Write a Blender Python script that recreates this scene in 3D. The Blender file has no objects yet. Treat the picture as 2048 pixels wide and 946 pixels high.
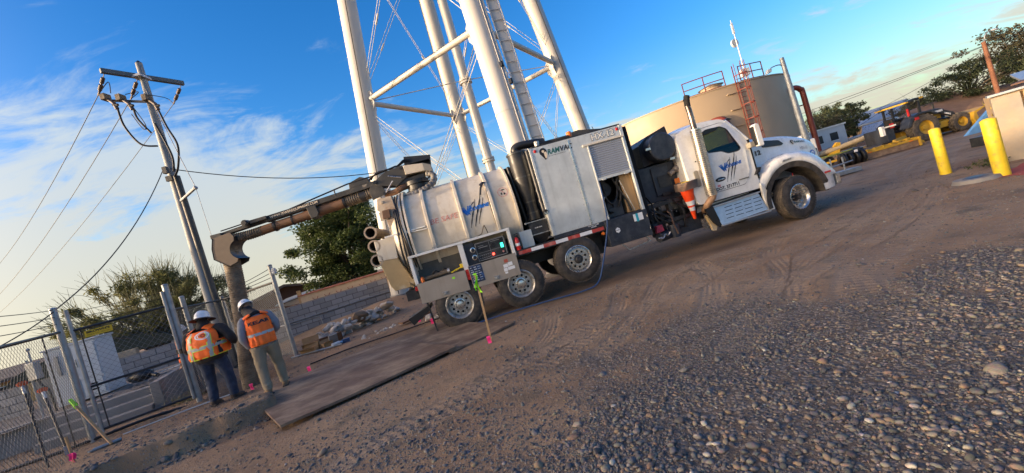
import bpy, bmesh, math, random
import numpy as np
from mathutils import Vector, Matrix
random.seed(7); rng = np.random.default_rng(7)
SC = bpy.context.scene; COL = SC.collection
PI = math.pi; R = math.radians
# ---------------------------------------------------------------- camera, sky, sun, exposure
cam = bpy.data.cameras.new('camera'); co = bpy.data.objects.new('camera', cam); COL.objects.link(co)
cam.sensor_width = 36.0; cam.lens = 796 / 2048 * 36; cam.clip_end = 5000; cam.clip_start = 0.05
roll, pitch = 0.2838, -0.0152
fw = Vector((0, math.cos(pitch), math.sin(pitch))); up = Vector((0, -math.sin(pitch), math.cos(pitch))); rt = Vector((1, 0, 0))
xi = math.cos(roll) * rt - math.sin(roll) * up
yi = -math.sin(roll) * rt - math.cos(roll) * up
co.matrix_world = Matrix(((xi.x, -yi.x, -fw.x, 0), (xi.y, -yi.y, -fw.y, 0), (xi.z, -yi.z, -fw.z, 1.65), (0, 0, 0, 1)))
SC.camera = co
SUN = Vector((-0.96, -0.28, 0)).normalized(); ELEV = R(5.0)
SUNV = Vector((SUN.x * math.cos(ELEV), SUN.y * math.cos(ELEV), math.sin(ELEV)))
sl = bpy.data.lights.new('sun', 'SUN'); sl.energy = 2.0; sl.angle = R(0.55); sl.color = (1.0, 0.74, 0.48)
so = bpy.data.objects.new('sun', sl); COL.objects.link(so); so.rotation_euler = SUNV.to_track_quat('Z', 'Y').to_euler()
W = bpy.data.worlds.new('World'); SC.world = W; W.use_nodes = True
def sky_world():
    nt = W.node_tree; N = nt.nodes; L = nt.links
    for n in list(N): N.remove(n)
    def nd(t, **k):
        n = N.new(t)
        for a, b in k.items(): setattr(n, a, b)
        return n
    def mth(op, a, b=None, clamp=False):
        n = nd('ShaderNodeMath', operation=op, use_clamp=clamp)
        for i, v in enumerate((a, b)):
            if v is None: continue
            if isinstance(v, (int, float)): n.inputs[i].default_value = v
            else: L.new(v, n.inputs[i])
        return n.outputs[0]
    def mixc(f, a, b, mode='MIX'):
        n = nd('ShaderNodeMix', data_type='RGBA', blend_type=mode)
        for i, v in ((0, f), (6, a), (7, b)):
            if isinstance(v, (int, float)): n.inputs[i].default_value = v
            elif isinstance(v, tuple): n.inputs[i].default_value = (*v, 1)
            else: L.new(v, n.inputs[i])
        return n.outputs[2]
    sk = nd('ShaderNodeTexSky', sky_type='NISHITA'); sk.sun_disc = False
    sk.sun_elevation = ELEV; sk.sun_rotation = math.atan2(SUN.x, SUN.y); sk.air_density = 1.0; sk.dust_density = 0.6; sk.ozone_density = 2.5
    hs = nd('ShaderNodeHueSaturation'); hs.inputs['Saturation'].default_value = SKY_SAT; hs.inputs['Value'].default_value = 1.0
    hs.inputs['Hue'].default_value = SKY_HUE
    L.new(sk.outputs[0], hs.inputs['Color'])
    tc = nd('ShaderNodeTexCoord'); sp = nd('ShaderNodeSeparateXYZ'); L.new(tc.outputs['Generated'], sp.inputs[0])
    x, y, z = sp.outputs
    # thin high cloud sheet seen in perspective: direction projected on a plane overhead
    zz = mth('ADD', mth('MAXIMUM', z, 0.0), 0.16)
    u = mth('DIVIDE', x, zz); v = mth('DIVIDE', y, zz)
    def nz(sx, sy, rot, scale, det, rough, dist=0.0):
        cb = nd('ShaderNodeCombineXYZ'); L.new(u, cb.inputs[0]); L.new(v, cb.inputs[1])
        mp = nd('ShaderNodeMapping'); mp.inputs['Rotation'].default_value = (0, 0, rot); mp.inputs['Scale'].default_value = (sx, sy, 1)
        L.new(cb.outputs[0], mp.inputs[0])
        t = nd('ShaderNodeTexNoise'); t.inputs['Scale'].default_value = scale; t.inputs['Detail'].default_value = det
        t.inputs['Roughness'].default_value = rough; t.inputs['Distortion'].default_value = dist
        L.new(mp.outputs[0], t.inputs[0]); return t.outputs['Fac']
    big = nz(1.0, 1.0, 0.3, 0.55, 2, 0.5)
    mid = nz(0.8, 1.35, -0.5, 1.9, 8, 0.62, 0.9)
    fin = nz(0.7, 1.4, 0.5, 5.5, 6, 0.65, 0.9)
    left = mth('MULTIPLY_ADD', x, -0.62, True) if False else mth('ADD', mth('MULTIPLY', x, -0.95), 0.02)
    low = mth('MULTIPLY', mth('SUBTRACT', 0.35, z), 1.35)
    s = mth('ADD', mth('MULTIPLY', mid, 1.15), mth('MULTIPLY', fin, 0.42))
    s = mth('ADD', s, mth('MULTIPLY', big, 0.42))
    s = mth('ADD', s, mth('ADD', mth('MULTIPLY', mth('MINIMUM', mth('MAXIMUM', left, -0.2), 0.5), 0.55), mth('MULTIPLY', mth('MAXIMUM', low, -0.45), 1.15)))
    cov = nd('ShaderNodeMapRange', interpolation_type='SMOOTHSTEP'); L.new(s, cov.inputs[0])
    cov.inputs[1].default_value = CL0; cov.inputs[2].default_value = CL1; cov.inputs[3].default_value = 0; cov.inputs[4].default_value = 0.93
    # cloud colour: warm cream low, white-blue high
    wl = nd('ShaderNodeMapRange', interpolation_type='SMOOTHSTEP'); L.new(z, wl.inputs[0]); wl.inputs[1].default_value = 0.0; wl.inputs[2].default_value = 0.42
    ccol = mixc(wl.outputs[0], CLOUD_LOW, CLOUD_HIGH)
    base = mixc(1.0, hs.outputs[0], SKY_TINT, 'MULTIPLY')
    # low sunlit haze band near the horizon
    hb = nd('ShaderNodeMapRange', interpolation_type='SMOOTHSTEP'); L.new(z, hb.inputs[0]); hb.inputs[1].default_value = -0.05; hb.inputs[2].default_value = 0.34
    hb.inputs[3].default_value = HAZE_K; hb.inputs[4].default_value = 0.0
    base = mixc(hb.outputs[0], base, HAZE_C)
    # broad warm glow of the low sun, centred on the sun behind the camera
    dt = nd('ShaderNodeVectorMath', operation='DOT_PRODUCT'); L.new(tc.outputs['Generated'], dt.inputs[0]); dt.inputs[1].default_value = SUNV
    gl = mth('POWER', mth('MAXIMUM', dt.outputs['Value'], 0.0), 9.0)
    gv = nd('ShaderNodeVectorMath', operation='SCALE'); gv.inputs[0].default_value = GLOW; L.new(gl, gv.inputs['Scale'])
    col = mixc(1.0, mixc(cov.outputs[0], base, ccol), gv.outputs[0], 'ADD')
    bg = nd('ShaderNodeBackground'); bg.inputs[1].default_value = SKY_STR
    L.new(col, bg.inputs[0]); out = nd('ShaderNodeOutputWorld'); L.new(bg.outputs[0], out.inputs[0])
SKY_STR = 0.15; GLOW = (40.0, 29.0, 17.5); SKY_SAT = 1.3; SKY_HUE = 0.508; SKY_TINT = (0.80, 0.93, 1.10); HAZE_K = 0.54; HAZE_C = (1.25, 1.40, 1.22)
CL0, CL1 = 1.13, 1.47; CLOUD_LOW = (1.62, 1.54, 1.24); CLOUD_HIGH = (1.32, 1.56, 1.76)
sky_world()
SC.view_settings.view_transform = 'Standard'; SC.view_settings.look = 'None'; SC.view_settings.gamma = 1.0
SC.view_settings.exposure = 1.64
# ---------------------------------------------------------------- helpers
class MB:
    """collects shapes; build() links them as one mesh object"""
    def __init__(s): s.v = []; s.f = []; s.m = []
    def add(s, vs, fs, mi=0):
        o = len(s.v); s.v += [tuple(p) for p in vs]
        for f in fs: s.f.append(tuple(o + i for i in f)); s.m.append(mi)
        return s
    def box(s, x0, x1, y0, y1, z0, z1, mi=0):
        vs = [(x, y, z) for z in (z0, z1) for y in (y0, y1) for x in (x0, x1)]
        return s.add(vs, [(0, 2, 3, 1), (4, 5, 7, 6), (0, 1, 5, 4), (2, 6, 7, 3), (0, 4, 6, 2), (1, 3, 7, 5)], mi)
    def hexa(s, p, mi=0):   # 8 points: bottom loop 0-3, top loop 4-7
        return s.add(p, [(3, 2, 1, 0), (4, 5, 6, 7), (0, 1, 5, 4), (1, 2, 6, 5), (2, 3, 7, 6), (3, 0, 4, 7)], mi)
    def obox(s, c, sz, rot=None, mi=0):
        rot = rot or Matrix.Identity(3); c = Vector(c)
        vs = [c + rot @ Vector((x * sz[0] / 2, y * sz[1] / 2, z * sz[2] / 2)) for z in (-1, 1) for y in (-1, 1) for x in (-1, 1)]
        return s.add(vs, [(0, 2, 3, 1), (4, 5, 7, 6), (0, 1, 5, 4), (2, 6, 7, 3), (0, 4, 6, 2), (1, 3, 7, 5)], mi)
    def beam(s, p, q, w, h=None, upv=(0, 0, 1), mi=0):
        h = h or w; p = Vector(p); q = Vector(q); d = (q - p); l = d.length; d.normalize(); u = Vector(upv)
        if abs(d.dot(u)) > .98: u = Vector((1, 0, 0))
        a = d.cross(u).normalized(); b = a.cross(d)
        return s.obox((p + q) / 2, (l, w, h), Matrix((d, a, b)).transposed(), mi)
    def cyl(s, p, q, r, r2=None, n=12, caps=True, mi=0):
        return s.tube([p, q], r, n, radii=[r, r if r2 is None else r2], caps=caps, mi=mi)
    def tube(s, pts, r, n=6, radii=None, caps=True, closed=False, mi=0, flat=None):
        P = [Vector(p) for p in pts]; m = len(P); base = len(s.v)
        t0 = (P[1] - P[0]).normalized(); u = Vector((0, 0, 1)) if abs(t0.z) < .9 else Vector((1, 0, 0))
        a = t0.cross(u).normalized(); vs = []; fs = []
        for i in range(m):
            if closed: t = P[(i + 1) % m] - P[i - 1]
            else: t = P[min(i + 1, m - 1)] - P[max(i - 1, 0)]
            if t.length < 1e-9: t = t0
            t = t.normalized(); a = (a - t * a.dot(t))
            a = a.normalized() if a.length > 1e-6 else t.orthogonal().normalized()
            b = t.cross(a); rr = radii[i] if radii else r
            for k in range(n):
                th = 2 * PI * k / n; vs.append(P[i] + a * (math.cos(th) * rr) + b * (math.sin(th) * rr * (flat or 1)))
        for i in range(m if closed else m - 1):
            j = (i + 1) % m
            for k in range(n):
                l = (k + 1) % n; fs.append((i * n + k, i * n + l, j * n + l, j * n + k))
        if caps and not closed: fs.append(tuple(range(n - 1, -1, -1))); fs.append(tuple((m - 1) * n + k for k in range(n)))
        return s.add(vs, fs, mi)
    def lathe(s, prof, c, ax=(0, 0, 1), n=24, caps=True, mi=0, a0=0., a1=2 * PI):
        ax = Vector(ax).normalized(); a = ax.orthogonal().normalized()
        if abs(ax.z) > .99: a = Vector((1, 0, 0))
        if abs(ax.y) > .99: a = Vector((1, 0, 0))
        b = ax.cross(a); c = Vector(c); vs = []; fs = []; m = len(prof); full = abs(a1 - a0 - 2 * PI) < 1e-6; nn = n if full else n + 1
        for r, h in prof:
            for k in range(nn):
                th = a0 + (a1 - a0) * k / n; vs.append(c + ax * h + a * (r * math.cos(th)) + b * (r * math.sin(th)))
        for i in range(m - 1):
            for k in range(n):
                l = (k + 1) % nn; fs.append((i * nn + k, i * nn + l, (i + 1) * nn + l, (i + 1) * nn + k))
        if caps and full:
            if prof[0][0] > 1e-6: fs.append(tuple(range(nn - 1, -1, -1)))
            if prof[-1][0] > 1e-6: fs.append(tuple((m - 1) * nn + k for k in range(nn)))
        return s.add(vs, fs, mi)
    def prism(s, poly, t0, t1, fn=None, mi=0):   # polygon (a,b) swept over t; fn(a,b,t)->xyz, default x=a,z=b,y=t
        fn = fn or (lambda a, b, t: (a, t, b)); n = len(poly)
        vs = [fn(a, b, t0) for a, b in poly] + [fn(a, b, t1) for a, b in poly]
        fs = [tuple(range(n)), tuple(range(2 * n - 1, n - 1, -1))] + [(i, n + i, n + (i + 1) % n, (i + 1) % n) for i in range(n)]
        return s.add(vs, fs, mi)
    def ell(s, c, r, nu=12, nv=8, mi=0, rot=None):
        c = Vector(c); r = (r, r, r) if isinstance(r, (int, float)) else r; vs = []; fs = []
        for i in range(nv + 1):
            ph = PI * i / nv
            for k in range(nu):
                th = 2 * PI * k / nu; p = Vector((r[0] * math.sin(ph) * math.cos(th), r[1] * math.sin(ph) * math.sin(th), r[2] * math.cos(ph)))
                vs.append(c + (rot @ p if rot else p))
        for i in range(nv):
            for k in range(nu):
                l = (k + 1) % nu; fs.append((i * nu + k, (i + 1) * nu + k, (i + 1) * nu + l, i * nu + l))
        return s.add(vs, fs, mi)
    def grid(s, fn, nu, nv, mi=0, wrap=False):
        vs = [fn(i / nu, j / nv) for j in range(nv + 1) for i in range(nu + (0 if wrap else 1))]; w = nu + (0 if wrap else 1)
        fs = [(j * w + i, j * w + (i + 1) % w, (j + 1) * w + (i + 1) % w, (j + 1) * w + i) for j in range(nv) for i in range(nu)]
        return s.add(vs, fs, mi)
    def mesh(s, name, mats, smooth=None):
        me = bpy.data.meshes.new(name); me.from_pydata(s.v, [], s.f)
        mats = mats if isinstance(mats, (list, tuple)) else [mats]
        for m in mats: me.materials.append(m)
        if len(mats) > 1: me.polygons.foreach_set('material_index', s.m)
        bm = bmesh.new(); bm.from_mesh(me); bmesh.ops.delete(bm, geom=[v for v in bm.verts if not v.link_faces], context='VERTS'); bmesh.ops.recalc_face_normals(bm, faces=bm.faces); bm.to_mesh(me); bm.free()
        if smooth is not None:
            me.shade_smooth()
            if smooth < 180: me.set_sharp_from_angle(angle=R(smooth))
        return me
    def pieces(s):
        p = list(range(len(s.v)))
        def root(a):
            while p[a] != a: p[a] = p[p[a]]; a = p[a]
            return a
        for f in s.f:
            for i in f[1:]: p[root(f[0])] = root(i)
        out = {}
        for f, m in zip(s.f, s.m):
            q, ix = out.setdefault(root(f[0]), (MB(), {}))
            for i in f:
                if i not in ix: ix[i] = len(q.v); q.v.append(s.v[i])
            q.f.append(tuple(ix[i] for i in f)); q.m.append(m)
        return [q for q, _ in out.values()]
    def build(s, name, mats, parent=None, smooth=None, bev=0, seg=2, loc=None):
        if name in ('clamp_band', 'pivot_pin', 'tube_collar', 'side_plate', 'hose_port', 'brake_drum', 'tail_lamp', 'frame_bolts', 'shutter_guide', 'step_tread', 'silencer_tag', 'door_flange', 'axles', 'air_tanks', 'post', 'reflector', 'white_stickers', 'hopper_clamp') and len(s.f) > 0:
            P = s.pieces()
            if len(P) > 1:
                for q in P[1:]: MB.build(q, name, mats, parent, smooth, bev, seg, loc)
                return MB.build(P[0], name, mats, parent, smooth, bev, seg, loc)
        o = link(name, s.mesh(name, mats, smooth), parent)
        if bev: bevel(o, bev, seg)
        if loc: o.location = loc
        return o
def link(name, data, parent=None):
    o = bpy.data.objects.new(name, data); COL.objects.link(o)
    if parent: o.parent = parent
    return o
def bevel(o, w, seg=2, ang=40):
    m = o.modifiers.new('bevel', 'BEVEL'); m.width = w; m.segments = seg; m.limit_method = 'ANGLE'; m.angle_limit = R(ang); m.harden_normals = True
    o.data.shade_smooth(); return o
def tag(o, label=None, cat=None, group=None, kind=None):
    for k, v in (('label', label), ('category', cat), ('group', group), ('kind', kind)):
        if v: o[k] = v
    return o
def thing(name, label, cat, loc=(0, 0, 0), rz=0, group=None):
    o = bpy.data.objects.new(name, None); o.empty_display_size = .2; COL.objects.link(o); o.location = loc; o.rotation_euler = (0, 0, rz)
    return tag(o, label, cat, group)
def copy_tree(o, parent=None):
    c = o.copy(); COL.objects.link(c)
    if parent: c.parent = parent
    for ch in [q for q in bpy.data.objects if q.parent == o]: copy_tree(ch, c)
    return c
def sheet(outer, holes=(), th=.01, ext=True):
    """flat plate with holes from 2-D outlines -> (verts, faces), thickness th about t=0"""
    cu = bpy.data.curves.new('c', 'CURVE'); cu.dimensions = '2D'; cu.fill_mode = 'BOTH'; cu.extrude = th / 2
    for pts in [outer] + list(holes):
        sp = cu.splines.new('POLY'); sp.points.add(len(pts) - 1); sp.use_cyclic_u = True
        for p, (a, b) in zip(sp.points, pts): p.co = (a, b, 0, 1)
    ob = bpy.data.objects.new('c', cu); COL.objects.link(ob)
    me = bpy.data.meshes.new_from_object(ob.evaluated_get(bpy.context.evaluated_depsgraph_get()))
    vs = [v.co.copy() for v in me.vertices]; fs = [tuple(p.vertices) for p in me.polygons]
    bpy.data.objects.remove(ob); bpy.data.curves.remove(cu); bpy.data.meshes.remove(me)
    return vs, fs
def circ(cx, cy, r, n=16, r2=None): return [(cx + r * math.cos(2 * PI * k / n), cy + (r2 or r) * math.sin(2 * PI * k / n)) for k in range(n)]
def text(body, w, fn, m, parent=None, name='lettering', bold=.0, shear=0., h=None, align='LEFT', th=0, spacing=1.0):
    """flat print: text of width w (and height h if given); fn(x,y)->xyz places it, x from 0 to w"""
    cu = bpy.data.curves.new('t', 'FONT'); cu.body = body; cu.offset = bold; cu.shear = shear; cu.resolution_u = 3; cu.space_character = spacing; cu.align_x = align
    ob = bpy.data.objects.new('t', cu); COL.objects.link(ob)
    me = bpy.data.meshes.new_from_object(ob.evaluated_get(bpy.context.evaluated_depsgraph_get()))
    vs = [v.co.copy() for v in me.vertices]; fs = [tuple(p.vertices) for p in me.polygons]
    bpy.data.objects.remove(ob); bpy.data.curves.remove(cu); bpy.data.meshes.remove(me)
    x0 = min(v.x for v in vs); x1 = max(v.x for v in vs); y0 = min(v.y for v in vs); y1 = max(v.y for v in vs); k = w / (x1 - x0); ky = (h / (y1 - y0)) if h else k
    mb = MB(); mb.add([fn((v.x - x0) * k, (v.y - y0) * ky) for v in vs], fs)
    return mb.build(name, m, parent)
def lerp(a, b, t): return a + (b - a) * t
def interp(x, xs, ys): return float(np.interp(x, xs, ys))
def catmull(P, n=8):
    P = [Vector(p) for p in P]; Q = [P[0]] + P + [P[-1]]; out = []
    for i in range(1, len(Q) - 2):
        for k in range(n):
            t = k / n; a, b, c, d = Q[i - 1:i + 3]
            out.append(.5 * ((2 * b) + (c - a) * t + (2 * a - 5 * b + 4 * c - d) * t * t + (3 * b - a - 3 * c + d) * t ** 3))
    out.append(P[-1]); return out
def sag(p, q, s, n=14):
    p = Vector(p); q = Vector(q); return [p.lerp(q, k / n) - Vector((0, 0, 4 * s * (k / n) * (1 - k / n))) for k in range(n + 1)]
# ---------------------------------------------------------------- materials
def mat(name, c, r=.6, m=0., v=.18, s=6., c2=None, k=.5, kw=.12, s2=None, bump=0., bs=60., spec=.5, coat=0., emit=0., alpha=1., trans=0., rnd=0., stretch=None, streak=None, ior=1.45, world=False):
    M = bpy.data.materials.new(name); M.use_nodes = True; nt = M.node_tree; N = nt.nodes; L = nt.links; b = N['Principled BSDF']
    b.inputs['Roughness'].default_value = r; b.inputs['Metallic'].default_value = m; b.inputs['Specular IOR Level'].default_value = spec
    b.inputs['Coat Weight'].default_value = coat; b.inputs['Alpha'].default_value = alpha; b.inputs['Transmission Weight'].default_value = trans; b.inputs['IOR'].default_value = ior
    tc = N.new('ShaderNodeTexCoord'); src = tc.outputs['Object']
    if world: g = N.new('ShaderNodeNewGeometry'); src = g.outputs['Position']
    if stretch:
        mp = N.new('ShaderNodeMapping'); mp.inputs['Scale'].default_value = stretch; L.new(src, mp.inputs[0]); src0 = mp.outputs[0]
    else: src0 = src
    def noise(sc, det=5, ro=.6, sr=None):
        t = N.new('ShaderNodeTexNoise'); t.inputs['Scale'].default_value = sc; t.inputs['Detail'].default_value = det; t.inputs['Roughness'].default_value = ro
        L.new(sr or src0, t.inputs[0]); return t.outputs['Fac']
    def mix(f, a, bb, mode='MIX'):
        n = N.new('ShaderNodeMix'); n.data_type = 'RGBA'; n.blend_type = mode
        for i, q in ((0, f), (6, a), (7, bb)):
            if isinstance(q, (int, float)): n.inputs[i].default_value = q
            elif isinstance(q, tuple): n.inputs[i].default_value = (*q[:3], 1)
            else: L.new(q, n.inputs[i])
        return n.outputs[2]
    def rng_(x, a, bb, lo, hi):
        n = N.new('ShaderNodeMapRange'); L.new(x, n.inputs[0]); n.inputs[1].default_value = a; n.inputs[2].default_value = bb; n.inputs[3].default_value = lo; n.inputs[4].default_value = hi
        return n.outputs[0]
    col = tuple(c)
    if c2: col = mix(rng_(noise(s2 or s * .5, 6, .65), k - kw, k + kw, 0, 1), col, tuple(c2))
    if streak:   # (colour, amount) vertical run-down streaks
        mp = N.new('ShaderNodeMapping'); mp.inputs['Scale'].default_value = (9, 9, .8); L.new(src, mp.inputs[0])
        col = mix(rng_(noise(1.0, 5, .65, mp.outputs[0]), .52, .72, 0, streak[1]), col, tuple(streak[0]))
    if v:
        f = rng_(noise(s), .25, .75, 1 - v, 1 + v); n = N.new('ShaderNodeVectorMath'); n.operation = 'SCALE'
        if isinstance(col, tuple): n.inputs[0].default_value = col[:3]
        else: L.new(col, n.inputs[0])
        L.new(f, n.inputs['Scale']); col = n.outputs[0]
        rr = rng_(noise(s * 1.7), .3, .7, max(.02, r - .08), min(1, r + .08)); L.new(rr, b.inputs['Roughness'])
    if rnd:
        oi = N.new('ShaderNodeObjectInfo'); f = rng_(oi.outputs['Random'], 0, 1, 1 - rnd, 1 + rnd); n = N.new('ShaderNodeVectorMath'); n.operation = 'SCALE'
        if isinstance(col, tuple): n.inputs[0].default_value = col[:3]
        else: L.new(col, n.inputs[0])
        L.new(f, n.inputs['Scale']); col = n.outputs[0]
    if isinstance(col, tuple): b.inputs['Base Color'].default_value = (*col[:3], 1)
    else: L.new(col, b.inputs['Base Color'])
    if bump:
        bp = N.new('ShaderNodeBump'); bp.inputs['Strength'].default_value = 1; bp.inputs['Distance'].default_value = bump; L.new(noise(bs, 4, .6), bp.inputs['Height']); L.new(bp.outputs[0], b.inputs['Normal'])
    if emit: b.inputs['Emission Color'].default_value = (*tuple(c)[:3], 1); b.inputs['Emission Strength'].default_value = emit
    return M
def leafmat(name, c, c2, tr=.35):
    M = mat(name, c, .55, v=0, spec=.3); nt = M.node_tree; N = nt.nodes; L = nt.links; b = N['Principled BSDF']
    at = N.new('ShaderNodeAttribute'); at.attribute_name = 'tint'; mx = N.new('ShaderNodeMix'); mx.data_type = 'RGBA'; mx.inputs[6].default_value = (*c, 1); mx.inputs[7].default_value = (*c2, 1)
    L.new(at.outputs['Fac'], mx.inputs[0]); L.new(mx.outputs[2], b.inputs['Base Color'])
    t = N.new('ShaderNodeBsdfTranslucent'); L.new(mx.outputs[2], t.inputs[0]); ms = N.new('ShaderNodeMixShader'); ms.inputs[0].default_value = tr
    L.new(b.outputs[0], ms.inputs[1]); L.new(t.outputs[0], ms.inputs[2]); L.new(ms.outputs[0], N['Material Output'].inputs[0]); return M
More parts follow.
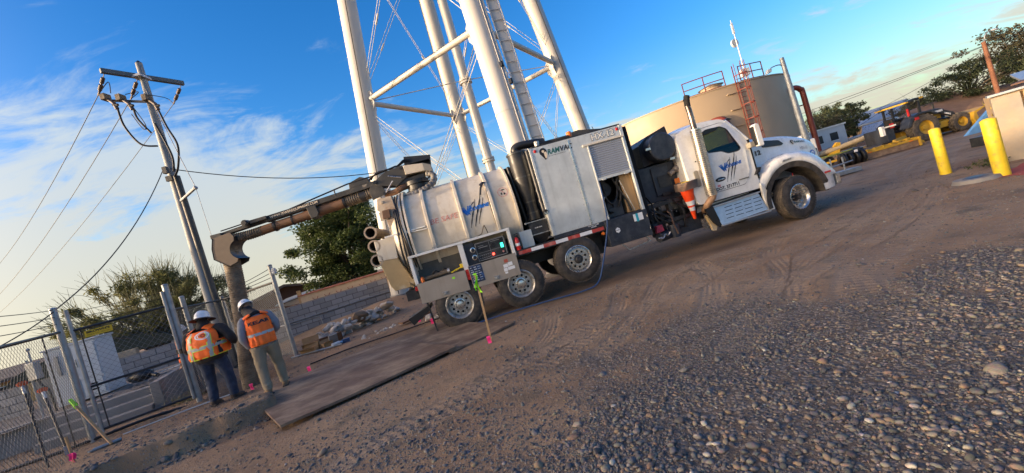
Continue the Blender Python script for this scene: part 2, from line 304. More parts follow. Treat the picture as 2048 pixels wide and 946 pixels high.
K = dict(
 white=mat('white_paint', (.74, .73, .69), .28, v=.06, s=3, coat=.4, c2=(.58, .54, .47), k=.62, kw=.14, s2=2.2, streak=((.42, .36, .28), .22)),
 tank=mat('vacuum_tank_paint', (.60, .54, .44), .42, v=.07, s=2.5, c2=(.44, .37, .265), k=.58, kw=.14, s2=1.6, streak=((.40, .30, .17), .5), bump=.0015, bs=9),
 alu=mat('aluminium_panel', (.60, .615, .59), .46, .4, v=.13, s=3, c2=(.50, .515, .50), k=.55, kw=.16, s2=2.4, streak=((.34, .34, .31), .3), bump=.0008, bs=40),
 chrome=mat('polished_aluminium', (.62, .61, .58), .28, .9, v=.12, s=8, c2=(.38, .34, .28), k=.62, kw=.1),
 plate=mat('tread_plate_aluminium', (.50, .51, .52), .36, .8, v=.15, s=12, bump=.006, bs=55),
 black=mat('black_paint', (.018, .019, .022), .42, v=.35, s=4, c2=(.055, .05, .045), k=.6, kw=.12),
 navy=mat('dark_navy_steel', (.022, .028, .042), .38, v=.3, s=5, c2=(.06, .062, .066), k=.6, kw=.12),
 boom=mat('boom_dark_grey', (.05, .047, .042), .5, v=.25, s=5, c2=(.10, .085, .065), k=.6),
 rust=mat('rust_brown_pipe', (.20, .10, .05), .65, v=.3, s=5, c2=(.11, .06, .035), k=.5),
 ochre=mat('ochre_steel', (.36, .26, .13), .6, v=.15, s=4, c2=(.46, .42, .34), k=.6),
 tanpaint=mat('tan_door_panel', (.37, .32, .26), .45, .15, v=.12, s=6, c2=(.27, .23, .185), k=.56, kw=.14, streak=((.22, .19, .15), .4)),
 rubber=mat('tyre_rubber', (.022, .021, .02), .75, v=.25, s=6, c2=(.085, .07, .056), k=.54, kw=.18, s2=7, bump=.002, bs=60),
 tread=mat('dusty_tread', (.050, .043, .037), .85, v=.25, s=9, c2=(.12, .095, .07), k=.55, kw=.15, bump=.003, bs=50),
 steel=mat('steel_rim', (.42, .42, .41), .4, .7, v=.2, s=10, c2=(.2, .17, .14), k=.58, kw=.1, s2=14),
 galv=mat('galvanised_steel', (.36, .38, .39), .48, .55, v=.2, s=14, c2=(.26, .27, .28), k=.5, kw=.1),
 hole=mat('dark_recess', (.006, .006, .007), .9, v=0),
 glass=None, red=mat('red_reflector', (.45, .02, .02), .3, v=.1), orange=mat('orange_plastic', (.75, .16, .015), .35, v=.08),
 tapewhite=mat('tape_white', (.72, .72, .72), .35, v=.1), tapered=mat('tape_red', (.42, .05, .04), .4, v=.2, c2=(.5, .25, .2), k=.62),
 inkblack=mat('black_print', (.012, .012, .014), .5, v=0), inkwhite=mat('white_print', (.75, .75, .74), .5, v=0), inkred=mat('worn_red_print', (.50, .12, .09), .6, v=.1, c2=(.62, .52, .45), k=.55, s2=60),
 inkblue=mat('blue_print', (.015, .13, .48), .4, v=.05), inkgreen=mat('dark_green_print', (.02, .11, .10), .5, v=.05), inkcream=mat('cream_print', (.66, .56, .42), .5, v=.1),
 tower=mat('tower_white_paint', (.53, .50, .445), .4, v=.05, s=1.2, c2=(.55, .50, .42), k=.62, kw=.15, s2=.7, streak=((.46, .38, .28), .18)), 
 concrete=mat('concrete', (.25, .235, .22), .85, v=.15, s=5, c2=(.17, .16, .15), k=.55, kw=.15, bump=.006, bs=40),
 block=mat('concrete_block', (.27, .265, .265), .9, v=.14, s=7, c2=(.22, .215, .21), k=.58, bump=.006, bs=70, rnd=.2),
 mortar=mat('mortar', (.10, .097, .095), .95, v=.15, s=8, bump=.004, bs=60),
 hivis=mat('hi_vis_orange', (.98, .155, .014), .65, v=.10, s=9, bump=.006, bs=18), reflect=mat('grey_reflective_tape', (.36, .38, .36), .35, v=.1), lime=mat('lime_trim', (.62, .80, .06), .5, v=.05),
 denim=mat('dark_denim', (.018, .030, .062), .8, v=.25, s=9, c2=(.03, .045, .085), k=.55, bump=.012, bs=14), khaki=mat('khaki_cloth', (.26, .21, .145), .85, v=.15, s=9, c2=(.21, .165, .11), k=.55, bump=.014, bs=14),
 dark=mat('dark_cloth', (.022, .020, .022), .85, v=.25, s=9, bump=.01, bs=15), greyc=mat('grey_sweatshirt', (.20, .21, .24), .9, v=.12, s=9, bump=.012, bs=15), brown=mat('brown_cloth', (.06, .042, .032), .85, v=.2),
 skin=mat('skin', (.35, .19, .12), .55, v=.08), boot=mat('tan_leather_boot', (.20, .13, .075), .7, v=.2, s=14), darkboot=mat('dark_boot', (.04, .03, .025), .7, v=.2, s=14),
 hat=mat('white_hard_hat', (.74, .74, .74), .25, v=.03), yellow=mat('yellow_paint', (.74, .53, .02), .55, v=.09, s=9, c2=(.50, .35, .06), k=.60, kw=.08, s2=7, streak=((.42, .30, .10), .35), bump=.004, bs=35),
 cyellow=mat('machine_yellow', (.50, .29, .02), .5, v=.15, s=5, c2=(.40, .24, .04), k=.58), dirtymetal=mat('dirt_caked_steel', (.17, .105, .07), .8, v=.2, s=5, c2=(.25, .17, .11), k=.5),
 tantank=mat('tan_tank_paint', (.36, .272, .18), .5, v=.04, s=.6, streak=((.40, .28, .16), .25)), redox=mat('red_oxide_paint', (.17, .033, .02), .5, v=.15, s=5), stucco=mat('tan_stucco', (.42, .285, .155), .85, v=.07, s=5, bump=.004, bs=60), trimgrey=mat('grey_trim_paint', (.30, .27, .215), .8, v=.1, s=4),
 wood=mat('pale_wood', (.44, .29, .15), .75, v=.2, s=3, stretch=(12, 12, 1.2), c2=(.34, .21, .10), k=.5), darkwood=mat('old_timber', (.17, .085, .045), .85, v=.2, s=3, stretch=(2, 2, 9)), rope=mat('wire_black', (.012, .012, .013), .6, v=0), wire=mat('bare_wire', (.22, .22, .23), .45, .6, v=0),
 pink=mat('pink_flagging', (.9, .04, .24), .6, v=.05), limetape=mat('lime_flagging', (.32, .85, .03), .6, v=.05), plastic=mat('black_plastic', (.012, .012, .013), .4, v=.2), cardboard=mat('cardboard', (.36, .22, .105), .85, v=.12, s=6), bluehose=mat('blue_hose', (.025, .06, .15), .45, v=.1),
 hose=mat('grey_brown_hose', (.105, .078, .052), .7, v=.2, s=8, c2=(.20, .155, .105), k=.55), cab=mat('cabinet_grey', (.50, .53, .55), .5, v=.06, s=4, c2=(.42, .44, .45), k=.6), led_g=mat('green_indicator', (.04, .7, .42), .3, emit=1.2, v=0), led_r=mat('red_indicator', (1., .05, .03), .3, emit=2.5, v=0),
 bark=mat('bark', (.11, .085, .06), .9, v=.25, s=14, bump=.01, bs=20), roof=mat('weathered_shingle', (.15, .115, .095), .9, v=.3, s=6, c2=(.09, .075, .065), k=.5), tile=mat('clay_tile', (.40, .13, .07), .8, v=.25, s=4), brownwall=mat('brown_siding', (.12, .065, .042), .8, v=.2, s=4), ply=mat('sheet_metal_roof', (.33, .36, .38), .4, .4, v=.12, s=3),
 bluecloth=mat('blue_tarp', (.16, .36, .62), .5, v=.1, s=4), paintred=mat('red_ground_paint', (.33, .06, .05), .9, v=.25, s=20), rock=mat('concrete_rubble', (.50, .47, .43), .9, v=.2, s=6, c2=(.36, .32, .27), k=.5, bump=.002, bs=8, rnd=.22), rockbrown=mat('brown_rock', (.20, .135, .085), .9, v=.2, s=6, bump=.002, bs=8),
 steelplate=mat('rusty_road_plate', (.135, .085, .058), .72, .15, v=.28, s=3.5, stretch=(1.0, 1.4, 1), c2=(.27, .195, .13), k=.52, kw=.10, s2=1.5, bump=.004, bs=30, streak=((.07, .045, .032), .3)), insul=mat('polymer_insulator', (.11, .075, .06), .5, v=.1), sign=mat('sign_yellow', (.72, .44, .02), .45, v=.06), ctape=mat('caution_tape', (.85, .62, .02), .4, v=.05),
)
# ---------------------------------------------------------------- ground
def vnoise(x, y, seed=0):
    xi_ = np.floor(x).astype(np.int64); yi_ = np.floor(y).astype(np.int64); fx = x - xi_; fy = y - yi_
    fx = fx * fx * (3 - 2 * fx); fy = fy * fy * (3 - 2 * fy)
    def h(a, b):
        n = (a * 374761393 + b * 668265263 + seed * 1442695041) & 0x7fffffff
        n = ((n ^ (n >> 13)) * 1274126177) & 0x7fffffff
        return ((n ^ (n >> 16)) & 0xffff) / 65535.0
    return (h(xi_, yi_) * (1 - fx) + h(xi_ + 1, yi_) * fx) * (1 - fy) + (h(xi_, yi_ + 1) * (1 - fx) + h(xi_ + 1, yi_ + 1) * fx) * fy
def fbm(x, y, o=4, seed=0):
    s = 0; a = .5
    for k in range(o): s = s + a * vnoise(x * 2 ** k + 17.3 * k, y * 2 ** k - 9.1 * k, seed + k); a *= .5
    return s
def sstep(a, b, x): t = np.clip((x - a) / (b - a), 0, 1); return t * t * (3 - 2 * t)
TRACKS = [([(-2.2, 3.6), (-.6, 4.9), (1.2, 5.9), (3.4, 6.5), (6.0, 7.4), (9.6, 9.7), (14.5, 13.6)], .2), ([(1.2, 4.4), (3.4, 5.2), (5.8, 6.2), (8.2, 7.8), (12.4, 11.2)], .2), ([(-.2, 4.6), (.7, 5.4), (1.25, 6.2), (1.7, 7.4), (2.3, 8.0)], .17), ([(.5, 4.5), (1.2, 5.3), (1.85, 6.3), (2.5, 7.4), (3.5, 8.0)], .17),
          ([(1.9, 4.6), (2.5, 5.6), (3.1, 6.8), (3.4, 7.8), (4.5, 8.1)], .18), ([(2.8, 4.4), (3.6, 5.6), (4.3, 7.0), (5.2, 8.0)], .18),
          ([(3.0, 3.2), (3.3, 4.0), (3.9, 4.7), (5.1, 5.5), (7.4, 6.9)], .30), ([(1.6, 3.6), (3.2, 5.2), (5.0, 6.6), (7.6, 8.3), (10.5, 10.6)], .22), ([(6.2, 7.6), (8.6, 9.2), (11.5, 11.6), (15.5, 14.9), (21, 18.5)], .24), ([(6.9, 7.2), (9.4, 9.0), (12.6, 11.5), (16.5, 14.6), (22, 17.9)], .24),
          ([(5.4, 8.0), (7.9, 10.2), (11., 13.2), (15, 16.8), (20, 19.3)], .22), ([(8.9, 7.9), (10.4, 10.4), (12.8, 13.2), (17, 16.2)], .22), ([(-1.4, 4.0), (-.5, 4.9), (.1, 5.9), (.3, 7.0)], .16)]
def track_uv(x, y):
    tu = np.zeros_like(x); tv = np.full_like(x, 9.); 
    for pts, w in TRACKS:
        P = [np.array(p[:2]) for p in catmull([(a, b, 0) for a, b in pts], 6)]; acc = 0.
        for a, b in zip(P[:-1], P[1:]):
            d = b - a; l = np.hypot(*d); d = d / l
            t = (x - a[0]) * d[0] + (y - a[1]) * d[1]; n = (-(x - a[0]) * d[1] + (y - a[1]) * d[0]) / w
            ok = (t >= -.02) & (t <= l + .02) & (np.abs(n) < np.abs(tv)); tv = np.where(ok, n, tv); tu = np.where(ok, acc + t, tu); acc += l
    return tu, tv
def gravel_mask(x, y):
    n = fbm(x * .9, y * .9, 4, 3) - .47
    e = np.interp(x, [-3, -.6, .5, 1.9, 2.9, 4.2, 9], [2.3, 3.2, 4.3, 4.7, 4.5, 3.8, 3.6])
    return sstep(-.45, .45, e - y + n * 3.6)
def height(x, y, detail=True):
    x = np.asarray(x, float); y = np.asarray(y, float)
    z = .05 * (fbm(x * .35, y * .35, 3, 1) - .45)
    near = np.exp(-((x / 30) ** 2 + (y / 30) ** 2))
    if detail: z = z + near * (.030 * (fbm(x * 1.6, y * 1.6, 4, 2) - .45) + .018 * (fbm(x * 7, y * 7, 3, 5) - .45))
    z = z + near * gravel_mask(x, y) * .10 * (fbm(x * .95 + 4, y * .95, 3, 9) - .42)
    # dirt banked against the wall foot and the tower leg
    z = z + .34 * np.exp(-(((x + 5.0) / 1.5) ** 2 + ((y - 15.6) / 1.0) ** 2)) + .25 * np.exp(-(((x + 7.2) / 2.6) ** 2 + ((y - 15.2) / .8) ** 2))
    # pit round the suction hose
    z = z - .30 * np.exp(-(((x + 6.75) / .55) ** 2 + ((y - 9.15) / .5) ** 2)) + .10 * np.exp(-(((x + 6.2) / .5) ** 2 + ((y - 9.9) / .5) ** 2))
    # broken edge of an excavation: ridge with a steep near side
    ax, ay, bx, by = -6.9, 4.35, -4.15, 6.1; d = np.hypot(bx - ax, by - ay); ux, uy = (bx - ax) / d, (by - ay) / d
    t = ((x - ax) * ux + (y - ay) * uy) / d; n = -(x - ax) * uy + (y - ay) * ux + .20 * (fbm(x * 2.6, y * 2.6, 4, 11) - .45)
    win = sstep(-.25, .05, t) * sstep(1.12, .93, t)
    prof = np.where(n < 0, sstep(-.07, 0, n), sstep(1.6, .35, n)); z = z + win * .25 * prof - win * .05 * np.exp(-((n + .3) / .18) ** 2)
    pu = ((x + 3.5) * 3.03 + (y - 5.03) * 2.12) / (3.03 ** 2 + 2.12 ** 2); pv = (-(x + 3.5) * 2.12 + (y - 5.03) * 3.03) / math.hypot(3.03, 2.12)
    z = np.where((pu > .01) & (pu < 1.0) & (pv > .01) & (pv < 2.95), np.minimum(z, .03 + .02 * pv / 2.9 - .05), z)
    if detail:
        tu, tv = track_uv(x, y); m = sstep(1.05, .8, np.abs(tv)) * np.clip(fbm(x * 1.4, y * 1.4, 3, 41) * 2.6 - .55, 0, 1); z = z - m * .010 + sstep(.5, .0, np.abs(np.abs(tv) - 1.2)) * .010 * (np.abs(tv) < 2)
        z = z + m * .008 * np.sin(2 * PI * tu / .11 + np.abs(tv) * 2.2)
    # the yard lifts gently far off
    return z
def axis(lo, hi, a, b, st, g=1.16):
    c = list(np.arange(a, b, st)); s = st; v = c[-1]
    while v < hi: s *= g; v += s; c.append(v)
    s = st; v = c[0]; l = []
    while v > lo: s *= g; v -= s; l.append(v)
    return np.array(l[::-1] + c)
def ground():
    X = axis(-900, 900, -9.5, 10.5, .045, 1.12); Y = axis(-700, 1500, 1.0, 12.0, .045, 1.10)
    gx, gy = np.meshgrid(X, Y); x = gx.ravel(); y = gy.ravel(); z = height(x, y); nx, ny = len(X), len(Y)
    me = bpy.data.meshes.new('ground'); me.vertices.add(len(x)); me.vertices.foreach_set('co', np.stack([x, y, z], 1).ravel())
    i = (np.arange(ny - 1)[:, None] * nx + np.arange(nx - 1)[None]).ravel(); q = np.stack([i, i + 1, i + nx + 1, i + nx], 1)
    me.loops.add(q.size); me.loops.foreach_set('vertex_index', q.ravel()); me.polygons.add(len(q)); me.polygons.foreach_set('loop_start', np.arange(0, q.size, 4)); me.update(calc_edges=True)
    me.shade_smooth()
    tu, tv = track_uv(x, y)
    for nm, val in (('gravel', gravel_mask(x, y)), ('track_u', tu), ('track_v', np.clip(tv, -3, 3)),
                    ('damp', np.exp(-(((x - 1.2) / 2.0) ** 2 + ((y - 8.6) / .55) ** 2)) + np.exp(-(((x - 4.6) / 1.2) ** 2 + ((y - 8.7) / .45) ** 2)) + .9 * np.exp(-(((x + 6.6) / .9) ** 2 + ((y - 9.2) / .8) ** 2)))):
        a = me.attributes.new(nm, 'FLOAT', 'POINT'); a.data.foreach_set('value', val.astype(np.float32))
    M = bpy.data.materials.new('yard_dirt_and_gravel'); M.use_nodes = True; nt = M.node_tree; N = nt.nodes; L = nt.links; b = N['Principled BSDF']; b.inputs['Roughness'].default_value = .92; b.inputs['Specular IOR Level'].default_value = .25
    g = N.new('ShaderNodeNewGeometry'); P = g.outputs['Position']
    def noise(sc, det=6, ro=.62, dist=0):
        t = N.new('ShaderNodeTexNoise'); t.inputs['Scale'].default_value = sc; t.inputs['Detail'].default_value = det; t.inputs['Roughness'].default_value = ro; t.inputs['Distortion'].default_value = dist; L.new(P, t.inputs[0]); return t.outputs['Fac']
    def mr(x_, a, b_, lo=0, hi=1):
        n = N.new('ShaderNodeMapRange'); n.interpolation_type = 'SMOOTHSTEP'; L.new(x_, n.inputs[0])
        for i_, q_ in enumerate((a, b_, lo, hi)): n.inputs[i_ + 1].default_value = q_
        return n.outputs[0]
    def mix(f, a, c, mode='MIX'):
        n = N.new('ShaderNodeMix'); n.data_type = 'RGBA'; n.blend_type = mode
        for i_, q_ in ((0, f), (6, a), (7, c)):
            if isinstance(q_, (int, float)): n.inputs[i_].default_value = q_
            elif isinstance(q_, tuple): n.inputs[i_].default_value = (*q_, 1)
            else: L.new(q_, n.inputs[i_])
        return n.outputs[2]
    def mt(op, a, c):
        n = N.new('ShaderNodeMath'); n.operation = op
        for i_, q_ in ((0, a), (1, c)):
            if isinstance(q_, (int, float)): n.inputs[i_].default_value = q_
            else: L.new(q_, n.inputs[i_])
        return n.outputs[0]
    def attr(nm): a = N.new('ShaderNodeAttribute'); a.attribute_name = nm; return a.outputs['Fac']
    dirt = mix(mr(noise(.55, 5), .35, .68), (.225, .142, .086), (.31, .212, .132))
    dirt = mix(mr(noise(1.7, 6), .52, .70), dirt, (.145, .108, .074))
    dirt = mix(mr(noise(.33, 4, .6, .6), .55, .70), dirt, (.36, .21, .11))
    # small stones pressed in the dirt
    vo = N.new('ShaderNodeTexVoronoi'); vo.inputs['Scale'].default_value = 34; L.new(P, vo.inputs[0])
    hsv = N.new('ShaderNodeSeparateColor'); L.new(vo.outputs['Color'], hsv.inputs[0])
    st = mt('MULTIPLY', mr(vo.outputs['Distance'], .42, .30), mr(hsv.outputs[0], .55, .62))
    stone = mix(hsv.outputs[1], (.11, .105, .10), (.29, .265, .24))
    patch = mr(noise(.8, 4), .40, .62)
    col = mix(mt('MULTIPLY', st, mt('ADD', mt('MULTIPLY', patch, .7), .28)), dirt, stone)
    v2 = N.new('ShaderNodeTexVoronoi'); v2.inputs['Scale'].default_value = 26; L.new(P, v2.inputs[0]); h2 = N.new('ShaderNodeSeparateColor'); L.new(v2.outputs['Color'], h2.inputs[0])
    gcol = mix(h2.outputs[0], (.10, .088, .08), (.235, .21, .185)); gcol = mix(mr(v2.outputs['Distance'], .45, .62), gcol, (.10, .082, .068))
    gm = attr('gravel'); col = mix(mt('MULTIPLY', gm, .85), col, gcol)
    col = mix(mt('MULTIPLY', attr('damp'), .75), col, (.065, .042, .030))  # darker ground along the truck's near side and round the hose pit
    tv = mt('ABSOLUTE', attr('track_v'), 0); tm = mr(tv, 1.05, .8)
    chev = mt('SINE', mt('ADD', mt('MULTIPLY', attr('track_u'), 2 * PI / .11), mt('MULTIPLY', tv, 2.2)), 0)
    ribs = mt('SINE', mt('MULTIPLY', attr('track_v'), 14.), 0)
    tp = mt('MULTIPLY', tm, mt('ADD', mt('MULTIPLY', chev, .6), mt('MULTIPLY', ribs, .6)))
    tm = mt('MULTIPLY', tm, mr(noise(.9, 5), .28, .64)); tp = mt('MULTIPLY', tp, mr(noise(1.6, 5), .34, .66)); col = mix(mt('MULTIPLY', tm, .42), col, (.30, .235, .175))
    L.new(col, b.inputs['Base Color'])
    hgt = mt('ADD', mt('MULTIPLY', noise(16, 6, .7), .03), mt('MULTIPLY', noise(75, 3, .6), .006))
    hgt = mt('ADD', hgt, mt('MULTIPLY', st, .008)); hgt = mt('ADD', hgt, mt('MULTIPLY', mt('MULTIPLY', mr(v2.outputs['Distance'], .6, .1), gm), .014)); hgt = mt('ADD', hgt, mt('MULTIPLY', tp, .010))
    bp = N.new('ShaderNodeBump'); bp.inputs['Distance'].default_value = 1.0; bp.inputs['Strength'].default_value = .9; L.new(hgt, bp.inputs['Height']); L.new(bp.outputs[0], b.inputs['Normal'])
    me.materials.append(M); o = link('ground', me); tag(o, 'brown dirt and gravel yard with tyre tracks', kind='structure'); return o
GROUND = ground()
def gz(x, y): return float(height(np.array([x]), np.array([y]))[0])
# ---------------------------------------------------------------- pebbles
def ico(sub):
    bm = bmesh.new(); bmesh.ops.create_icosphere(bm, subdivisions=sub, radius=1.0); bm.verts.ensure_lookup_table()
    v = np.array([p.co[:] for p in bm.verts]); f = np.array([[q.index for q in p.verts] for p in bm.faces]); bm.free(); return v, f
PEB = bpy.data.materials.new('pebble'); PEB.use_nodes = True
def _peb():
    nt = PEB.node_tree; N = nt.nodes; L = nt.links; b = N['Principled BSDF']; b.inputs['Roughness'].default_value = .8; b.inputs['Specular IOR Level'].default_value = .3
    at = N.new('ShaderNodeAttribute'); at.attribute_name = 'tint'; oi = N.new('ShaderNodeObjectInfo'); ad = N.new('ShaderNodeMath'); ad.operation = 'MAXIMUM'; L.new(at.outputs['Fac'], ad.inputs[0])
    rp = N.new('ShaderNodeValToRGB'); e = rp.color_ramp.elements; e[0].position = 0; e[0].color = (.06, .058, .058, 1); e[1].position = 1; e[1].color = (.40, .37, .32, 1)
    for p, c in ((.3, (.11, .108, .108, 1)), (.55, (.165, .153, .14, 1)), (.72, (.21, .17, .125, 1)), (.86, (.17, .115, .085, 1)), (.95, (.25, .22, .19, 1))):
        q = e.new(p); q.color = c
    sw = N.new('ShaderNodeMath'); sw.operation = 'MULTIPLY'; L.new(oi.outputs['Random'], sw.inputs[0]); at2 = N.new('ShaderNodeAttribute'); at2.attribute_name = 'solo'; L.new(at2.outputs['Fac'], sw.inputs[1]); L.new(sw.outputs[0], ad.inputs[1])
    g = N.new('ShaderNodeNewGeometry'); t = N.new('ShaderNodeTexNoise'); t.inputs['Scale'].default_value = 45; t.inputs['Detail'].default_value = 5; L.new(g.outputs['Position'], t.inputs[0])
    L.new(ad.outputs[0], rp.inputs[0]); mx = N.new('ShaderNodeMix'); mx.data_type = 'RGBA'; mx.blend_type = 'MULTIPLY'; mx.inputs[0].default_value = .55; L.new(rp.outputs[0], mx.inputs[6]); L.new(t.outputs['Color'], mx.inputs[7])
    sc = N.new('ShaderNodeVectorMath'); sc.operation = 'SCALE'; sc.inputs['Scale'].default_value = 1.35; L.new(mx.outputs[2], sc.inputs[0]); L.new(sc.outputs[0], b.inputs['Base Color'])
    bp = N.new('ShaderNodeBump'); bp.inputs['Distance'].default_value = .006; L.new(t.outputs['Fac'], bp.inputs['Height']); L.new(bp.outputs[0], b.inputs['Normal'])
_peb()
def stones(name, x, y, size, sub, seed, sink=.35, spread=1.0):
    rg = np.random.default_rng(seed); n = len(x); bv, bf = ico(sub); nv = len(bv)
    z = height(x, y); sc = np.stack([size * rg.uniform(.8, 1.5, n), size * rg.uniform(.6, 1.0, n), size * rg.uniform(.35, .7, n)], 1)
    yaw = rg.uniform(0, 2 * PI, n); tl = rg.normal(0, .3, n); lump = 1 + .13 * rg.standard_normal((n, nv))
    v = bv[None] * lump[..., None] * sc[:, None]
    c, s = np.cos(tl)[:, None], np.sin(tl)[:, None]; v = np.stack([v[..., 0] * c - v[..., 2] * s, v[..., 1], v[..., 0] * s + v[..., 2] * c], 2)
    c, s = np.cos(yaw)[:, None], np.sin(yaw)[:, None]; v = np.stack([v[..., 0] * c - v[..., 1] * s, v[..., 0] * s + v[..., 1] * c, v[..., 2]], 2)
    v += np.stack([x, y, z + sc[:, 2] * sink], 1)[:, None]; f = (bf[None] + (np.arange(n) * nv)[:, None, None]).reshape(-1, 3)
    me = bpy.data.meshes.new(name); me.vertices.add(n * nv); me.vertices.foreach_set('co', v.ravel()); me.loops.add(f.size); me.loops.foreach_set('vertex_index', f.ravel()); me.polygons.add(len(f)); me.polygons.foreach_set('loop_start', np.arange(0, f.size, 3)); me.update(calc_edges=True); me.shade_smooth()
    a = me.attributes.new('tint', 'FLOAT', 'POINT'); t = np.repeat(np.clip(rg.beta(1.6, 1.9, n) + (rg.random(n) < .02) * .5, 0.01, 1), nv); a.data.foreach_set('value', t.astype(np.float32))
    me.materials.append(PEB); o = link(name, me); return o
def vis(x, y):   # keep stones the picture can show, with a margin
    d = np.stack([x, y, -1.65 + 0 * x], 1); q = d @ np.array([xi[:], yi[:], fw[:]]).T
    u = 796 * q[:, 0] / np.maximum(q[:, 2], .05); v = 796 * q[:, 1] / np.maximum(q[:, 2], .05); return (q[:, 2] > .3) & (np.abs(u) < 1150) & (v < 580) & (v > -420)
def scatter(n, r0, r1, seed):
    rg = np.random.default_rng(seed); d = (rg.random(n) * (r1 ** .6 - r0 ** .6) + r0 ** .6) ** (1 / .6); a = rg.uniform(-1.05, 1.05, n); x = d * np.sin(a); y = d * np.cos(a); k = vis(x, y); return x[k], y[k]
def gravel():
    rg = np.random.default_rng(5)
    x, y = scatter(150000, 1.2, 8.5, 1); gm = gravel_mask(x, y); dens = np.clip(gm * 1.0, 0, 1) * np.clip(fbm(x * 1.1, y * 1.1, 3, 21) * 3.0 - .62, .10, 1); k = rg.random(len(x)) < dens; x, y = x[k], y[k]; d = np.hypot(x, y)
    big = np.clip(fbm(x * .7 + 3, y * .7, 3, 8) * 1.6 - .15, .3, 1.2)
    size = rg.lognormal(-5.02, .5, len(x)) * (.62 + .62 * big) * np.interp(x, [-2, 1.5, 4], [.72, .95, 1.22]); near = (d < 3.6) & (size > .007)
    o1 = stones('gravel', x[near], y[near], size[near], 2, 11); o2 = stones('gravel', x[~near], y[~near], size[~near], 1, 12)
    x, y = scatter(100000, 1.6, 16., 2); k = rg.random(len(x)) < np.clip(fbm(x * .8, y * .8, 3, 31) * 2.6 - .80 + .60 * sstep(8.5, 4.0, y) + .8 * sstep(-4.5, -6.5, x), .06, 1.0) * (1 - .6 * gravel_mask(x, y)); k &= ~((np.abs(y - 8.3 - .11 * (x + 1.4)) < .6) & (x > -2.2) & (x < 9.5)); x, y = x[k], y[k]
    o3 = stones('gravel', x, y, rg.lognormal(-4.85, .5, len(x)), 1, 13, sink=.2)
    for o in (o1, o2, o3): o.parent = GROUND; o['kind'] = 'stuff'
    # the 300 that show largest: single pebbles at the near right
    x, y = scatter(9000, 1.5, 3.6, 3); k = (x > -.2) & (gravel_mask(x, y) > .6); x, y = x[k], y[k]; s = rg.lognormal(-4.28, .28, len(x)); order = np.argsort(-s / np.hypot(x, y)); keep = []
    for i in order:
        if all((x[i] - x[j]) ** 2 + (y[i] - y[j]) ** 2 > (1.7 * max(s[i], s[j])) ** 2 for j in keep): keep.append(i)
        if len(keep) >= 300: break
    ms = []
    bv, bf = ico(2)
    for q in range(8):
        v = bv * (1 + .05 * rg.standard_normal((len(bv), 1))) * np.array([1.15, .85, .58]) * rg.uniform(.88, 1.12, 3)
        me = bpy.data.meshes.new('pebble'); me.from_pydata(v.tolist(), [], bf.tolist()); me.shade_smooth(); me.materials.append(PEB)
        a = me.attributes.new('solo', 'FLOAT', 'POINT'); a.data.foreach_set('value', np.ones(len(bv), np.float32)); ms.append(me)
    zz = height(x[keep], y[keep])
    for i, z_ in zip(keep, zz):
        o = link('pebble', random.choice(ms), GROUND); o.location = (x[i], y[i], z_ + s[i] * .28); o.scale = (s[i],) * 3; o.rotation_euler = (random.gauss(0, .22), random.gauss(0, .22), random.uniform(0, 6.3))
gravel()
# ---------------------------------------------------------------- vacuum truck (x forward, y away from the camera, z up; origin below the last axle, y=0 at the tyre faces)
TR = thing('vacuum_truck', 'large white and silver vacuum truck with a raised suction boom parked across the yard', 'truck', (-1.447, 8.333, 0), .1075)
def tp(s, y, z): return TR_M @ Vector((s, y, z))
TR_M = Matrix.Translation((-1.447, 8.333, 0)) @ Matrix.Rotation(.1075, 4, 'Z')
def part(mb, name, m, parent=None, smooth=None, bev=0, seg=2): return mb.build(name, m, parent or TR, smooth, bev, seg)
# --- glass
def glassmat():
    M = bpy.data.materials.new('tinted_glass'); M.use_nodes = True; nt = M.node_tree; N = nt.nodes; L = nt.links; N.remove(N['Principled BSDF'])
    t = N.new('ShaderNodeBsdfTransparent'); t.inputs[0].default_value = (.42, .50, .36, 1); gl = N.new('ShaderNodeBsdfGlossy'); gl.inputs['Roughness'].default_value = .03; gl.inputs[0].default_value = (.9, .95, .92, 1)
    fr = N.new('ShaderNodeFresnel'); fr.inputs[0].default_value = 1.45; ms = N.new('ShaderNodeMixShader'); L.new(fr.outputs[0], ms.inputs[0]); L.new(t.outputs[0], ms.inputs[1]); L.new(gl.outputs[0], ms.inputs[2]); L.new(ms.outputs[0], N['Material Output'].inputs[0]); return M
K['glass'] = glassmat()
# --- chassis
mb = MB()
for y in (.82, 1.60): mb.box(-1.0, 8.7, y, y + .09, .74, 1.00)
for s in (-.9, .7, 2.1, 3.3, 4.8, 6.0, 7.4): mb.box(s, s + .12, .9, 1.6, .76, .96)
part(mb, 'chassis_frame', K['black'], bev=.008)
mb = MB()
for s, z in ((0, .46), (1.37, .49), (2.72, .62), (8.16, .53)): mb.cyl((s, .35, z), (s, 2.15, z), .09, n=10); mb.ell((s, 1.25, z), (.24, .26, .22), 10, 8)
mb.box(-.45, 1.85, .95, 1.02, .6, .72).box(-.45, 1.85, 1.5, 1.57, .6, .72); part(mb, 'axles', K['black'], smooth=40)
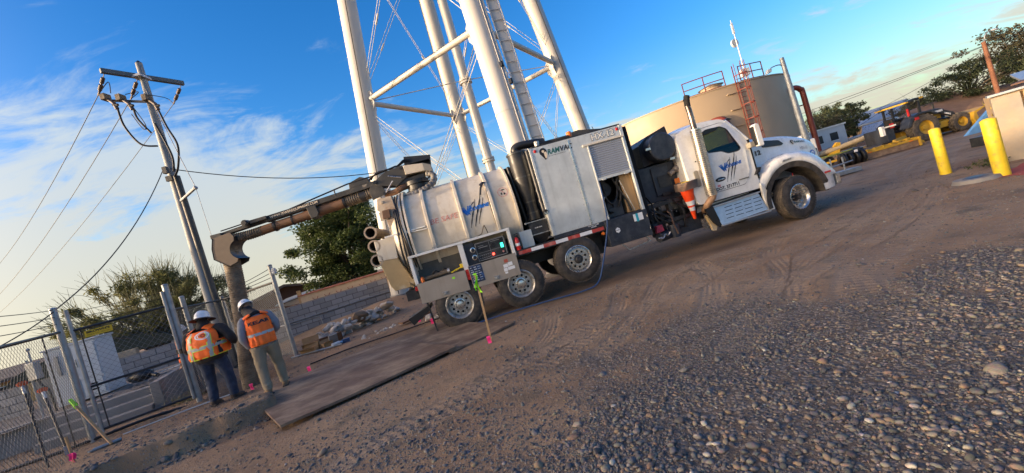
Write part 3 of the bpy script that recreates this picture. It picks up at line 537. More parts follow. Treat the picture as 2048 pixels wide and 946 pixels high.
# --- wheels
def tyre_prof(w): return [(.285, 0), (.30, -.004), (.36, -.016), (.44, -.012), (.485, .012), (.503, .030)] + [q for k in range(4) for q in ((.508, .035 + k * (w - .07) / 4 + .004), (.508, .035 + (k + .8) * (w - .07) / 4), (.497, .035 + (k + .84) * (w - .07) / 4), (.497, .035 + (k + .97) * (w - .07) / 4))] + [(.508, w - .034), (.503, w - .030), (.485, w - .012), (.44, w + .012), (.30, w + .004), (.285, w)]
def tread_mesh(w):
    mb = MB(); n = 54; pr_ = tyre_prof(w)
    mb.lathe(pr_, (0, 0, 0), (0, 1, 0), 48, caps=False, mi=0)
    for k in range(len(mb.f)):
        i = k // 48
        if 5 <= i <= len(pr_) - 6: mb.m[k] = 1
    # bevelled shoulder lugs
    for k in range(n):
        a = 2 * PI * k / n
        for y0, y1 in ((.012, .05), (w - .05, w - .012)):
            c = Vector((math.cos(a) * .5, (y0 + y1) / 2, math.sin(a) * .5)); rot = Matrix(((math.cos(a), 0, -math.sin(a)), (0, 1, 0), (math.sin(a), 0, math.cos(a))))
            mb.obox(c, (.026, y1 - y0, .040), rot, 1)
    return mb.mesh('tyre', [K['rubber'], K['tread']], 50)
TY = tread_mesh(.28)
def disc_mesh(depth, bright):
    vs, fs = sheet(circ(0, 0, .232, 40), [circ(.172 * math.cos(2 * PI * k / 10), .172 * math.sin(2 * PI * k / 10), .026, 12) for k in range(10)], .012)
    mb = MB(); mb.add([(a, depth + t, b) for a, b, t in vs], fs)
    mb.lathe([(.292, -.004), (.298, -.012), (.288, -.016), (.268, .006), (.250, .03), (.240, depth * .6 + .02), (.230, depth + .02), (.23, .25)], (0, 0, 0), (0, 1, 0), 40, caps=False)
    return mb.mesh('rim', K['chrome' if bright else 'steel'], 35)
def hub_mesh(depth, out, kind):
    mb = MB()
    if kind == 'cap': mb.lathe([(.118, depth - .006), (.118, depth - .03), (.10, depth - .035), (.088, depth - .05), (.085, out + .03), (.07, out + .008), (.03, out), (0.0001, out - .002)], (0, 0, 0), (0, 1, 0), 24, caps=False)
    else: mb.lathe([(.10, depth - .006), (.10, depth - .02), (.062, depth - .03), (.060, out + .01), (.05, out), (.0001, out)], (0, 0, 0), (0, 1, 0), 20, caps=False)
    return mb.mesh('hub', K['chrome'] if kind == 'cap' else K['black'], 35)
def lug_mesh(depth, ln, r):
    mb = MB()
    for k in range(10):
        a = 2 * PI * (k + .5) / 10; c = (.1425 * math.cos(a), 0, .1425 * math.sin(a))
        mb.cyl((c[0], depth, c[2]), (c[0], depth - ln * .3, c[2]), r * 1.25, n=8).cyl((c[0], depth - ln * .3, c[2]), (c[0], depth - ln, c[2]), r, r * .7, n=8)
    return mb.mesh('lug_nuts', K['chrome'], 40)
DRUM = MB().cyl((0, .14, 0), (0, .27, 0), .225, n=24).mesh('brake_drum', K['hole'], 40)
def wheel(s, y, z, style, rot=0, label=None):
    w = TR_wheel = bpy.data.objects.new('wheel', None); COL.objects.link(w); w.parent = TR; w.location = (s, y, z); w.rotation_euler = (0, rot[1] if isinstance(rot, tuple) else 0, rot[0] if isinstance(rot, tuple) else rot)
    link('tyre', TY, w); link('brake_drum', DRUM, w)
    d, out, kind, ln, rr, br = style
    link('rim', disc_mesh(d, br) if style not in DM else DM[style][0], w); 
    if style not in DM: DM[style] = ([c for c in bpy.data.objects if c.parent == w and c.name.startswith('rim')][0].data, hub_mesh(d, out, kind), lug_mesh(d, ln, rr))
    link('hub', DM[style][1], w); link('lug_nuts', DM[style][2], w)['kind'] = 'stuff'
    if label: w['label'] = label
    return w
DM = {}
REAR = (.105, -.015, 'cap', .035, .017, False); PUSH = (.012, -.05, 'dark', .05, .021, True); STEER = (.13, -.01, 'dark', .10, .020, True)
wheel(0, 0, .46, REAR, (0, .2), 'rearmost wheel with domed silver hub'); wheel(1.37, 0, .50, REAR, (0, .7), 'second wheel with domed silver hub'); wheel(2.72, .03, .645, PUSH, (0, .4), 'bright flat-faced lifted wheel'); wheel(8.18, .02, .53, STEER, (R(9), .3), 'front wheel turned away with deep bright rim')
for s, z in ((0, .46), (1.37, .50)): o = link('inner_tyre', TY, TR); o.location = (s, .33, z)
for s, z in ((0, .46), (1.37, .50), (2.72, .645), (8.18, .53)): o = link('far_tyre', TY, TR); o.location = (s, 2.2, z)
# --- vacuum tank
TC, TRd = 2.115, 1.05
def tankp(s, a, off=0.): return (s, 1.25 - (TRd + off) * math.cos(a), TC + (TRd + off) * math.sin(a))   # a=0 faces the camera side
mb = MB(); mb.lathe([(.0001, -.72), (.45, -.70), (.8, -.66), (TRd - .03, -.62), (TRd, -.58), (TRd, 1.72), (TRd - .03, 1.76), (.8, 1.83), (.0001, 1.92)], (0, 1.25, TC), (1, 0, 0), 72); part(mb, 'vacuum_tank', K['tank'], smooth=30)
for s in (-.17, .56, 1.26):
    mb = MB(); mb.lathe([(TRd - .01, s - .035), (TRd + .045, s - .035), (TRd + .052, s - .028), (TRd + .052, s + .028), (TRd + .045, s + .035), (TRd - .01, s + .035)], (0, 1.25, TC), (1, 0, 0), 72, caps=False); part(mb, 'rib', K['tank'], smooth=30)
for s, r in ((-.60, .075), (-.68, .075), (1.75, .05)): part(MB().lathe([(TRd - .05, s - .022), (TRd + r, s - .022), (TRd + r, s + .022), (TRd - .05, s + .022)], (0, 1.25, TC), (1, 0, 0), 72, caps=False), 'door_flange', K['tank'], smooth=30)
# rear door: ring frame, dish, hinges and hydraulic hose bundle
mb = MB(); mb.lathe([(.3, -1.12), (.75, -1.06), (.98, -.95), (1.06, -.80), (1.06, -.70)], (0, 1.25, TC), (1, 0, 0), 56); part(mb, 'rear_door', K['tank'], smooth=40)
mb = MB().prism([(-1.08, 3.10), (-.78, 3.09), (-.74, 2.45), (-.80, 2.2), (-.98, 2.2), (-1.02, 2.75), (-1.14, 2.86)], .33, .40); mb.cyl((-1.0, .30, 3.0), (-1.0, .43, 3.0), .03); mb.box(-1.12, -.96, .29, .33, 2.62, 2.80)
part(mb, 'door_bracket', mat('bracket_worn_cream', (.55, .45, .33), .6, v=.15, c2=(.24, .12, .06), k=.60, s=6), bev=.006)
mb = MB().prism([(-1.06, 2.64), (-.90, 2.64), (-.88, 2.82), (-1.04, 2.82)], .27, .325); part(mb, 'door_latch', K['rust'], bev=.006)
for k, (ds, rr) in enumerate(((0, .022), (.045, .020), (.09, .024), (.13, .018))):
    a = np.linspace(1.12, -.62, 16); part(MB().tube([tankp(-.84 + ds + .03 * math.sin(q * 3 + k), q, .055 + .02 * (k % 2)) for q in a], rr, 8), 'hydraulic_hose', K['black'], smooth=60)
part(MB().box(-1.12, -.25, .165, .20, 2.235, 2.265).beam((-1.1, .185, 2.25), (-.22, .16, 2.19), .03, .02), 'door_arm', K['white'], bev=.004)
# discharge chute below the rear door: cream upper half, ochre lower half
c0 = [(-1.38, 2.24), (-.94, 2.24), (-1.0, 1.76), (-1.40, 1.80)]; c1 = [(-1.40, 1.80), (-1.0, 1.76), (-.80, 1.14), (-.86, 1.08), (-1.24, 1.10), (-1.30, 1.2)]
part(MB().prism(c0, .28, 2.2), 'chute_upper_panel', K['tank'], bev=.012); part(MB().prism(c1, .285, 2.2), 'chute_lower_panel', K['ochre'], bev=.012)
part(MB().box(-.92, -.60, .30, .36, 1.16, 1.22).cyl((-.84, .24, 1.2), (-.84, .40, 1.2), .05).box(-.98, -.90, .25, .30, 1.10, 1.20).cyl((-.92, .25, 1.13), (-.78, .24, 1.03), .018, n=8), 'chute_latch', K['ochre'], smooth=40)
part(MB().box(-1.02, -.72, .1, 2.4, .82, 1.02).box(-.82, -.70, .06, .16, .96, 1.10), 'rear_bumper', K['black'], bev=.01); part(MB().box(-.795, -.725, .045, .06, .985, 1.075), 'tail_light', K['red'], bev=.006)
part(MB().prism([(-1.12, .46), (-.62, .62), (-.60, .56), (-.66, .50), (-1.04, .30)], .12, .56), 'mud_flap', K['plastic'], bev=.004)
part(MB().beam((-.64, .08, .70), (-.60, .08, .02), .05, .03), 'support_leg', K['black'])
# --- curbside tool boxes: white frame, two open lockers, drop-down panels
mb = MB()
mb.box(-.76, 1.44, .0, .42, 1.675, 1.725); mb.box(-.76, -.69, .01, .40, 1.10, 1.675); mb.box(.29, .40, .012, .40, 1.10, 1.675); mb.box(1.37, 1.44, .01, .40, 1.12, 1.675)
part(mb, 'locker_frame', K['white'], bev=.006)
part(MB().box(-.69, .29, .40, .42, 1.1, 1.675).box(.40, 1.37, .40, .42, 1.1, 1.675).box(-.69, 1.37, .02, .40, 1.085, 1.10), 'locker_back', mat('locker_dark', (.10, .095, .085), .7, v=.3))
mb = MB(); mb.grid(lambda u, v: tankp(-.69 + .98 * u, -.62 + .35 * v, -.3), 2, 4); 
for nm, s0, s1 in (('rear', -.73, .30), ('front', .375, 1.42)):
    d = part(MB().box(s0, s1, -.035, -.012, .70, 1.125 if nm == 'rear' else 1.175), 'locker_door', K['tanpaint'], bev=.004)
    sc = (s0 + s1) / 2; part(MB().box(sc - .05, sc + .05, -.048, -.036, .745, .815).box(sc - .06, sc + .06, -.062, -.046, .80, .812).cyl((sc, -.07, .775), (sc, -.036, .775), .022, n=10), 'latch', K['steel'], d, bev=.003)
    part(MB().cyl((s0, -.02, .70 + .005), (s1, -.02, .705), .012, n=6), 'hinge', K['steel'], d)
part(MB().box(.305, .37, -.02, 0.0, .9, 1.12), 'tail_lamp_strip', K['red'])
# warning sign and stickers on the front locker door (flat print)
part(MB().box(.39, .66, -.0405, -.0375, .80, 1.165), 'instruction_sign', mat('sign_blue_black', (.02, .03, .06), .4, v=.1, c2=(.02, .10, .30), k=.60, s2=9))
for z, t, w in ((1.12, 'CAUTION', .2), (1.07, 'READ BEFORE USE', .22), (1.02, 'KEEP CLEAR', .2), (.97, 'SAFETY FIRST', .21)): pass
mb = MB()
for k in range(7):
    z = 1.115 - k * .046
    for j in range(3): mb.box(.41 + j * .078, .41 + j * .078 + random.uniform(.03, .065), -.0425, -.0408, z, z + random.uniform(.008, .022))
part(mb, 'sign_print', mat('grey_print', (.42, .45, .5), .5, v=0))
mb = MB()
for a, b, c_, d in ((1.10, 1.20, .93, 1.0), (1.205, 1.30, .945, 1.02), (1.09, 1.17, .85, .92), (1.18, 1.33, .86, .925), (1.10, 1.16, .80, .84)): mb.box(a, b, -.0405, -.0375, c_, d)
part(mb, 'white_stickers', K['inkwhite']); part(MB().box(1.14, 1.22, -.0405, -.0375, 1.03, 1.10), 'red_sticker', mat('red_sticker', (.45, .1, .06), .5))
part(MB().add([(.0, -.0365, 1.02), (.055, -.0365, 1.01), (.06, -.0365, 1.055), (.0, -.0365, 1.05)], [(0, 1, 2, 3)]), 'green_paint_mark', K['limetape'])
# control panel
cp = part(MB().box(.62, 1.30, .10, .16, 1.19, 1.60), 'control_panel', K['black'], bev=.005)
mb = MB(); mb.box(.64, .655, .09, .099, 1.20, 1.59).box(1.265, 1.28, .09, .099, 1.20, 1.59).box(.64, 1.28, .09, .099, 1.575, 1.59).box(.64, 1.28, .09, .099, 1.20, 1.213).box(.655, 1.265, .094, .099, 1.365, 1.371).box(.94, .946, .094, .099, 1.21, 1.58)
for k in range(6):
    for j in range(2): mb.cyl((.69 + k * .045, .085, 1.25 + j * .06), (.69 + k * .045, .1, 1.25 + j * .06), .012, n=8)
mb.box(.70, .90, .093, .099, 1.47, 1.485).box(.70, .82, .093, .099, 1.51, 1.52).box(.98, 1.2, .093, .099, 1.54, 1.55)
part(mb, 'panel_trim', mat('panel_grey', (.24, .24, .24), .5, v=.1), cp, smooth=40)
for s, z, r in ((1.02, 1.46, .05), (1.20, 1.53, .03), (.76, 1.43, .035)): part(MB().lathe([(r, .10), (r, .075), (r * .85, .07), (.0001, .075)], (s, 0, z), (0, 1, 0), 16, caps=False), 'gauge', K['plastic'], cp, smooth=40)
part(MB().box(1.175, 1.235, .08, .095, 1.36, 1.46), 'green_display', K['led_g'], cp); part(MB().cyl((.98, .075, 1.275), (.98, .1, 1.275), .026, n=14), 'red_lamp', K['led_r'], cp); part(MB().cyl((1.20, .085, 1.27), (1.20, .1, 1.27), .022, n=12), 'stop_button', K['inkred'], cp)
for z in (1.475, 1.315): part(MB().lathe([(.045, .05), (.058, .04), (.058, .02), (.038, .015), (.038, .06)], (.575, 0, z), (0, 1, 0), 18, caps=False), 'hose_port', K['chrome'], smooth=40)
part(MB().box(.41, .62, .09, .2, 1.1, 1.64), 'port_panel', K['navy'])
# --- tank lettering and fittings (print wrapped on the cylinder)
def wrap(s0, z0, sl=0.):
    a0 = math.asin((z0 - TC) / TRd)
    return lambda x, y: tankp(s0 + x, a0 + (y + sl * x) / TRd, .006)
text('BE SAFE', .62, wrap(-.13, 2.24), K['inkred'], TR, bold=.012, h=.115, shear=.15)
def claw(fn, w, parent=None):
    """blue W of claw strokes, blue name, black scratches; fn maps (x,y) in 0..w"""
    k = w / .62
    mb = MB()
    def stroke(pts, r, m):
        vs = []; n = len(pts)
        for i, (a, b) in enumerate(pts):
            t = i / (n - 1); q = pts[min(i + 1, n - 1)]; p = pts[max(i - 1, 0)]; dx, dy = q[0] - p[0], q[1] - p[1]; l = math.hypot(dx, dy) or 1; ww = r * (math.sin(PI * min(max(t, .04), .96)) ** .6) * (1 + .25 * math.sin(i * 2.4)); vs.append((a - dy / l * ww, b + dx / l * ww)); vs.append((a + dy / l * ww, b - dx / l * ww))
        m.add([fn(a * k, b * k) for a, b in vs], [(2 * i, 2 * i + 1, 2 * i + 3, 2 * i + 2) for i in range(n - 1)])
    bl = MB()
    for x0, y0, x1, y1, r in ((-.02, .20, .075, .045, .016), (.02, .215, .085, .05, .014), (.055, .22, .10, .05, .013), (.16, .235, .085, .03, .015), (.20, .235, .12, .06, .013), (.235, .235, .135, .06, .013), (.03, .16, .10, .02, .022), (.13, .17, .12, .03, .018), (.10, .12, .16, .02, .016)):
        stroke([(lerp(x0, x1, t) + .012 * math.sin(t * 3), lerp(y0, y1, t)) for t in np.linspace(0, 1, 7)], r, bl)
    bl.build('logo_claw', K['inkblue'], parent)
    for x0, y0, x1, y1, r in ((.34, .34, .10, -.26, .013), (.50, .46, .20, -.25, .015), (.52, .33, .29, -.22, .012), (.30, .30, .24, .22, .010)):
        stroke([(lerp(x0, x1, t) + .020 * math.sin(t * 5) * (1 - t), lerp(y0, y1, t)) for t in np.linspace(0, 1, 12)], r, mb)
    mb.build('logo_scratches', K['inkblack'], parent)
    text('OLVERINE', .45 * k, lambda x, y: fn(x + .17 * k, y + .085 * k + .05 * x), K['inkblue'], parent, name='logo_lettering', bold=.055, shear=.25, h=.085 * k)
claw(lambda x, y: wrap(.58, 2.20)(x, y - .0), .62, TR)
def ring(fn, cx, cy, r, w, m, parent, name, n=28):
    mb = MB(); mb.grid(lambda u, v: fn(cx + (r - w * v) * math.cos(2 * PI * u), cy + (r - w * v) * math.sin(2 * PI * u)), n, 1); return mb.build(name, m, parent)
wf = wrap(1.46, 2.40)
ring(wf, .1, .12, .115, .013, K['inkred'], TR, 'prohibition_ring')
part(MB().add([wf(*p) for p in ((.02, .21), (.03, .22), (.185, .04), (.175, .03))], [(0, 1, 2, 3)]), 'prohibition_bar', K['inkred'])
mb = MB()
for pts in ([(.07, .17), (.10, .19), (.15, .185), (.16, .165), (.12, .165), (.11, .15)], [(.045, .10), (.075, .12), (.085, .07), (.06, .05)], [(.11, .09), (.14, .10), (.15, .05), (.115, .045)]): mb.add([wf(*p) for p in pts], [tuple(range(len(pts)))])
part(mb, 'prohibition_figure', K['inkblack']); text('NO\nSMOKING', .16, lambda x, y: wf(x + .02, y + .27), mat('faded_print', (.36, .35, .32), .6, v=0), TR, align='CENTER', h=.06)
mb = MB(); a1 = math.asin((2.78 - TC) / TRd); mb.tube([tankp(1.12, a1, .04), tankp(1.20, a1 + .02, .08), tankp(1.24, a1 + .03, .04)], .025, 8); mb.tube([tankp(1.19, a1, .07), tankp(1.12, a1 - .12, .10), tankp(1.07, a1 - .24, .05)], .022, 8); part(mb, 'level_indicator', K['black'], smooth=60)
part(MB().tube([tankp(1.24 - .03 * math.sin(t * 3), lerp(a1, -.38, t), .03) for t in np.linspace(0, 1, 12)], .010, 6), 'cable', K['black'], smooth=60)
part(MB().tube([tankp(.72, -.37, .05), tankp(.86, -.33, .06), tankp(.94, -.20, .03), tankp(.955, -.17, .05), tankp(.98, -.25, .04), tankp(.995, -.35, .03)], .010, 6), 'cable_loop', K['plastic'], smooth=60)
part(MB().tube([tankp(-.20, -.28, .06), tankp(-.19, -.36, .09), tankp(-.20, -.40, .06)], .016, 6).box(-.23, -.15, .05, .09, 1.74, 1.78), 'clamp_handle', K['steel'], smooth=60)
part(MB().tube([tankp(-.14, -.31, .02), tankp(.1, -.345, .015), tankp(.5, -.35, .015)], .008, 5), 'weld_seam', K['tank'], smooth=60)
# --- deck edge with red and white conspicuity tape
part(MB().box(1.44, 3.50, .03, .10, 1.07, 1.20).box(1.44, 2.35, .10, 1.25, 1.15, 1.19), 'deck_edge', K['black'], bev=.004)
s = 1.50; k = 0
while s < 3.46:
    e = min(s + .28, 3.48); part(MB().box(s, e, .0265, .0295, 1.095, 1.17), 'red_tape' if k % 2 == 0 else 'white_tape', K['tapered' if k % 2 == 0 else 'tapewhite']); s = e; k += 1
part(MB().box(1.64, 1.92, .18, .5, 1.19, 1.56), 'step_box', K['alu'], bev=.01)
# --- cyclone separator
cx, cy = 2.115, .46
part(MB().lathe([(.135, 1.90), (.135, 2.14), (.215, 2.70), (.215, 3.26), (.22, 3.26), (.22, 3.30), (.15, 3.32)], (cx, cy, 0), (0, 0, 1), 28), 'cyclone', K['black'], smooth=35)
mb = MB()
for z, r in ((3.27, .235), (2.72, .222), (2.15, .142), (1.90, .155)): mb.lathe([(r - .02, z - .015), (r, z - .015), (r, z + .015), (r - .02, z + .015)], (cx, cy, 0), (0, 0, 1), 28, caps=False)
part(mb, 'clamp_band', mat('dull_band', (.08, .08, .08), .4, .6), smooth=30)
mb = MB().lathe([(.145, 1.90), (.15, 1.74)], (cx, cy, 0), (0, 0, 1), 20); mb.hexa([(cx - .2, cy - .2, 1.42), (cx + .2, cy - .2, 1.42), (cx + .2, cy + .2, 1.42), (cx - .2, cy + .2, 1.42), (cx - .19, cy - .19, 1.68), (cx + .19, cy - .19, 1.68), (cx + .19, cy + .19, 1.68), (cx - .19, cy + .19, 1.68)]); mb.hexa([(cx - .07, cy - .1, 1.2), (cx + .12, cy - .1, 1.2), (cx + .12, cy + .1, 1.2), (cx - .07, cy + .1, 1.2), (cx - .2, cy - .2, 1.40), (cx + .2, cy - .2, 1.40), (cx + .2, cy + .2, 1.40), (cx - .2, cy + .2, 1.40)])
part(mb, 'cyclone_hopper', K['black'], smooth=35); part(MB().beam((cx - .28, cy - .23, 1.70), (cx + .27, cy - .23, 1.70), .02).beam((cx - .26, cy - .23, 1.41), (cx + .28, cy - .23, 1.41), .02).cyl((cx - .27, cy - .26, 1.70), (cx - .27, cy - .2, 1.70), .022, n=8), 'hopper_clamp', K['steel'])
text('DUMP HERE', .17, lambda x, y: (cx - .09 + x, cy - .204, 1.54 + y), K['inkwhite'], TR, bold=.02)
part(MB().tube(catmull([(cx, cy, 3.30), (cx - .01, cy, 3.38), (cx + .12, cy, 3.43), (cx + .45, cy + .05, 3.42), (2.8, cy + .1, 3.40)], 5), .13, 14, flat=.7), 'elbow_duct', K['black'], smooth=60)
part(MB().tube([(2.30, .12, 3.22), (2.30, .10, 1.95), (2.30, .08, 1.86), (2.31, .02, 1.82)], .048, 12).cyl((2.30, .10, 2.30), (2.30, .10, 2.34), .062).cyl((2.30, .10, 2.06), (2.30, .10, 2.12), .062).cyl((2.31, .03, 1.83), (2.31, -.005, 1.82), .056), 'drain_pipe', K['black'], smooth=50)
part(MB().lathe([(.02, -.008), (.042, -.008), (.042, .004), (.02, .004)], (2.312, 0, 1.82), (0, 1, 0), 16, caps=False), 'pipe_ring', K['chrome'])
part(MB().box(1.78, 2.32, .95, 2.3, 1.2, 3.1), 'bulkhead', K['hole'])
part(MB().tube([(1.86, .55, 3.05), (1.88, .45, 2.4), (1.95, .5, 1.6), (1.93, .6, 1.3)], .04, 8).tube([(2.0, .72, 3.1), (1.97, .7, 2.3), (2.0, .7, 1.3)], .03, 8), 'cable_bundle', K['plastic'], smooth=60)
# --- aluminium pump enclosure
S0, S1, Z0, Z1 = 2.34, 4.47, 1.28, 3.22
vs, fs = sheet([(S0, Z0), (3.60, Z0), (3.60, 2.985), (4.455, 2.985), (4.455, Z0), (S1, Z0), (S1, Z1), (S0, Z1)], [], .01); part(MB().add([(a, .025 + t, b) for a, b, t in vs], fs), 'enclosure_side', K['alu'], bev=0)
part(MB().box(S0, S0 + .02, .03, 2.48, Z0, Z1).box(S1 - .02, S1, .03, 2.48, Z0, Z1).box(S0, S1, 2.46, 2.48, Z0, Z1).box(S0, S1, .03, 2.48, Z1 - .02, Z1), 'enclosure_body', K['alu'])
part(MB().box(S0 - .015, S0 + .035, .008, .045, Z0, Z1), 'corner_post', K['alu'], bev=.004); part(MB().box(S1 - .06, S1 + .012, .008, .045, Z0 - .02, Z1 + .01), 'corner_post', K['alu'], bev=.004)
part(MB().box(3.205, 3.235, .012, .0195, Z0, Z1 - .02), 'seam_strip', K['chrome'])
part(MB().box(3.50, 4.46, -.02, .02, 2.955, 3.0), 'door_header', mat('header_cream', (.58, .54, .46), .5, v=.1), bev=.005)
mb = MB()
for z in np.arange(1.36, 3.2, .13):
    for s in (2.40, 3.17, 3.27): mb.ell((s, .019, z), (.009, .006, .009), 6, 4)
for s in np.arange(2.5, 4.4, .14):
    for z in (3.19,) + ((1.31,) if s < 3.55 else ()): mb.ell((s, .019, z), (.009, .006, .009), 6, 4)
for z in np.arange(1.34, 3.2, .11): mb.ell((4.44, .007, z), (.008, .006, .008), 6, 4)
o = part(mb, 'rivets', K['steel'], smooth=180); o['kind'] = 'stuff'
# roller shutter: each slat a part
shm = MB().prism([(0, 0), (.006, .006), (.012, .024), (.006, .043), (0, .047)], 3.63, 4.42, fn=lambda a, b, t: (t, .03 - a, b)).mesh('slat', mat('shutter_grey', (.38, .40, .42), .45, .5, v=.08, s=4))
for k in range(16):
    o = link('slat', shm, TR); o.location = (0, 0, 2.215 + k * .0475)
part(MB().box(3.62, 4.43, .005, .035, 2.155, 2.215).box(3.72, 3.80, -.02, .005, 2.14, 2.17).box(4.24, 4.33, -.02, .005, 2.14, 2.17), 'shutter_bar', K['alu'], bev=.004)
part(MB().box(3.60, 3.63, .0, .05, 1.28, 2.96).box(4.42, 4.45, .0, .05, 1.28, 2.96), 'shutter_guide', K['alu'], bev=.003)
# open locker interior: pumps, hoses, reel and ply lining lit from outside
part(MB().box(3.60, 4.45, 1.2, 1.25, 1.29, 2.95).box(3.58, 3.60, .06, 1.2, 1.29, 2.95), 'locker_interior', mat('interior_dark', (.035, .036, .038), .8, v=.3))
part(MB().box(4.16, 4.44, .16, .22, 1.30, 2.2), 'plywood_lining', K['wood'], bev=.003)
mb = MB(); mb.box(3.66, 4.10, .25, .7, 1.29, 1.50).box(3.72, 3.95, .3, .6, 1.50, 1.62).cyl((4.0, .25, 1.55), (4.0, .6, 1.55), .11).cyl((3.85, .4, 1.95), (3.85, .9, 1.95), .17).box(3.70, 3.9, .35, .6, 1.95, 2.25); part(mb, 'water_pump', mat('pump_grey', (.07, .072, .078), .5, .3, v=.3), bev=.01)
for q in ([(4.15, .12, 2.2), (4.05, .15, 1.95), (4.18, .16, 1.6), (4.22, .14, 1.32)], [(3.70, .14, 2.2), (3.76, .2, 1.8), (3.72, .16, 1.45), (3.9, .3, 1.4)], [(3.98, .2, 2.2), (4.10, .16, 1.8), (4.0, .2, 1.5)], [(3.66, .1, 1.9), (3.80, .12, 1.6), (4.0, .18, 1.72), (4.12, .2, 2.1)]): part(MB().tube(catmull(q, 6), .024, 8), 'pump_hose', K['plastic'], smooth=60)
part(MB().cyl((4.12, .10, 2.05), (4.28, .08, 1.32), .012, n=6).cyl((3.64, .09, 1.72), (3.69, .09, 1.78), .02), 'valve_lever', K['steel'])
part(MB().cyl((3.56, -.02, 1.42), (3.58, -.02, 1.66), .008, n=6), 'grab_handle', K['steel'])
# lower dark equipment box, skirt
lb = part(MB().box(3.50, 4.50, .0, .9, .68, 1.285), 'lower_box', K['navy'], bev=.012)
part(MB().box(3.60, 4.42, -.008, -.001, .74, 1.25), 'lower_box_door', K['navy'], lb, bev=.004)
part(MB().box(4.16, 4.38, -.014, -.009, 1.075, 1.235), 'white_decal', K['tapewhite'], lb); part(MB().box(4.215, 4.27, -.017, -.0145, 1.06, 1.237), 'teal_decal', mat('teal_decal', (.02, .33, .42), .5), lb)
hx = [(3.74 + .055 * math.cos(PI / 6 + PI / 3 * k), 1.0 + .062 * math.sin(PI / 6 + PI / 3 * k)) for k in range(6)]
part(MB().prism(hx, -.0125, -.009), 'hexagon_decal', K['tapewhite'], lb); text('NAPA', .075, lambda x, y: (3.7025 + x, -.0150, .99 + y), K['inkblack'], lb, bold=.03)
part(MB().cyl((4.47, -.012, .82), (4.47, -.012, .88), .008, n=6).cyl((4.47, -.012, 1.1), (4.47, -.012, 1.16), .008, n=6), 'hinge', K['chrome'], lb)
part(MB().cyl((3.40, -.0, 1.02), (3.40, .03, 1.02), .035, n=14), 'amber_marker', K['orange'])
part(MB().box(2.34, 3.50, .028, .09, 1.205, 1.275), 'skirt_band', K['navy'], bev=.003)
text('WATER TANK\nDRAIN', .26, lambda x, y: (3.12 + x, .024, 1.207 + y), K['inkwhite'], TR, align='CENTER', h=.062, bold=.02)
part(MB().beam((3.78, .1, .66), (3.92, .1, .50), .05, .02).beam((3.92, .1, .50), (4.45, .12, .56), .05, .02).beam((4.45, .12, .56), (4.38, .12, .68), .04, .02), 'step_hanger', K['steel'])
part(MB().box(2.9, 3.5, .5, 1.2, .55, 1.05).cyl((2.95, .4, .9), (2.95, 1.0, .9), .1), 'under_box', K['black'], bev=.01)
for s, z in ((2.45, 3.14), (4.36, 3.15)): part(MB().lathe([(.034, .018), (.034, .006), (.028, .0), (.0001, -.004)], (s, 0, z), (0, 1, 0), 18, caps=False), 'marker_lamp', K['red'], smooth=40)
# RAMVAC logo (ram head beside two-colour lettering)
def ramlogo(fn, w, parent, m1, m2, sub=True):
    k = w / .72; f2 = lambda pts: [fn(a * k, b * k) for a, b in pts]
    mb = MB(); mb.add(f2(circ(.02, .055, .085, 18)), [tuple(range(18))]); mb.add(f2([(-.04, 0), (.05, -.01), (.07, -.10), (.03, -.12)]), [(0, 1, 2, 3)]); mb.build('logo_horn', K['inkblack'], parent)
    g = lambda x, y: Vector(fn(x * k, y * k)) + LOGO_N * .002
    mb = MB(); mb.add([g(*p) for p in [(.03, .04), (.085, .05), (.10, -.02), (.075, -.09), (.045, -.10), (.03, -.02)]], [tuple(range(6))]); mb.add([g(*p) for p in circ(.02, .065, .03, 10)], [tuple(range(10))]); mb.build('logo_face', K['inkcream'], parent)
    text('RAM', .29 * k, lambda x, y: fn(x + .115 * k, y - .03 * k), m1, parent, 'logo_lettering', bold=.03, shear=.2, h=.115 * k); text('VAC', .29 * k, lambda x, y: fn(x + .415 * k, y - .03 * k), m2, parent, 'logo_lettering', bold=.03, shear=.2, h=.115 * k)
    if sub: text('BY SEWER EQUIPMENT', .40 * k, lambda x, y: fn(x + .12 * k, y - .075 * k), m2, parent, 'logo_lettering', h=.022 * k)
LOGO_N = Vector((0, -1, 0))
ramlogo(lambda x, y: (2.60 + x, .0165, 3.03 + y * 1.05 + .0 * x), .70, TR, K['inkgreen'], K['inkblack'])
text('HX-12', .55, lambda x, y: (3.735 + x, .0165, 3.035 + y), K['inkblack'], TR, h=.155, bold=.045); text('HX-12', .535, lambda x, y: (3.742 + x, .0140, 3.045 + y), mat('cream_model_print', (.72, .70, .64), .4, v=.04), TR, h=.135, bold=.02)
# roof items
part(MB().prism([(3.35, 3.22), (4.47, 3.22), (4.4, 3.27), (3.62, 3.42), (3.40, 3.40)], .35, 2.2), 'roof_hatch', K['boom'], bev=.01)
part(MB().box(2.4, 4.46, .05, 2.4, 3.221, 3.26).cyl((2.55, .12, 3.29), (3.3, .12, 3.29), .035), 'roof_edge', K['black'], bev=.006)
part(MB().lathe([(.055, 3.26), (.06, 3.30), (.058, 3.385), (.05, 3.40), (.0001, 3.402)], (3.34, .2, 0), (0, 0, 1), 18), 'amber_beacon', K['orange'], smooth=40)
part(MB().cyl((2.56, .12, 3.24), (2.56, .12, 3.36), .06).cyl((2.53, .05, 3.33), (2.6, .2, 3.33), .03), 'roof_valve', K['steel'], smooth=40); part(MB().cyl((3.93, .2, 3.24), (3.90, .2, 3.38), .008, n=5), 'aerial', K['black'])
part(MB().box(4.47, 4.62, .12, 2.3, 1.0, 3.18), 'rear_screen', K['hole'])
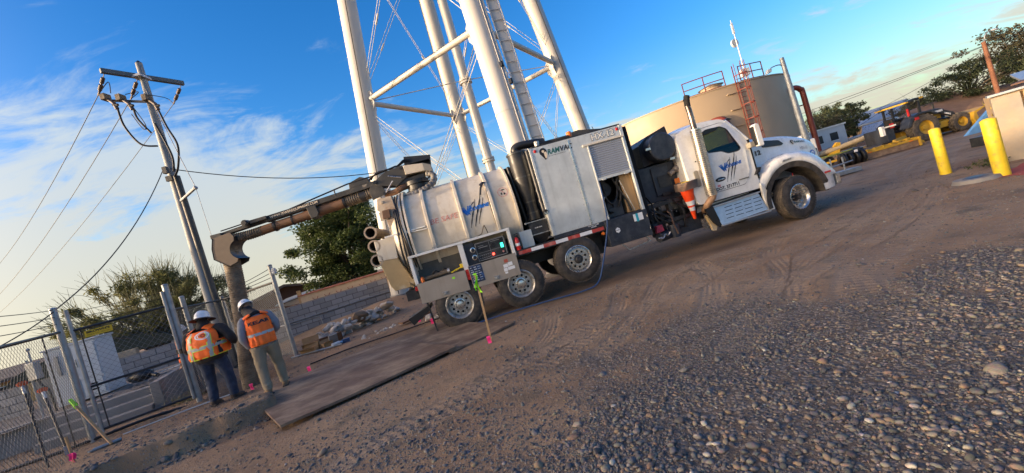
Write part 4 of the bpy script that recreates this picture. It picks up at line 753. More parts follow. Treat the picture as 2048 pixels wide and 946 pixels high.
# --- gap behind the cab: blower silencer, gearbox, frame clutter
mb = MB(); mb.lathe([(.0001, .27), (.30, .27), (.325, .29), (.325, 2.1)], (5.42, 0, 2.54), (0, 1, 0), 36); part(mb, 'blower_silencer', K['navy'], smooth=35)
part(MB().prism([(5.02, 2.20), (5.80, 2.30), (5.86, 2.60), (5.80, 3.03), (5.30, 2.90), (5.02, 2.72)], .62, 2.0), 'silencer_shroud', K['black'], bev=.012)
part(MB().box(4.98, 5.10, .22, .27, 2.53, 2.58).box(5.5, 5.62, .24, .27, 2.18, 2.23), 'silencer_tag', K['chrome'])
mb = MB(); mb.box(4.62, 5.95, .55, 1.9, 1.32, 2.18).box(5.10, 5.52, .50, .56, 1.45, 2.12); part(mb, 'blower_housing', K['navy'], bev=.012)
part(MB().box(5.20, 5.50, .478, .497, 1.62, 1.90).box(5.22, 5.42, .478, .497, 1.42, 1.50), 'access_panel', K['black'], bev=.004)
part(MB().cyl((5.68, .5, 1.92), (5.78, .5, 2.10), .05).ell((5.72, .47, 1.96), (.10, .08, .09), 10, 7).cyl((5.62, .46, 1.92), (5.50, .46, 1.88), .06).cyl((5.76, .46, 1.86), (5.85, .46, 1.72), .045).cyl((5.75, .44, 2.1), (5.75, .52, 2.1), .05), 'relief_valve', mat('valve_grey', (.22, .19, .17), .6, .3, v=.35), smooth=40)
part(MB().box(5.60, 5.73, .495, .5, 1.62, 1.74), 'orange_sticker', mat('orange_sticker', (.75, .2, .03), .5))
mb = MB()
for s in (4.7, 4.95, 5.2, 5.5, 5.9): mb.box(s, s + .07, .35, .5, .55 + .1 * (s > 5), 1.32)
mb.beam((4.7, .34, 1.25), (5.3, .34, .8), .05).beam((5.3, .34, 1.25), (5.9, .34, .85), .05).box(4.62, 6.1, .3, .42, 1.22, 1.31).box(4.62, 6.1, .3, .42, .80, .88); part(mb, 'support_frame', K['black'], bev=.006)
mb = MB(); mb.cyl((4.68, .15, .55), (5.0, .3, .55), .11).cyl((5.12, .25, .45), (5.12, .25, .75), .13).box(5.3, 5.9, .4, .8, .45, .78).cyl((4.7, .2, .8), (4.7, .4, .8), .07); part(mb, 'air_tanks', K['navy'], smooth=40)
part(MB().prism([(4.63, .66), (4.82, .68), (4.80, .83), (4.66, .83)], .08, .2), 'maroon_reservoir', mat('maroon', (.22, .02, .05), .4), bev=.01)
part(MB().tube(catmull([(4.62, .06, .56), (4.72, .05, .53), (4.80, .06, .60), (4.86, .07, .56), (4.92, .06, .62)], 5), .016, 6).ell((4.66, .05, .55), (.05, .02, .016), 8, 5), 'bright_fittings', K['chrome'], smooth=60)
part(MB().tube([(5.06, .20, 1.08), (5.10, .16, .98), (5.10, .14, .75), (5.14, .13, .52)], .035, 8, flat=.5), 'wooden_lever', K['rust'], smooth=50)
mb = MB()
for k in range(14): mb.ell((random.uniform(4.7, 6.0), .33, random.uniform(.85, 1.3)), .016, 6, 4)
part(mb, 'frame_bolts', K['steel'])
part(MB().add([(5.80, .298, .82), (6.06, .298, .86), (6.07, .298, .99), (5.95, .298, .95), (5.84, .298, .98)], [(0, 1, 2, 3, 4)]).add([(5.80, .298, .82), (6.06, .298, .86), (6.07, .298, .99), (5.95, .298, .95), (5.84, .298, .98)], [(4, 3, 2, 1, 0)]), 'white_placard', K['tapewhite'])
for q in ([(4.7, .3, 1.2), (4.9, .2, .9), (5.2, .25, .7), (5.5, .3, .6)], [(5.3, .3, 1.3), (5.45, .22, 1.0), (5.4, .25, .6)], [(4.6, .2, 1.6), (4.8, .3, 1.3), (4.75, .2, 1.0), (4.9, .2, .7)]): part(MB().tube(catmull(q, 6), .02, 6), 'air_hose', K['plastic'], smooth=60)
# --- cab
def tum(z): return .10 + .17 * max(0., (z - 1.9) / .9) ** 1.2
def side(vs, off=0., far=False): return [((a, (2.5 - tum(b) - t - off) if far else (tum(b) + t + off), b)) for a, b, t in vs]
def rnd(pts, r, n=4):
    out = []
    for i, p in enumerate(pts):
        p = Vector(p[:2]); a = Vector(pts[i - 1][:2]); b = Vector(pts[(i + 1) % len(pts)][:2]); rr = pts[i][2] if len(pts[i]) > 2 else r
        u = (a - p); v = (b - p); rr = min(rr, u.length * .45, v.length * .45); p0 = p + u.normalized() * rr; p1 = p + v.normalized() * rr
        for k in range(n + 1):
            t = k / n; out.append(tuple((p0 * (1 - t) ** 2 + p * 2 * t * (1 - t) + p1 * t * t)))
    return out
win = rnd([(6.285, 2.60), (6.86, 2.63), (7.005, 2.53), (7.16, 1.99), (7.06, 1.94), (6.80, 1.95), (6.66, 2.04), (6.335, 2.085)], .05)
cabo = rnd([(5.78, 1.0), (7.36, .98), (7.40, 1.9), (7.36, 2.16), (7.06, 2.72), (6.92, 2.80), (6.3, 2.83), (5.86, 2.74), (5.74, 2.60), (5.72, 1.4)], .08)
winb = [(lerp(6.7, a, 1.03), lerp(2.3, b, 1.05)) for a, b in win]
for far in (False, True):
    vs, fs = sheet(cabo, [winb], .02); part(MB().add(side(vs, .012, far), fs), 'cab_side', K['white'], smooth=30)
# rear wall, roof, cowl, floor and windscreen
n = len(cabo)
def strip(a, b, name, m, off=0.):
    mb = MB(); sel = [p for p in cabo if a(p)]; sel.sort(key=b)
    mb.grid(lambda u, v: (lambda p: (p[0], lerp(tum(p[1]) + .012, 2.5 - tum(p[1]) - .012, u), p[1] + off + .10 * math.sin(PI * u) ** .7 * (1 if p[1] > 2.7 else .0)))((lambda q: (lerp(sel[int(q)][0], sel[min(int(q) + 1, len(sel) - 1)][0], q % 1), lerp(sel[int(q)][1], sel[min(int(q) + 1, len(sel) - 1)][1], q % 1)))(v * (len(sel) - 1))), 10, len(sel) - 1)
    return part(mb, name, m, smooth=40)
strip(lambda p: p[0] < 5.9 and p[1] < 2.77, lambda p: p[1], 'cab_rear_wall', K['white']); strip(lambda p: p[1] > 2.70 and p[0] < 7.09, lambda p: p[0], 'cab_roof', K['white'])
part(MB().add([(7.10, .28, 2.70), (7.10, 2.22, 2.70), (7.42, 2.33, 2.14), (7.42, .17, 2.14)], [(0, 1, 2, 3)]), 'windscreen', K['glass']); part(MB().box(5.8, 7.35, .12, 2.38, .96, 1.0), 'cab_floor', K['black'])
part(MB().tube([(7.06, tum(2.7) + .02, 2.72), (7.25, tum(2.45) + .03, 2.44), (7.41, tum(2.1) + .03, 2.14)], .035, 8), 'windscreen_pillar', K['white'], smooth=60)
part(MB().prism([(7.04, 2.73), (7.18, 2.77), (7.30, 2.72), (7.10, 2.69)], .3, 2.2), 'sun_visor', K['plastic'], bev=.01)
part(MB().prism([(6.34, 2.805), (6.72, 2.86), (6.80, 2.845), (6.80, 2.80)], .5, 2.0), 'roof_fairing', K['white'], bev=.015)
# door with window opening, gasket, glass, handle
dro = rnd([(6.235, 1.17), (7.02, 1.17), (7.20, 1.42), (7.235, 1.9), (7.20, 2.15), (7.00, 2.66), (6.90, 2.70), (6.30, 2.68), (6.23, 2.62)], .06)
vs, fs = sheet(dro, [win], .014); door = part(MB().add(side(vs, -.006), fs), 'cab_door', K['white'], smooth=30, bev=.003)
mb = MB(); mb.grid(lambda u, v: (lambda p: (lerp(p[0], lerp(6.7, p[0], .93), v), tum(p[1]) - .008, lerp(p[1], lerp(2.3, p[1], .93), v)))(win[int(u * len(win)) % len(win)]), len(win), 1); part(mb, 'window_gasket', K['plastic'], door)
for far in (False, True):
    vs, fs = sheet(win, [], .004); part(MB().add(side(vs, .004, far), fs), 'window_glass', K['glass'], door if not far else TR)
mb = MB(); mb.grid(lambda u, v: (lambda p: (lerp(6.7, p[0], 1 + .014 * v), tum(lerp(1.9, p[1], 1 + .014 * v)) - .0002, lerp(1.9, p[1], 1 + .014 * v)))(dro[int(u * len(dro)) % len(dro)]), len(dro), 1); part(mb, 'door_gap', K['hole'])
part(MB().ell((6.45, tum(1.4) - .012, 1.43), (.135, .012, .052), 18, 8), 'handle_recess', K['plastic'], door, smooth=60); part(MB().ell((6.46, tum(1.4) - .028, 1.425), (.10, .010, .016), 14, 6), 'handle', K['chrome'], door, smooth=60)
part(MB().prism(rnd([(6.40, 2.50), (6.75, 2.55), (6.78, 2.62), (6.46, 2.63), (6.38, 2.58)], .03), tum(2.55) - .05, tum(2.55) - .012), 'window_visor', K['plastic'], door, bev=.006)
part(MB().box(6.88, 7.13, tum(1.2) - .022, tum(1.2) - .0135, 1.285, 1.31), 'door_trim', mat('trim_olive', (.12, .12, .09), .5), door)
df = lambda s0, z0: (lambda x, y: (s0 + x, tum(z0 + y) - .0165, z0 + y))
claw(df(6.50, 1.56), .56, door)
text('US DOT. 3717711', .72, lambda x, y: df(6.14, 1.178)(x, y + .02 * x), K['inkblack'], door, bold=.04, h=.08)
part(MB().add([df(6.33, 1.27)(*p) for p in ((0, 0), (.075, 0), (.075, .05), (0, .05))], [(0, 1, 2, 3)]), 'door_sticker', mat('pink_sticker', (.62, .22, .22), .5), door)
# interior
part(MB().prism(rnd([(6.05, 1.35), (6.45, 1.35), (6.45, 1.55), (6.22, 1.6), (6.10, 2.35), (5.97, 2.35)], .05), .35, .9), 'seat', K['dark'], bev=.02); part(MB().prism(rnd([(6.05, 1.35), (6.45, 1.35), (6.45, 1.55), (6.22, 1.6), (6.10, 2.35), (5.97, 2.35)], .05), 1.6, 2.15), 'driver_seat', K['dark'], bev=.02)
part(MB().prism(rnd([(6.85, 1.2), (7.38, 1.2), (7.38, 2.08), (7.0, 2.06), (6.88, 1.95)], .05), .25, 2.25), 'dashboard', K['dark'], bev=.02)
part(MB().tube([(6.78 + .06 * math.sin(a), 1.85 + .22 * math.cos(a), 2.03 + .20 * math.sin(a)) for a in np.linspace(0, 2 * PI, 21)[:-1]], .016, 6, closed=True), 'steering_wheel', K['plastic'], smooth=60)
# rear-quarter recess plate and cab corner
part(MB().prism(rnd([(5.86, 1.40), (5.97, 1.40), (5.97, 1.78), (5.86, 1.78)], .05), .088, .10), 'quarter_vent', K['trimgrey'], bev=.004); part(MB().cyl((5.98, .085, 1.98), (5.98, .1, 1.98), .014, n=8), 'quarter_bolt', K['hole'])
# exhaust: perforated shield, stack, elbow
def perf():
    M = mat('perforated_shield', (.42, .38, .32), .38, .85, v=.12, s=9); nt = M.node_tree; N = nt.nodes; L = nt.links; b = N['Principled BSDF']
    tc = N.new('ShaderNodeTexCoord'); sp = N.new('ShaderNodeSeparateXYZ'); L.new(tc.outputs['Object'], sp.inputs[0])
    def m(op, a, c):
        n_ = N.new('ShaderNodeMath'); n_.operation = op
        for i, q in ((0, a), (1, c)):
            if isinstance(q, (int, float)): n_.inputs[i].default_value = q
            else: L.new(q, n_.inputs[i])
        return n_.outputs[0]
    ang = m('ARCTAN2', sp.outputs[1], sp.outputs[0]); A = m('MULTIPLY', ang, 15 / (2 * PI) * 2); Z = m('MULTIPLY', sp.outputs[2], 1 / .046)
    row = m('FLOOR', Z, 0); sh = m('MULTIPLY', m('MODULO', m('ABSOLUTE', row, 0), 2), .5); fa = m('SUBTRACT', m('FRACT', m('ADD', A, sh), 0), .5); fz = m('SUBTRACT', m('FRACT', Z, 0), .5)
    d = m('ADD', m('MULTIPLY', fa, fa), m('MULTIPLY', fz, fz)); L.new(m('GREATER_THAN', d, .125), b.inputs['Alpha']); return M
PF = perf(); o = part(MB().lathe([(.118, 0), (.118, 1.54)], (0, 0, 0), (0, 0, 1), 32, caps=False), 'exhaust_shield', PF, smooth=60); o.location = (6.09, .02, 1.14); o.rotation_euler = (0, R(1.6), 0)
part(MB().lathe([(.108, 0), (.121, 0), (.121, .02)], (0, 0, 0), (0, 0, 1), 28, caps=False).lathe([(.121, 1.52), (.121, 1.54), (.07, 1.545)], (0, 0, 0), (0, 0, 1), 28, caps=False), 'shield_ring', K['chrome'], o, smooth=50)
st = mat('heat_stained_chrome', (.34, .25, .20), .3, .9, v=.25, s=7, c2=(.09, .065, .06), k=.5)
part(MB().tube([(6.09, .02, 1.2), (6.12, .02, 2.7), (6.12, .02, 3.10), (6.11, .02, 3.22), (6.12, .02, 3.33), (6.155, .03, 3.44)], .062, 14, caps=False), 'exhaust_stack', st, smooth=60); part(MB().tube([(6.111, .02, 3.21), (6.12, .02, 3.33), (6.158, .03, 3.45)], .0645, 14, radii=[.063, .066, .068]), 'sooty_tip', mat('soot', (.012, .011, .010), .9, v=.3), smooth=60); part(MB().lathe([(.062, 0), (.058, -.01), (.056, -.12), (.001, -.12)], (6.16, .03, 3.452), (.5, .05, .87), 16, caps=False), 'stack_mouth', K['hole'], smooth=60)
part(MB().tube(catmull([(6.10, .02, 1.18), (6.10, .02, 1.10), (6.02, .05, 1.02), (5.96, .10, .94), (5.98, .2, .86), (6.0, .4, .84)], 5), .075, 14), 'exhaust_elbow', mat('bare_elbow', (.40, .24, .14), .55, .4, v=.2, s=6), smooth=60)
# steps and side box in tread plate with slot vents
vs, fs = sheet([(6.14, .42), (7.34, .46), (7.27, .88), (6.06, .86)], [rnd([(6.30 + .018 * i + j * .245, .53 + i * .082), (6.50 + .018 * i + j * .245, .533 + i * .082), (6.50 + .018 * i + j * .245, .548 + i * .082), (6.30 + .018 * i + j * .245, .545 + i * .082)], .006, 2) for i in range(4) for j in range(4)], .008)
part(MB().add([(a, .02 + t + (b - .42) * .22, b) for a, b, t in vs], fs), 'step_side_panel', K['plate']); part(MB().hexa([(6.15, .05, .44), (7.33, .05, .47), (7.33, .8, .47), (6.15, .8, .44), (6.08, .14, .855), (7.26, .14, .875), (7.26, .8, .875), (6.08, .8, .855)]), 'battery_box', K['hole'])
part(MB().box(6.12, 7.36, -.03, .03, .405, .435).prism([(6.05, .86), (7.29, .885), (7.29, .915), (6.05, .89)], .06, .34).prism([(6.14, .905), (7.20, .93), (7.16, 1.03), (6.12, 1.02)], .30, .40), 'step_tread', K['plate'], bev=.006)
part(MB().prism([(5.86, .88), (6.06, .90), (6.16, .42), (6.10, .38), (5.98, .52), (5.90, .70)], .04, .10), 'step_bracket', K['plastic'], bev=.008); part(MB().prism([(5.86, .72), (5.92, .74), (6.06, .42), (6.02, .34), (5.94, .36), (5.93, .46)], .08, .16), 'tan_bracket', K['ochre'], bev=.008)
part(MB().cyl((6.1, .6, .62), (7.3, .6, .62), .26, n=24), 'fuel_tank', K['chrome'], smooth=40)
# --- hood and front fender, one lofted shell
AC = (8.17, .54); AR = .80
def hz(s): return interp(s, [7.36, 7.7, 8.0, 8.4, 8.75, 9.0, 9.16, 9.22, 9.24], [2.20, 2.17, 2.12, 2.04, 1.91, 1.80, 1.71, 1.52, 1.15])
def fz_(s): return interp(s, [7.36, 7.5, 7.7, 7.95, 8.2, 8.5, 8.75, 8.95, 9.1, 9.2, 9.24], [1.16, 1.30, 1.43, 1.53, 1.57, 1.53, 1.42, 1.25, 1.04, .90, .86])
def hy(s): return interp(s, [7.36, 8.0, 8.5, 8.9, 9.1, 9.24], [.30, .46, .56, .64, .70, .76])
def arch(s): d = AR ** 2 - (s - AC[0]) ** 2; return max(.50 if s < 8 else .80, AC[1] + math.sqrt(d) if d > 0 else 0)
def fo(s): return interp(s, [7.36, 7.6, 8.9, 9.1, 9.24], [.10, .03, .03, .06, .12])
def bow(s, y):   # the front of the hood and bumper bulges forward towards the middle
    t = min(1, max(0, (s - 7.5) / 1.4)); return .52 * (1 - math.exp(-max(0, min(y, 2.5 - y) - .05) / .38)) * t * t * (3 - 2 * t)
def sect(s):
    a = arch(s); f = max(fz_(s), a + .045); y = hy(s); h = max(hz(s), f + .1); o_ = fo(s)
    L_ = [(o_ + .03, a), (o_, a + .35 * (f - a)), (o_ + .015, a + .75 * (f - a)), (o_ + .06, f - .01), (o_ + .14, f + .012), (lerp(o_ + .14, y, .6), f + .018), (y - .03, f + .03), (y, f + .08), (y + .012, lerp(f, h, .55)), (y + .03, lerp(f, h, .82)), (y + .09, lerp(f, h, .95)), (y + .22, h), (1.25, h + .03)]
    L_ = [(s + bow(s, p), p, q) for p, q in L_]; return L_ + [(q[0], 2.5 - q[1], q[2]) for q in L_[-2::-1]]
ss = list(np.linspace(7.37, 9.24, 60)); S_ = [sect(s) for s in ss]; mb = MB(); nn = len(S_[0]); mb.add([p for q in S_ for p in q], [(i * nn + k, i * nn + k + 1, (i + 1) * nn + k + 1, (i + 1) * nn + k) for i in range(len(ss) - 1) for k in range(nn - 1)]); hood = part(mb, 'hood', K['white'], smooth=42)
def hs(s, z, off=.014):
    f = max(fz_(s), arch(s) + .045); h = max(hz(s), f + .1); t = (z - f) / (h - f); y = hy(s) + interp(t, [0, .3, .55, .82, .95, 1], [-.02, .004, .012, .03, .09, .2]) - off; return (s + bow(s, y), y, z)
vv = rnd([(7.88, 1.87), (8.30, 1.80), (8.35, 1.83), (8.27, 1.945), (7.88, 2.045)], .03); n = len(vv); mb = MB(); mb.add([hs(a, b, .016) for a, b in vv] + [hs(a, b, -.02) for a, b in vv], [tuple(range(n))] + [(i, n + i, n + (i + 1) % n, (i + 1) % n) for i in range(n)]); part(mb, 'hood_vent', K['plastic'], hood)
text('12', .15, lambda x, y: hs(7.66 + x, 1.72 + y), K['inkblack'], hood, h=.12, bold=.045)
LOGO_N = Vector((0, -1, 0)); ramlogo(lambda x, y: hs(8.53 + x, 1.80 + y - .2 * x), .34, hood, K['inkgreen'], K['inkblack'], False)
text('HX-12', .2, lambda x, y: hs(8.68 + x, 1.58 + y - .16 * x), mat('silver_print', (.40, .40, .41), .4), hood, h=.07, bold=.03)
hb_ = lambda x, y, o_=.014: hs(9.0 + x, 1.40 + y, o_); mb = MB().add([hb_(*p) for p in circ(0, 0, .088, 24)], [tuple(range(24))]); part(mb, 'round_badge', K['inkblue'], hood); part(MB().add([hb_(*q, .018) for q in circ(0, 0, .055, 20)], [tuple(range(20))]), 'badge_face', K['inkwhite'], hood); text('18', .05, lambda x, y: hb_(x - .025, y - .025, .022), K['inkblue'], hood, bold=.05)
part(MB().prism(rnd([(7.98, 1.40), (8.22, 1.42), (8.24, 1.46), (8.02, 1.455)], .015), .018, .05), 'marker_light', K['steel'], hood, bev=.004)
# black wheel-arch flare, liner, bumper, lamp, mirror, grille
mb = MB(); mb.grid(lambda u, v: (AC[0] + lerp(.83, .70, v) * math.cos(lerp(-.08, PI + .12, u)), .012 + .02 * v + (.06 if u < .08 else 0), AC[1] + lerp(.83, .70, v) * math.sin(lerp(-.08, PI + .12, u))), 36, 2); mb.grid(lambda u, v: (AC[0] + lerp(.70, .69, v) * math.cos(lerp(-.08, PI + .12, u)), .03 + .5 * v, AC[1] + lerp(.70, .69, v) * math.sin(lerp(-.08, PI + .12, u))), 36, 2); part(mb, 'wheel_arch_flare', K['rubber'], smooth=40)
part(MB().prism([(7.33, .42), (7.53, .42), (7.50, .80), (7.40, 1.0), (7.34, 1.1)], .05, .12), 'fender_skirt', K['white'], bev=.01)
pl = [(8.88, .05), (9.0, .05), (9.22, .13), (9.42, .28), (9.58, .5), (9.70, .9), (9.72, 1.25)]; pl2 = [(9.40, .20), (9.50, .20), (9.66, .42), (9.80, .85), (9.83, 1.25)]; mir = lambda P: P + [(a, 2.5 - b) for a, b in P[-2::-1]]; xyz = lambda a, b, t: (a, b, t)
part(MB().prism(mir(pl), .49, .84, fn=xyz), 'bumper', K['white'], bev=.03); part(MB().prism(mir(pl2) , .53, .80, fn=xyz), 'bumper_bar', K['steel'], bev=.02)
part(MB().box(9.62, 9.76, .85, 1.65, .85, 1.50), 'grille', K['plastic'], bev=.02); part(MB().box(8.98, 9.12, .02, .06, .875, .915), 'turn_signal', K['red'], bev=.006)
part(MB().prism(rnd([(7.43, 1.92), (7.57, 1.90), (7.56, 2.40), (7.50, 2.44), (7.43, 2.40)], .04), -.12, .04), 'mirror_housing', K['white'], bev=.02); part(MB().box(7.405, 7.43, -.10, .02, 1.95, 2.38), 'mirror_glass', K['plastic'], bev=.008); part(MB().box(7.30, 7.46, -.02, .16, 1.93, 2.06), 'mirror_arm', K['trimgrey'], bev=.02)
part(MB().prism([(7.28, 1.30), (7.40, 1.46), (7.46, 1.44), (7.40, 1.34)], .03, .16), 'fender_flap', K['plastic'], bev=.01)
part(MB().box(7.36, 7.40, .1, .16, 1.2, 2.14), 'hood_gap', K['hole'])
# --- boom on the tank roof
BY = 1.25
mb = MB(); mb.lathe([(.30, 3.12), (.30, 3.20), (.25, 3.22), (.25, 3.32), (.29, 3.33), (.29, 3.42), (.22, 3.43)], (-.24, BY, 0), (0, 0, 1), 28); part(mb, 'boom_turntable', K['black'], smooth=35)
part(MB().box(-.6, .1, .85, 1.65, 3.06, 3.14), 'turntable_base', K['tank'], bev=.01)
for y in (1.05, 1.42): part(MB().prism([(-1.16, 3.56), (-1.10, 3.66), (-.86, 3.78), (-.44, 3.83), (-.40, 3.55), (-.66, 3.40), (-1.12, 3.50)], y, y + .03), 'boom_head_plate', K['boom'], bev=.006)
part(MB().prism([(-.42, 3.58), (.02, 3.56), (.02, 3.74), (-.42, 3.80)], .98, 1.52), 'head_cover', mat('cream_tread_cover', (.60, .52, .40), .5, v=.1, s=20, bump=.004, bs=70), bev=.008); part(MB().prism([(.02, 3.56), (.20, 3.50), (.20, 3.66), (.02, 3.75)], .98, 1.52), 'head_cover_end', mat('grey_cover_end', (.22, .21, .19), .5), bev=.008)
part(MB().box(-.42, .2, 1.0, 1.5, 3.805, 3.815).beam((-.42, 1.25, 3.81), (.2, 1.25, 3.70), .5, .012, (0, 1, 0)), 'head_cover_lip', K['black'])
part(MB().prism([(-.72, 3.38), (.0, 3.42), (.0, 3.54), (-.72, 3.50)], 1.08, 1.42), 'slew_gearbox', K['black'], bev=.02)
part(MB().prism([(-1.30, 3.22), (-1.0, 3.28), (-.97, 3.33), (-1.05, 3.58), (-1.22, 3.60), (-1.34, 3.44)], 1.06, 1.10), 'pivot_web', K['boom'], bev=.006)
for a, b in (((-.82, 1.03, 3.66), (-.54, 1.03, 3.55)), ((-.96, 1.0, 3.30), (-.74, 1.0, 3.52))): part(MB().cyl(a, b, .016, n=8), 'cylinder_rod', K['chrome'])
part(MB().cyl((-1.14, 1.02, 3.60), (-1.14, 1.5, 3.60), .045).cyl((-.50, 1.03, 3.76), (-.50, 1.06, 3.76), .028).cyl((-1.0, 1.02, 3.30), (-1.0, 1.12, 3.30), .035), 'pivot_pin', K['black'], smooth=40)
# main box beam and inner beam
def bz(s): return 3.40 + (s + 4.5) * .062
part(MB().prism([(-3.75, bz(-3.75) - .05), (-1.2, bz(-1.2) - .06), (-1.2, bz(-1.2) + .06), (-3.75, bz(-3.75) + .07)], 1.14, 1.38), 'boom_beam', K['boom'], bev=.008)
part(MB().prism([(-4.75, bz(-4.75) - .03), (-3.6, bz(-3.6) - .03), (-3.6, bz(-3.6) + .055), (-4.75, bz(-4.75) + .04)], 1.17, 1.35), 'inner_beam', K['boom'], bev=.006)
part(MB().prism([(-1.76, bz(-1.76) + .06), (-1.28, bz(-1.28) + .06), (-1.30, 3.76), (-1.46, 3.84), (-1.74, 3.76)], 1.14, 1.38), 'beam_housing', K['boom'], bev=.008)
part(MB().tube([(-3.9, 1.15, 3.50), (-3.2, 1.15, 3.53), (-2.5, 1.15, 3.64), (-1.78, 1.15, 3.75), (-1.15, 1.15, 3.78), (-.6, 1.2, 3.88)], .018, 6).cyl((-3.14, 1.15, bz(-3.14)), (-3.14, 1.15, 3.54), .015, n=6).cyl((-2.1, 1.15, bz(-2.1)), (-2.1, 1.15, 3.70), .015, n=6).tube([(-4.7, 1.14, 3.46), (-4.2, 1.14, 3.49), (-3.7, 1.14, 3.51)], .014, 6), 'hose_rail', K['black'], smooth=60)
for k in range(4): part(MB().tube(catmull([(-1.3 + .02 * k, 1.1 + .03 * k, 3.70), (-1.05, 1.08 + .03 * k, 3.80 + .015 * k), (-.75, 1.12 + .03 * k, 3.84), (-.55, 1.2, 3.86 + .01 * k), (-.38, 1.22, 3.92 + .02 * k), (-.24, 1.25, 3.90), (-.2, 1.3, 3.8)], 5), .012, 5), 'boom_hydraulic_line', K['black'], smooth=60)
part(MB().cyl((-4.12, 1.02, 3.475), (-4.12, 1.20, 3.475), .075, n=10).cyl((-4.12, 1.0, 3.475), (-4.12, 1.03, 3.475), .055, n=8).prism([(-4.02, 3.43), (-3.66, 3.45), (-3.66, 3.52), (-4.02, 3.51)], 1.06, 1.16), 'telescope_roller', K['boom'], smooth=40, bev=.004)
part(MB().box(-4.93, -4.70, 1.10, 1.42, 3.33, 3.42), 'boom_tip', K['boom'], bev=.008)
part(MB().beam((-3.66, 1.136, bz(-3.66) + .008), (-2.5, 1.136, bz(-2.5) + .008), .004, .085), 'name_plate', K['black'])
text('WWW.SEWEREQUIPMENT.COM', 1.10, lambda x, y: (-3.62 + x, 1.131, bz(-3.62 + x) - .022 + y), K['inkcream'], TR, h=.062, bold=.025)
text('360°', .12, lambda x, y: (-1.46 + x, 1.136, bz(-1.46) + y), K['inkcream'], TR)
# suction tube under the beam
mb = MB(); z_ = lambda s: bz(s) - .19
part(MB().cyl((-3.9, BY, z_(-3.9)), (-2.75, BY, z_(-2.75)), .105, n=20).cyl((-2.9, BY, z_(-2.9)), (-2.0, BY, z_(-2.0) ), .115, n=20), 'suction_tube', K['rust'], smooth=40)
part(MB().cyl((-3.62, BY, z_(-3.62)), (-3.57, BY, z_(-3.57)), .125, n=18).cyl((-3.20, BY, z_(-3.2)), (-3.17, BY, z_(-3.17)), .118, n=18).cyl((-1.99, BY, z_(-1.99)), (-1.94, BY, z_(-1.94)), .135, n=18), 'tube_collar', K['black'], smooth=40)
part(MB().prism([(-2.78, bz(-2.78) - .05), (-2.58, bz(-2.58) - .05), (-2.55, 3.28), (-2.60, 3.20), (-2.74, 3.19)], 1.08, 1.42), 'tube_hanger', K['boom'], bev=.008)
def flex(pts, r, name, m, pitch=.05, amp=.013):
    P = catmull(pts, 10); acc = [0.]
    for a, b in zip(P[:-1], P[1:]): acc.append(acc[-1] + (b - a).length)
    n = int(acc[-1] / pitch * 4); Q = []; rr = []
    for i in range(n + 1):
        t = acc[-1] * i / n; k = max(j for j in range(len(acc)) if acc[j] <= t + 1e-9); k = min(k, len(P) - 2); f = (t - acc[k]) / max(1e-6, acc[k + 1] - acc[k]); Q.append(P[k].lerp(P[k + 1], f)); rr.append(r + amp * (1, .3, -1, .3)[i % 4])
    return part(MB().tube(Q, r, 20, radii=rr), name, m, smooth=180)
flex([(-1.96, BY, z_(-1.96)), (-1.5, BY, z_(-1.5)), (-1.05, BY, z_(-1.1) + .02)], .115, 'flexible_hose', K['hose'])
part(MB().cyl((-1.58, BY, z_(-1.58)), (-1.46, BY, z_(-1.46)), .128, n=18), 'hose_clamp', K['black'], smooth=40)
flex([(-4.55, BY, 3.24), (-4.2, BY, z_(-4.2)), (-3.9, BY, z_(-3.9))], .10, 'flexible_hose', K['hose'])
part(MB().tube(catmull([(-1.02, 1.2, 3.30), (-.8, 1.15, 3.28), (-.6, 1.1, 3.32), (-.4, 1.2, 3.36)], 5), .07, 10), 'swivel_pipe', K['rust'], smooth=60)
flex([(-.62, .92, 3.05), (-.35, .86, 3.07), (-.02, .88, 3.14), (.16, .95, 3.26), (.18, 1.02, 3.42), (.05, 1.08, 3.50)], .07, 'wrapped_hose', mat('tape_wrapped_hose', (.13, .12, .11), .5, v=.4, s=12, c2=(.30, .28, .25), k=.60, bump=.01, bs=18), .09, .008)
for k in range(3): part(MB().tube(catmull([(-.3 + .1 * k, 1.0, 3.42), (-.1 + .08 * k, .97, 3.36 - .03 * k), (.1, 1.0, 3.40), (.12 + .02 * k, 1.05, 3.55)], 5), .012, 5), 'swivel_line', K['black'], smooth=60)
# hose guard at the boom end and the hanging corrugated hose
gp = [(-4.83, 3.32), (-4.46, 3.36), (-4.40, 3.25)] + [(-4.62 + .22 * math.cos(a) * -1 + .28, 2.95 + .22 * math.sin(a)) for a in np.linspace(1.2, -1.1, 8)] + [(-4.48, 2.68), (-4.66, 2.63), (-4.92, 2.86), (-4.90, 3.1)]
part(MB().prism(gp, 1.00, 1.02), 'guard_plate', mat('guard_tan', (.17, .125, .085), .6, v=.15, s=6), bev=.004); part(MB().prism(gp, 1.46, 1.48), 'guard_plate', K['boom'], bev=.004)
edge = gp[2:11]; mb = MB(); mb.grid(lambda u, v: (lambda p: (p[0], lerp(1.0, 1.5, v), p[1]))(edge[min(int(round(u * (len(edge) - 1))), len(edge) - 1)]), len(edge) - 1, 1); e2 = [gp[-1], gp[-2], gp[-3]]
mb.grid(lambda u, v: (lambda p: (p[0] - .01, lerp(.99, 1.49, v), p[1]))(([gp[0]] + e2)[int(round(u * 3))]), 3, 1); part(mb, 'guard_rim', K['black'], smooth=40)
flex([(-4.68, BY, 3.30), (-4.72, BY, 2.8), (-4.76, BY, 2.3), (-4.84, BY, 1.6), (-4.95, BY, .9), (-5.06, BY, .3), (-5.10, BY, -.25)], .168, 'suction_hose', K['hose'], .05, .006)
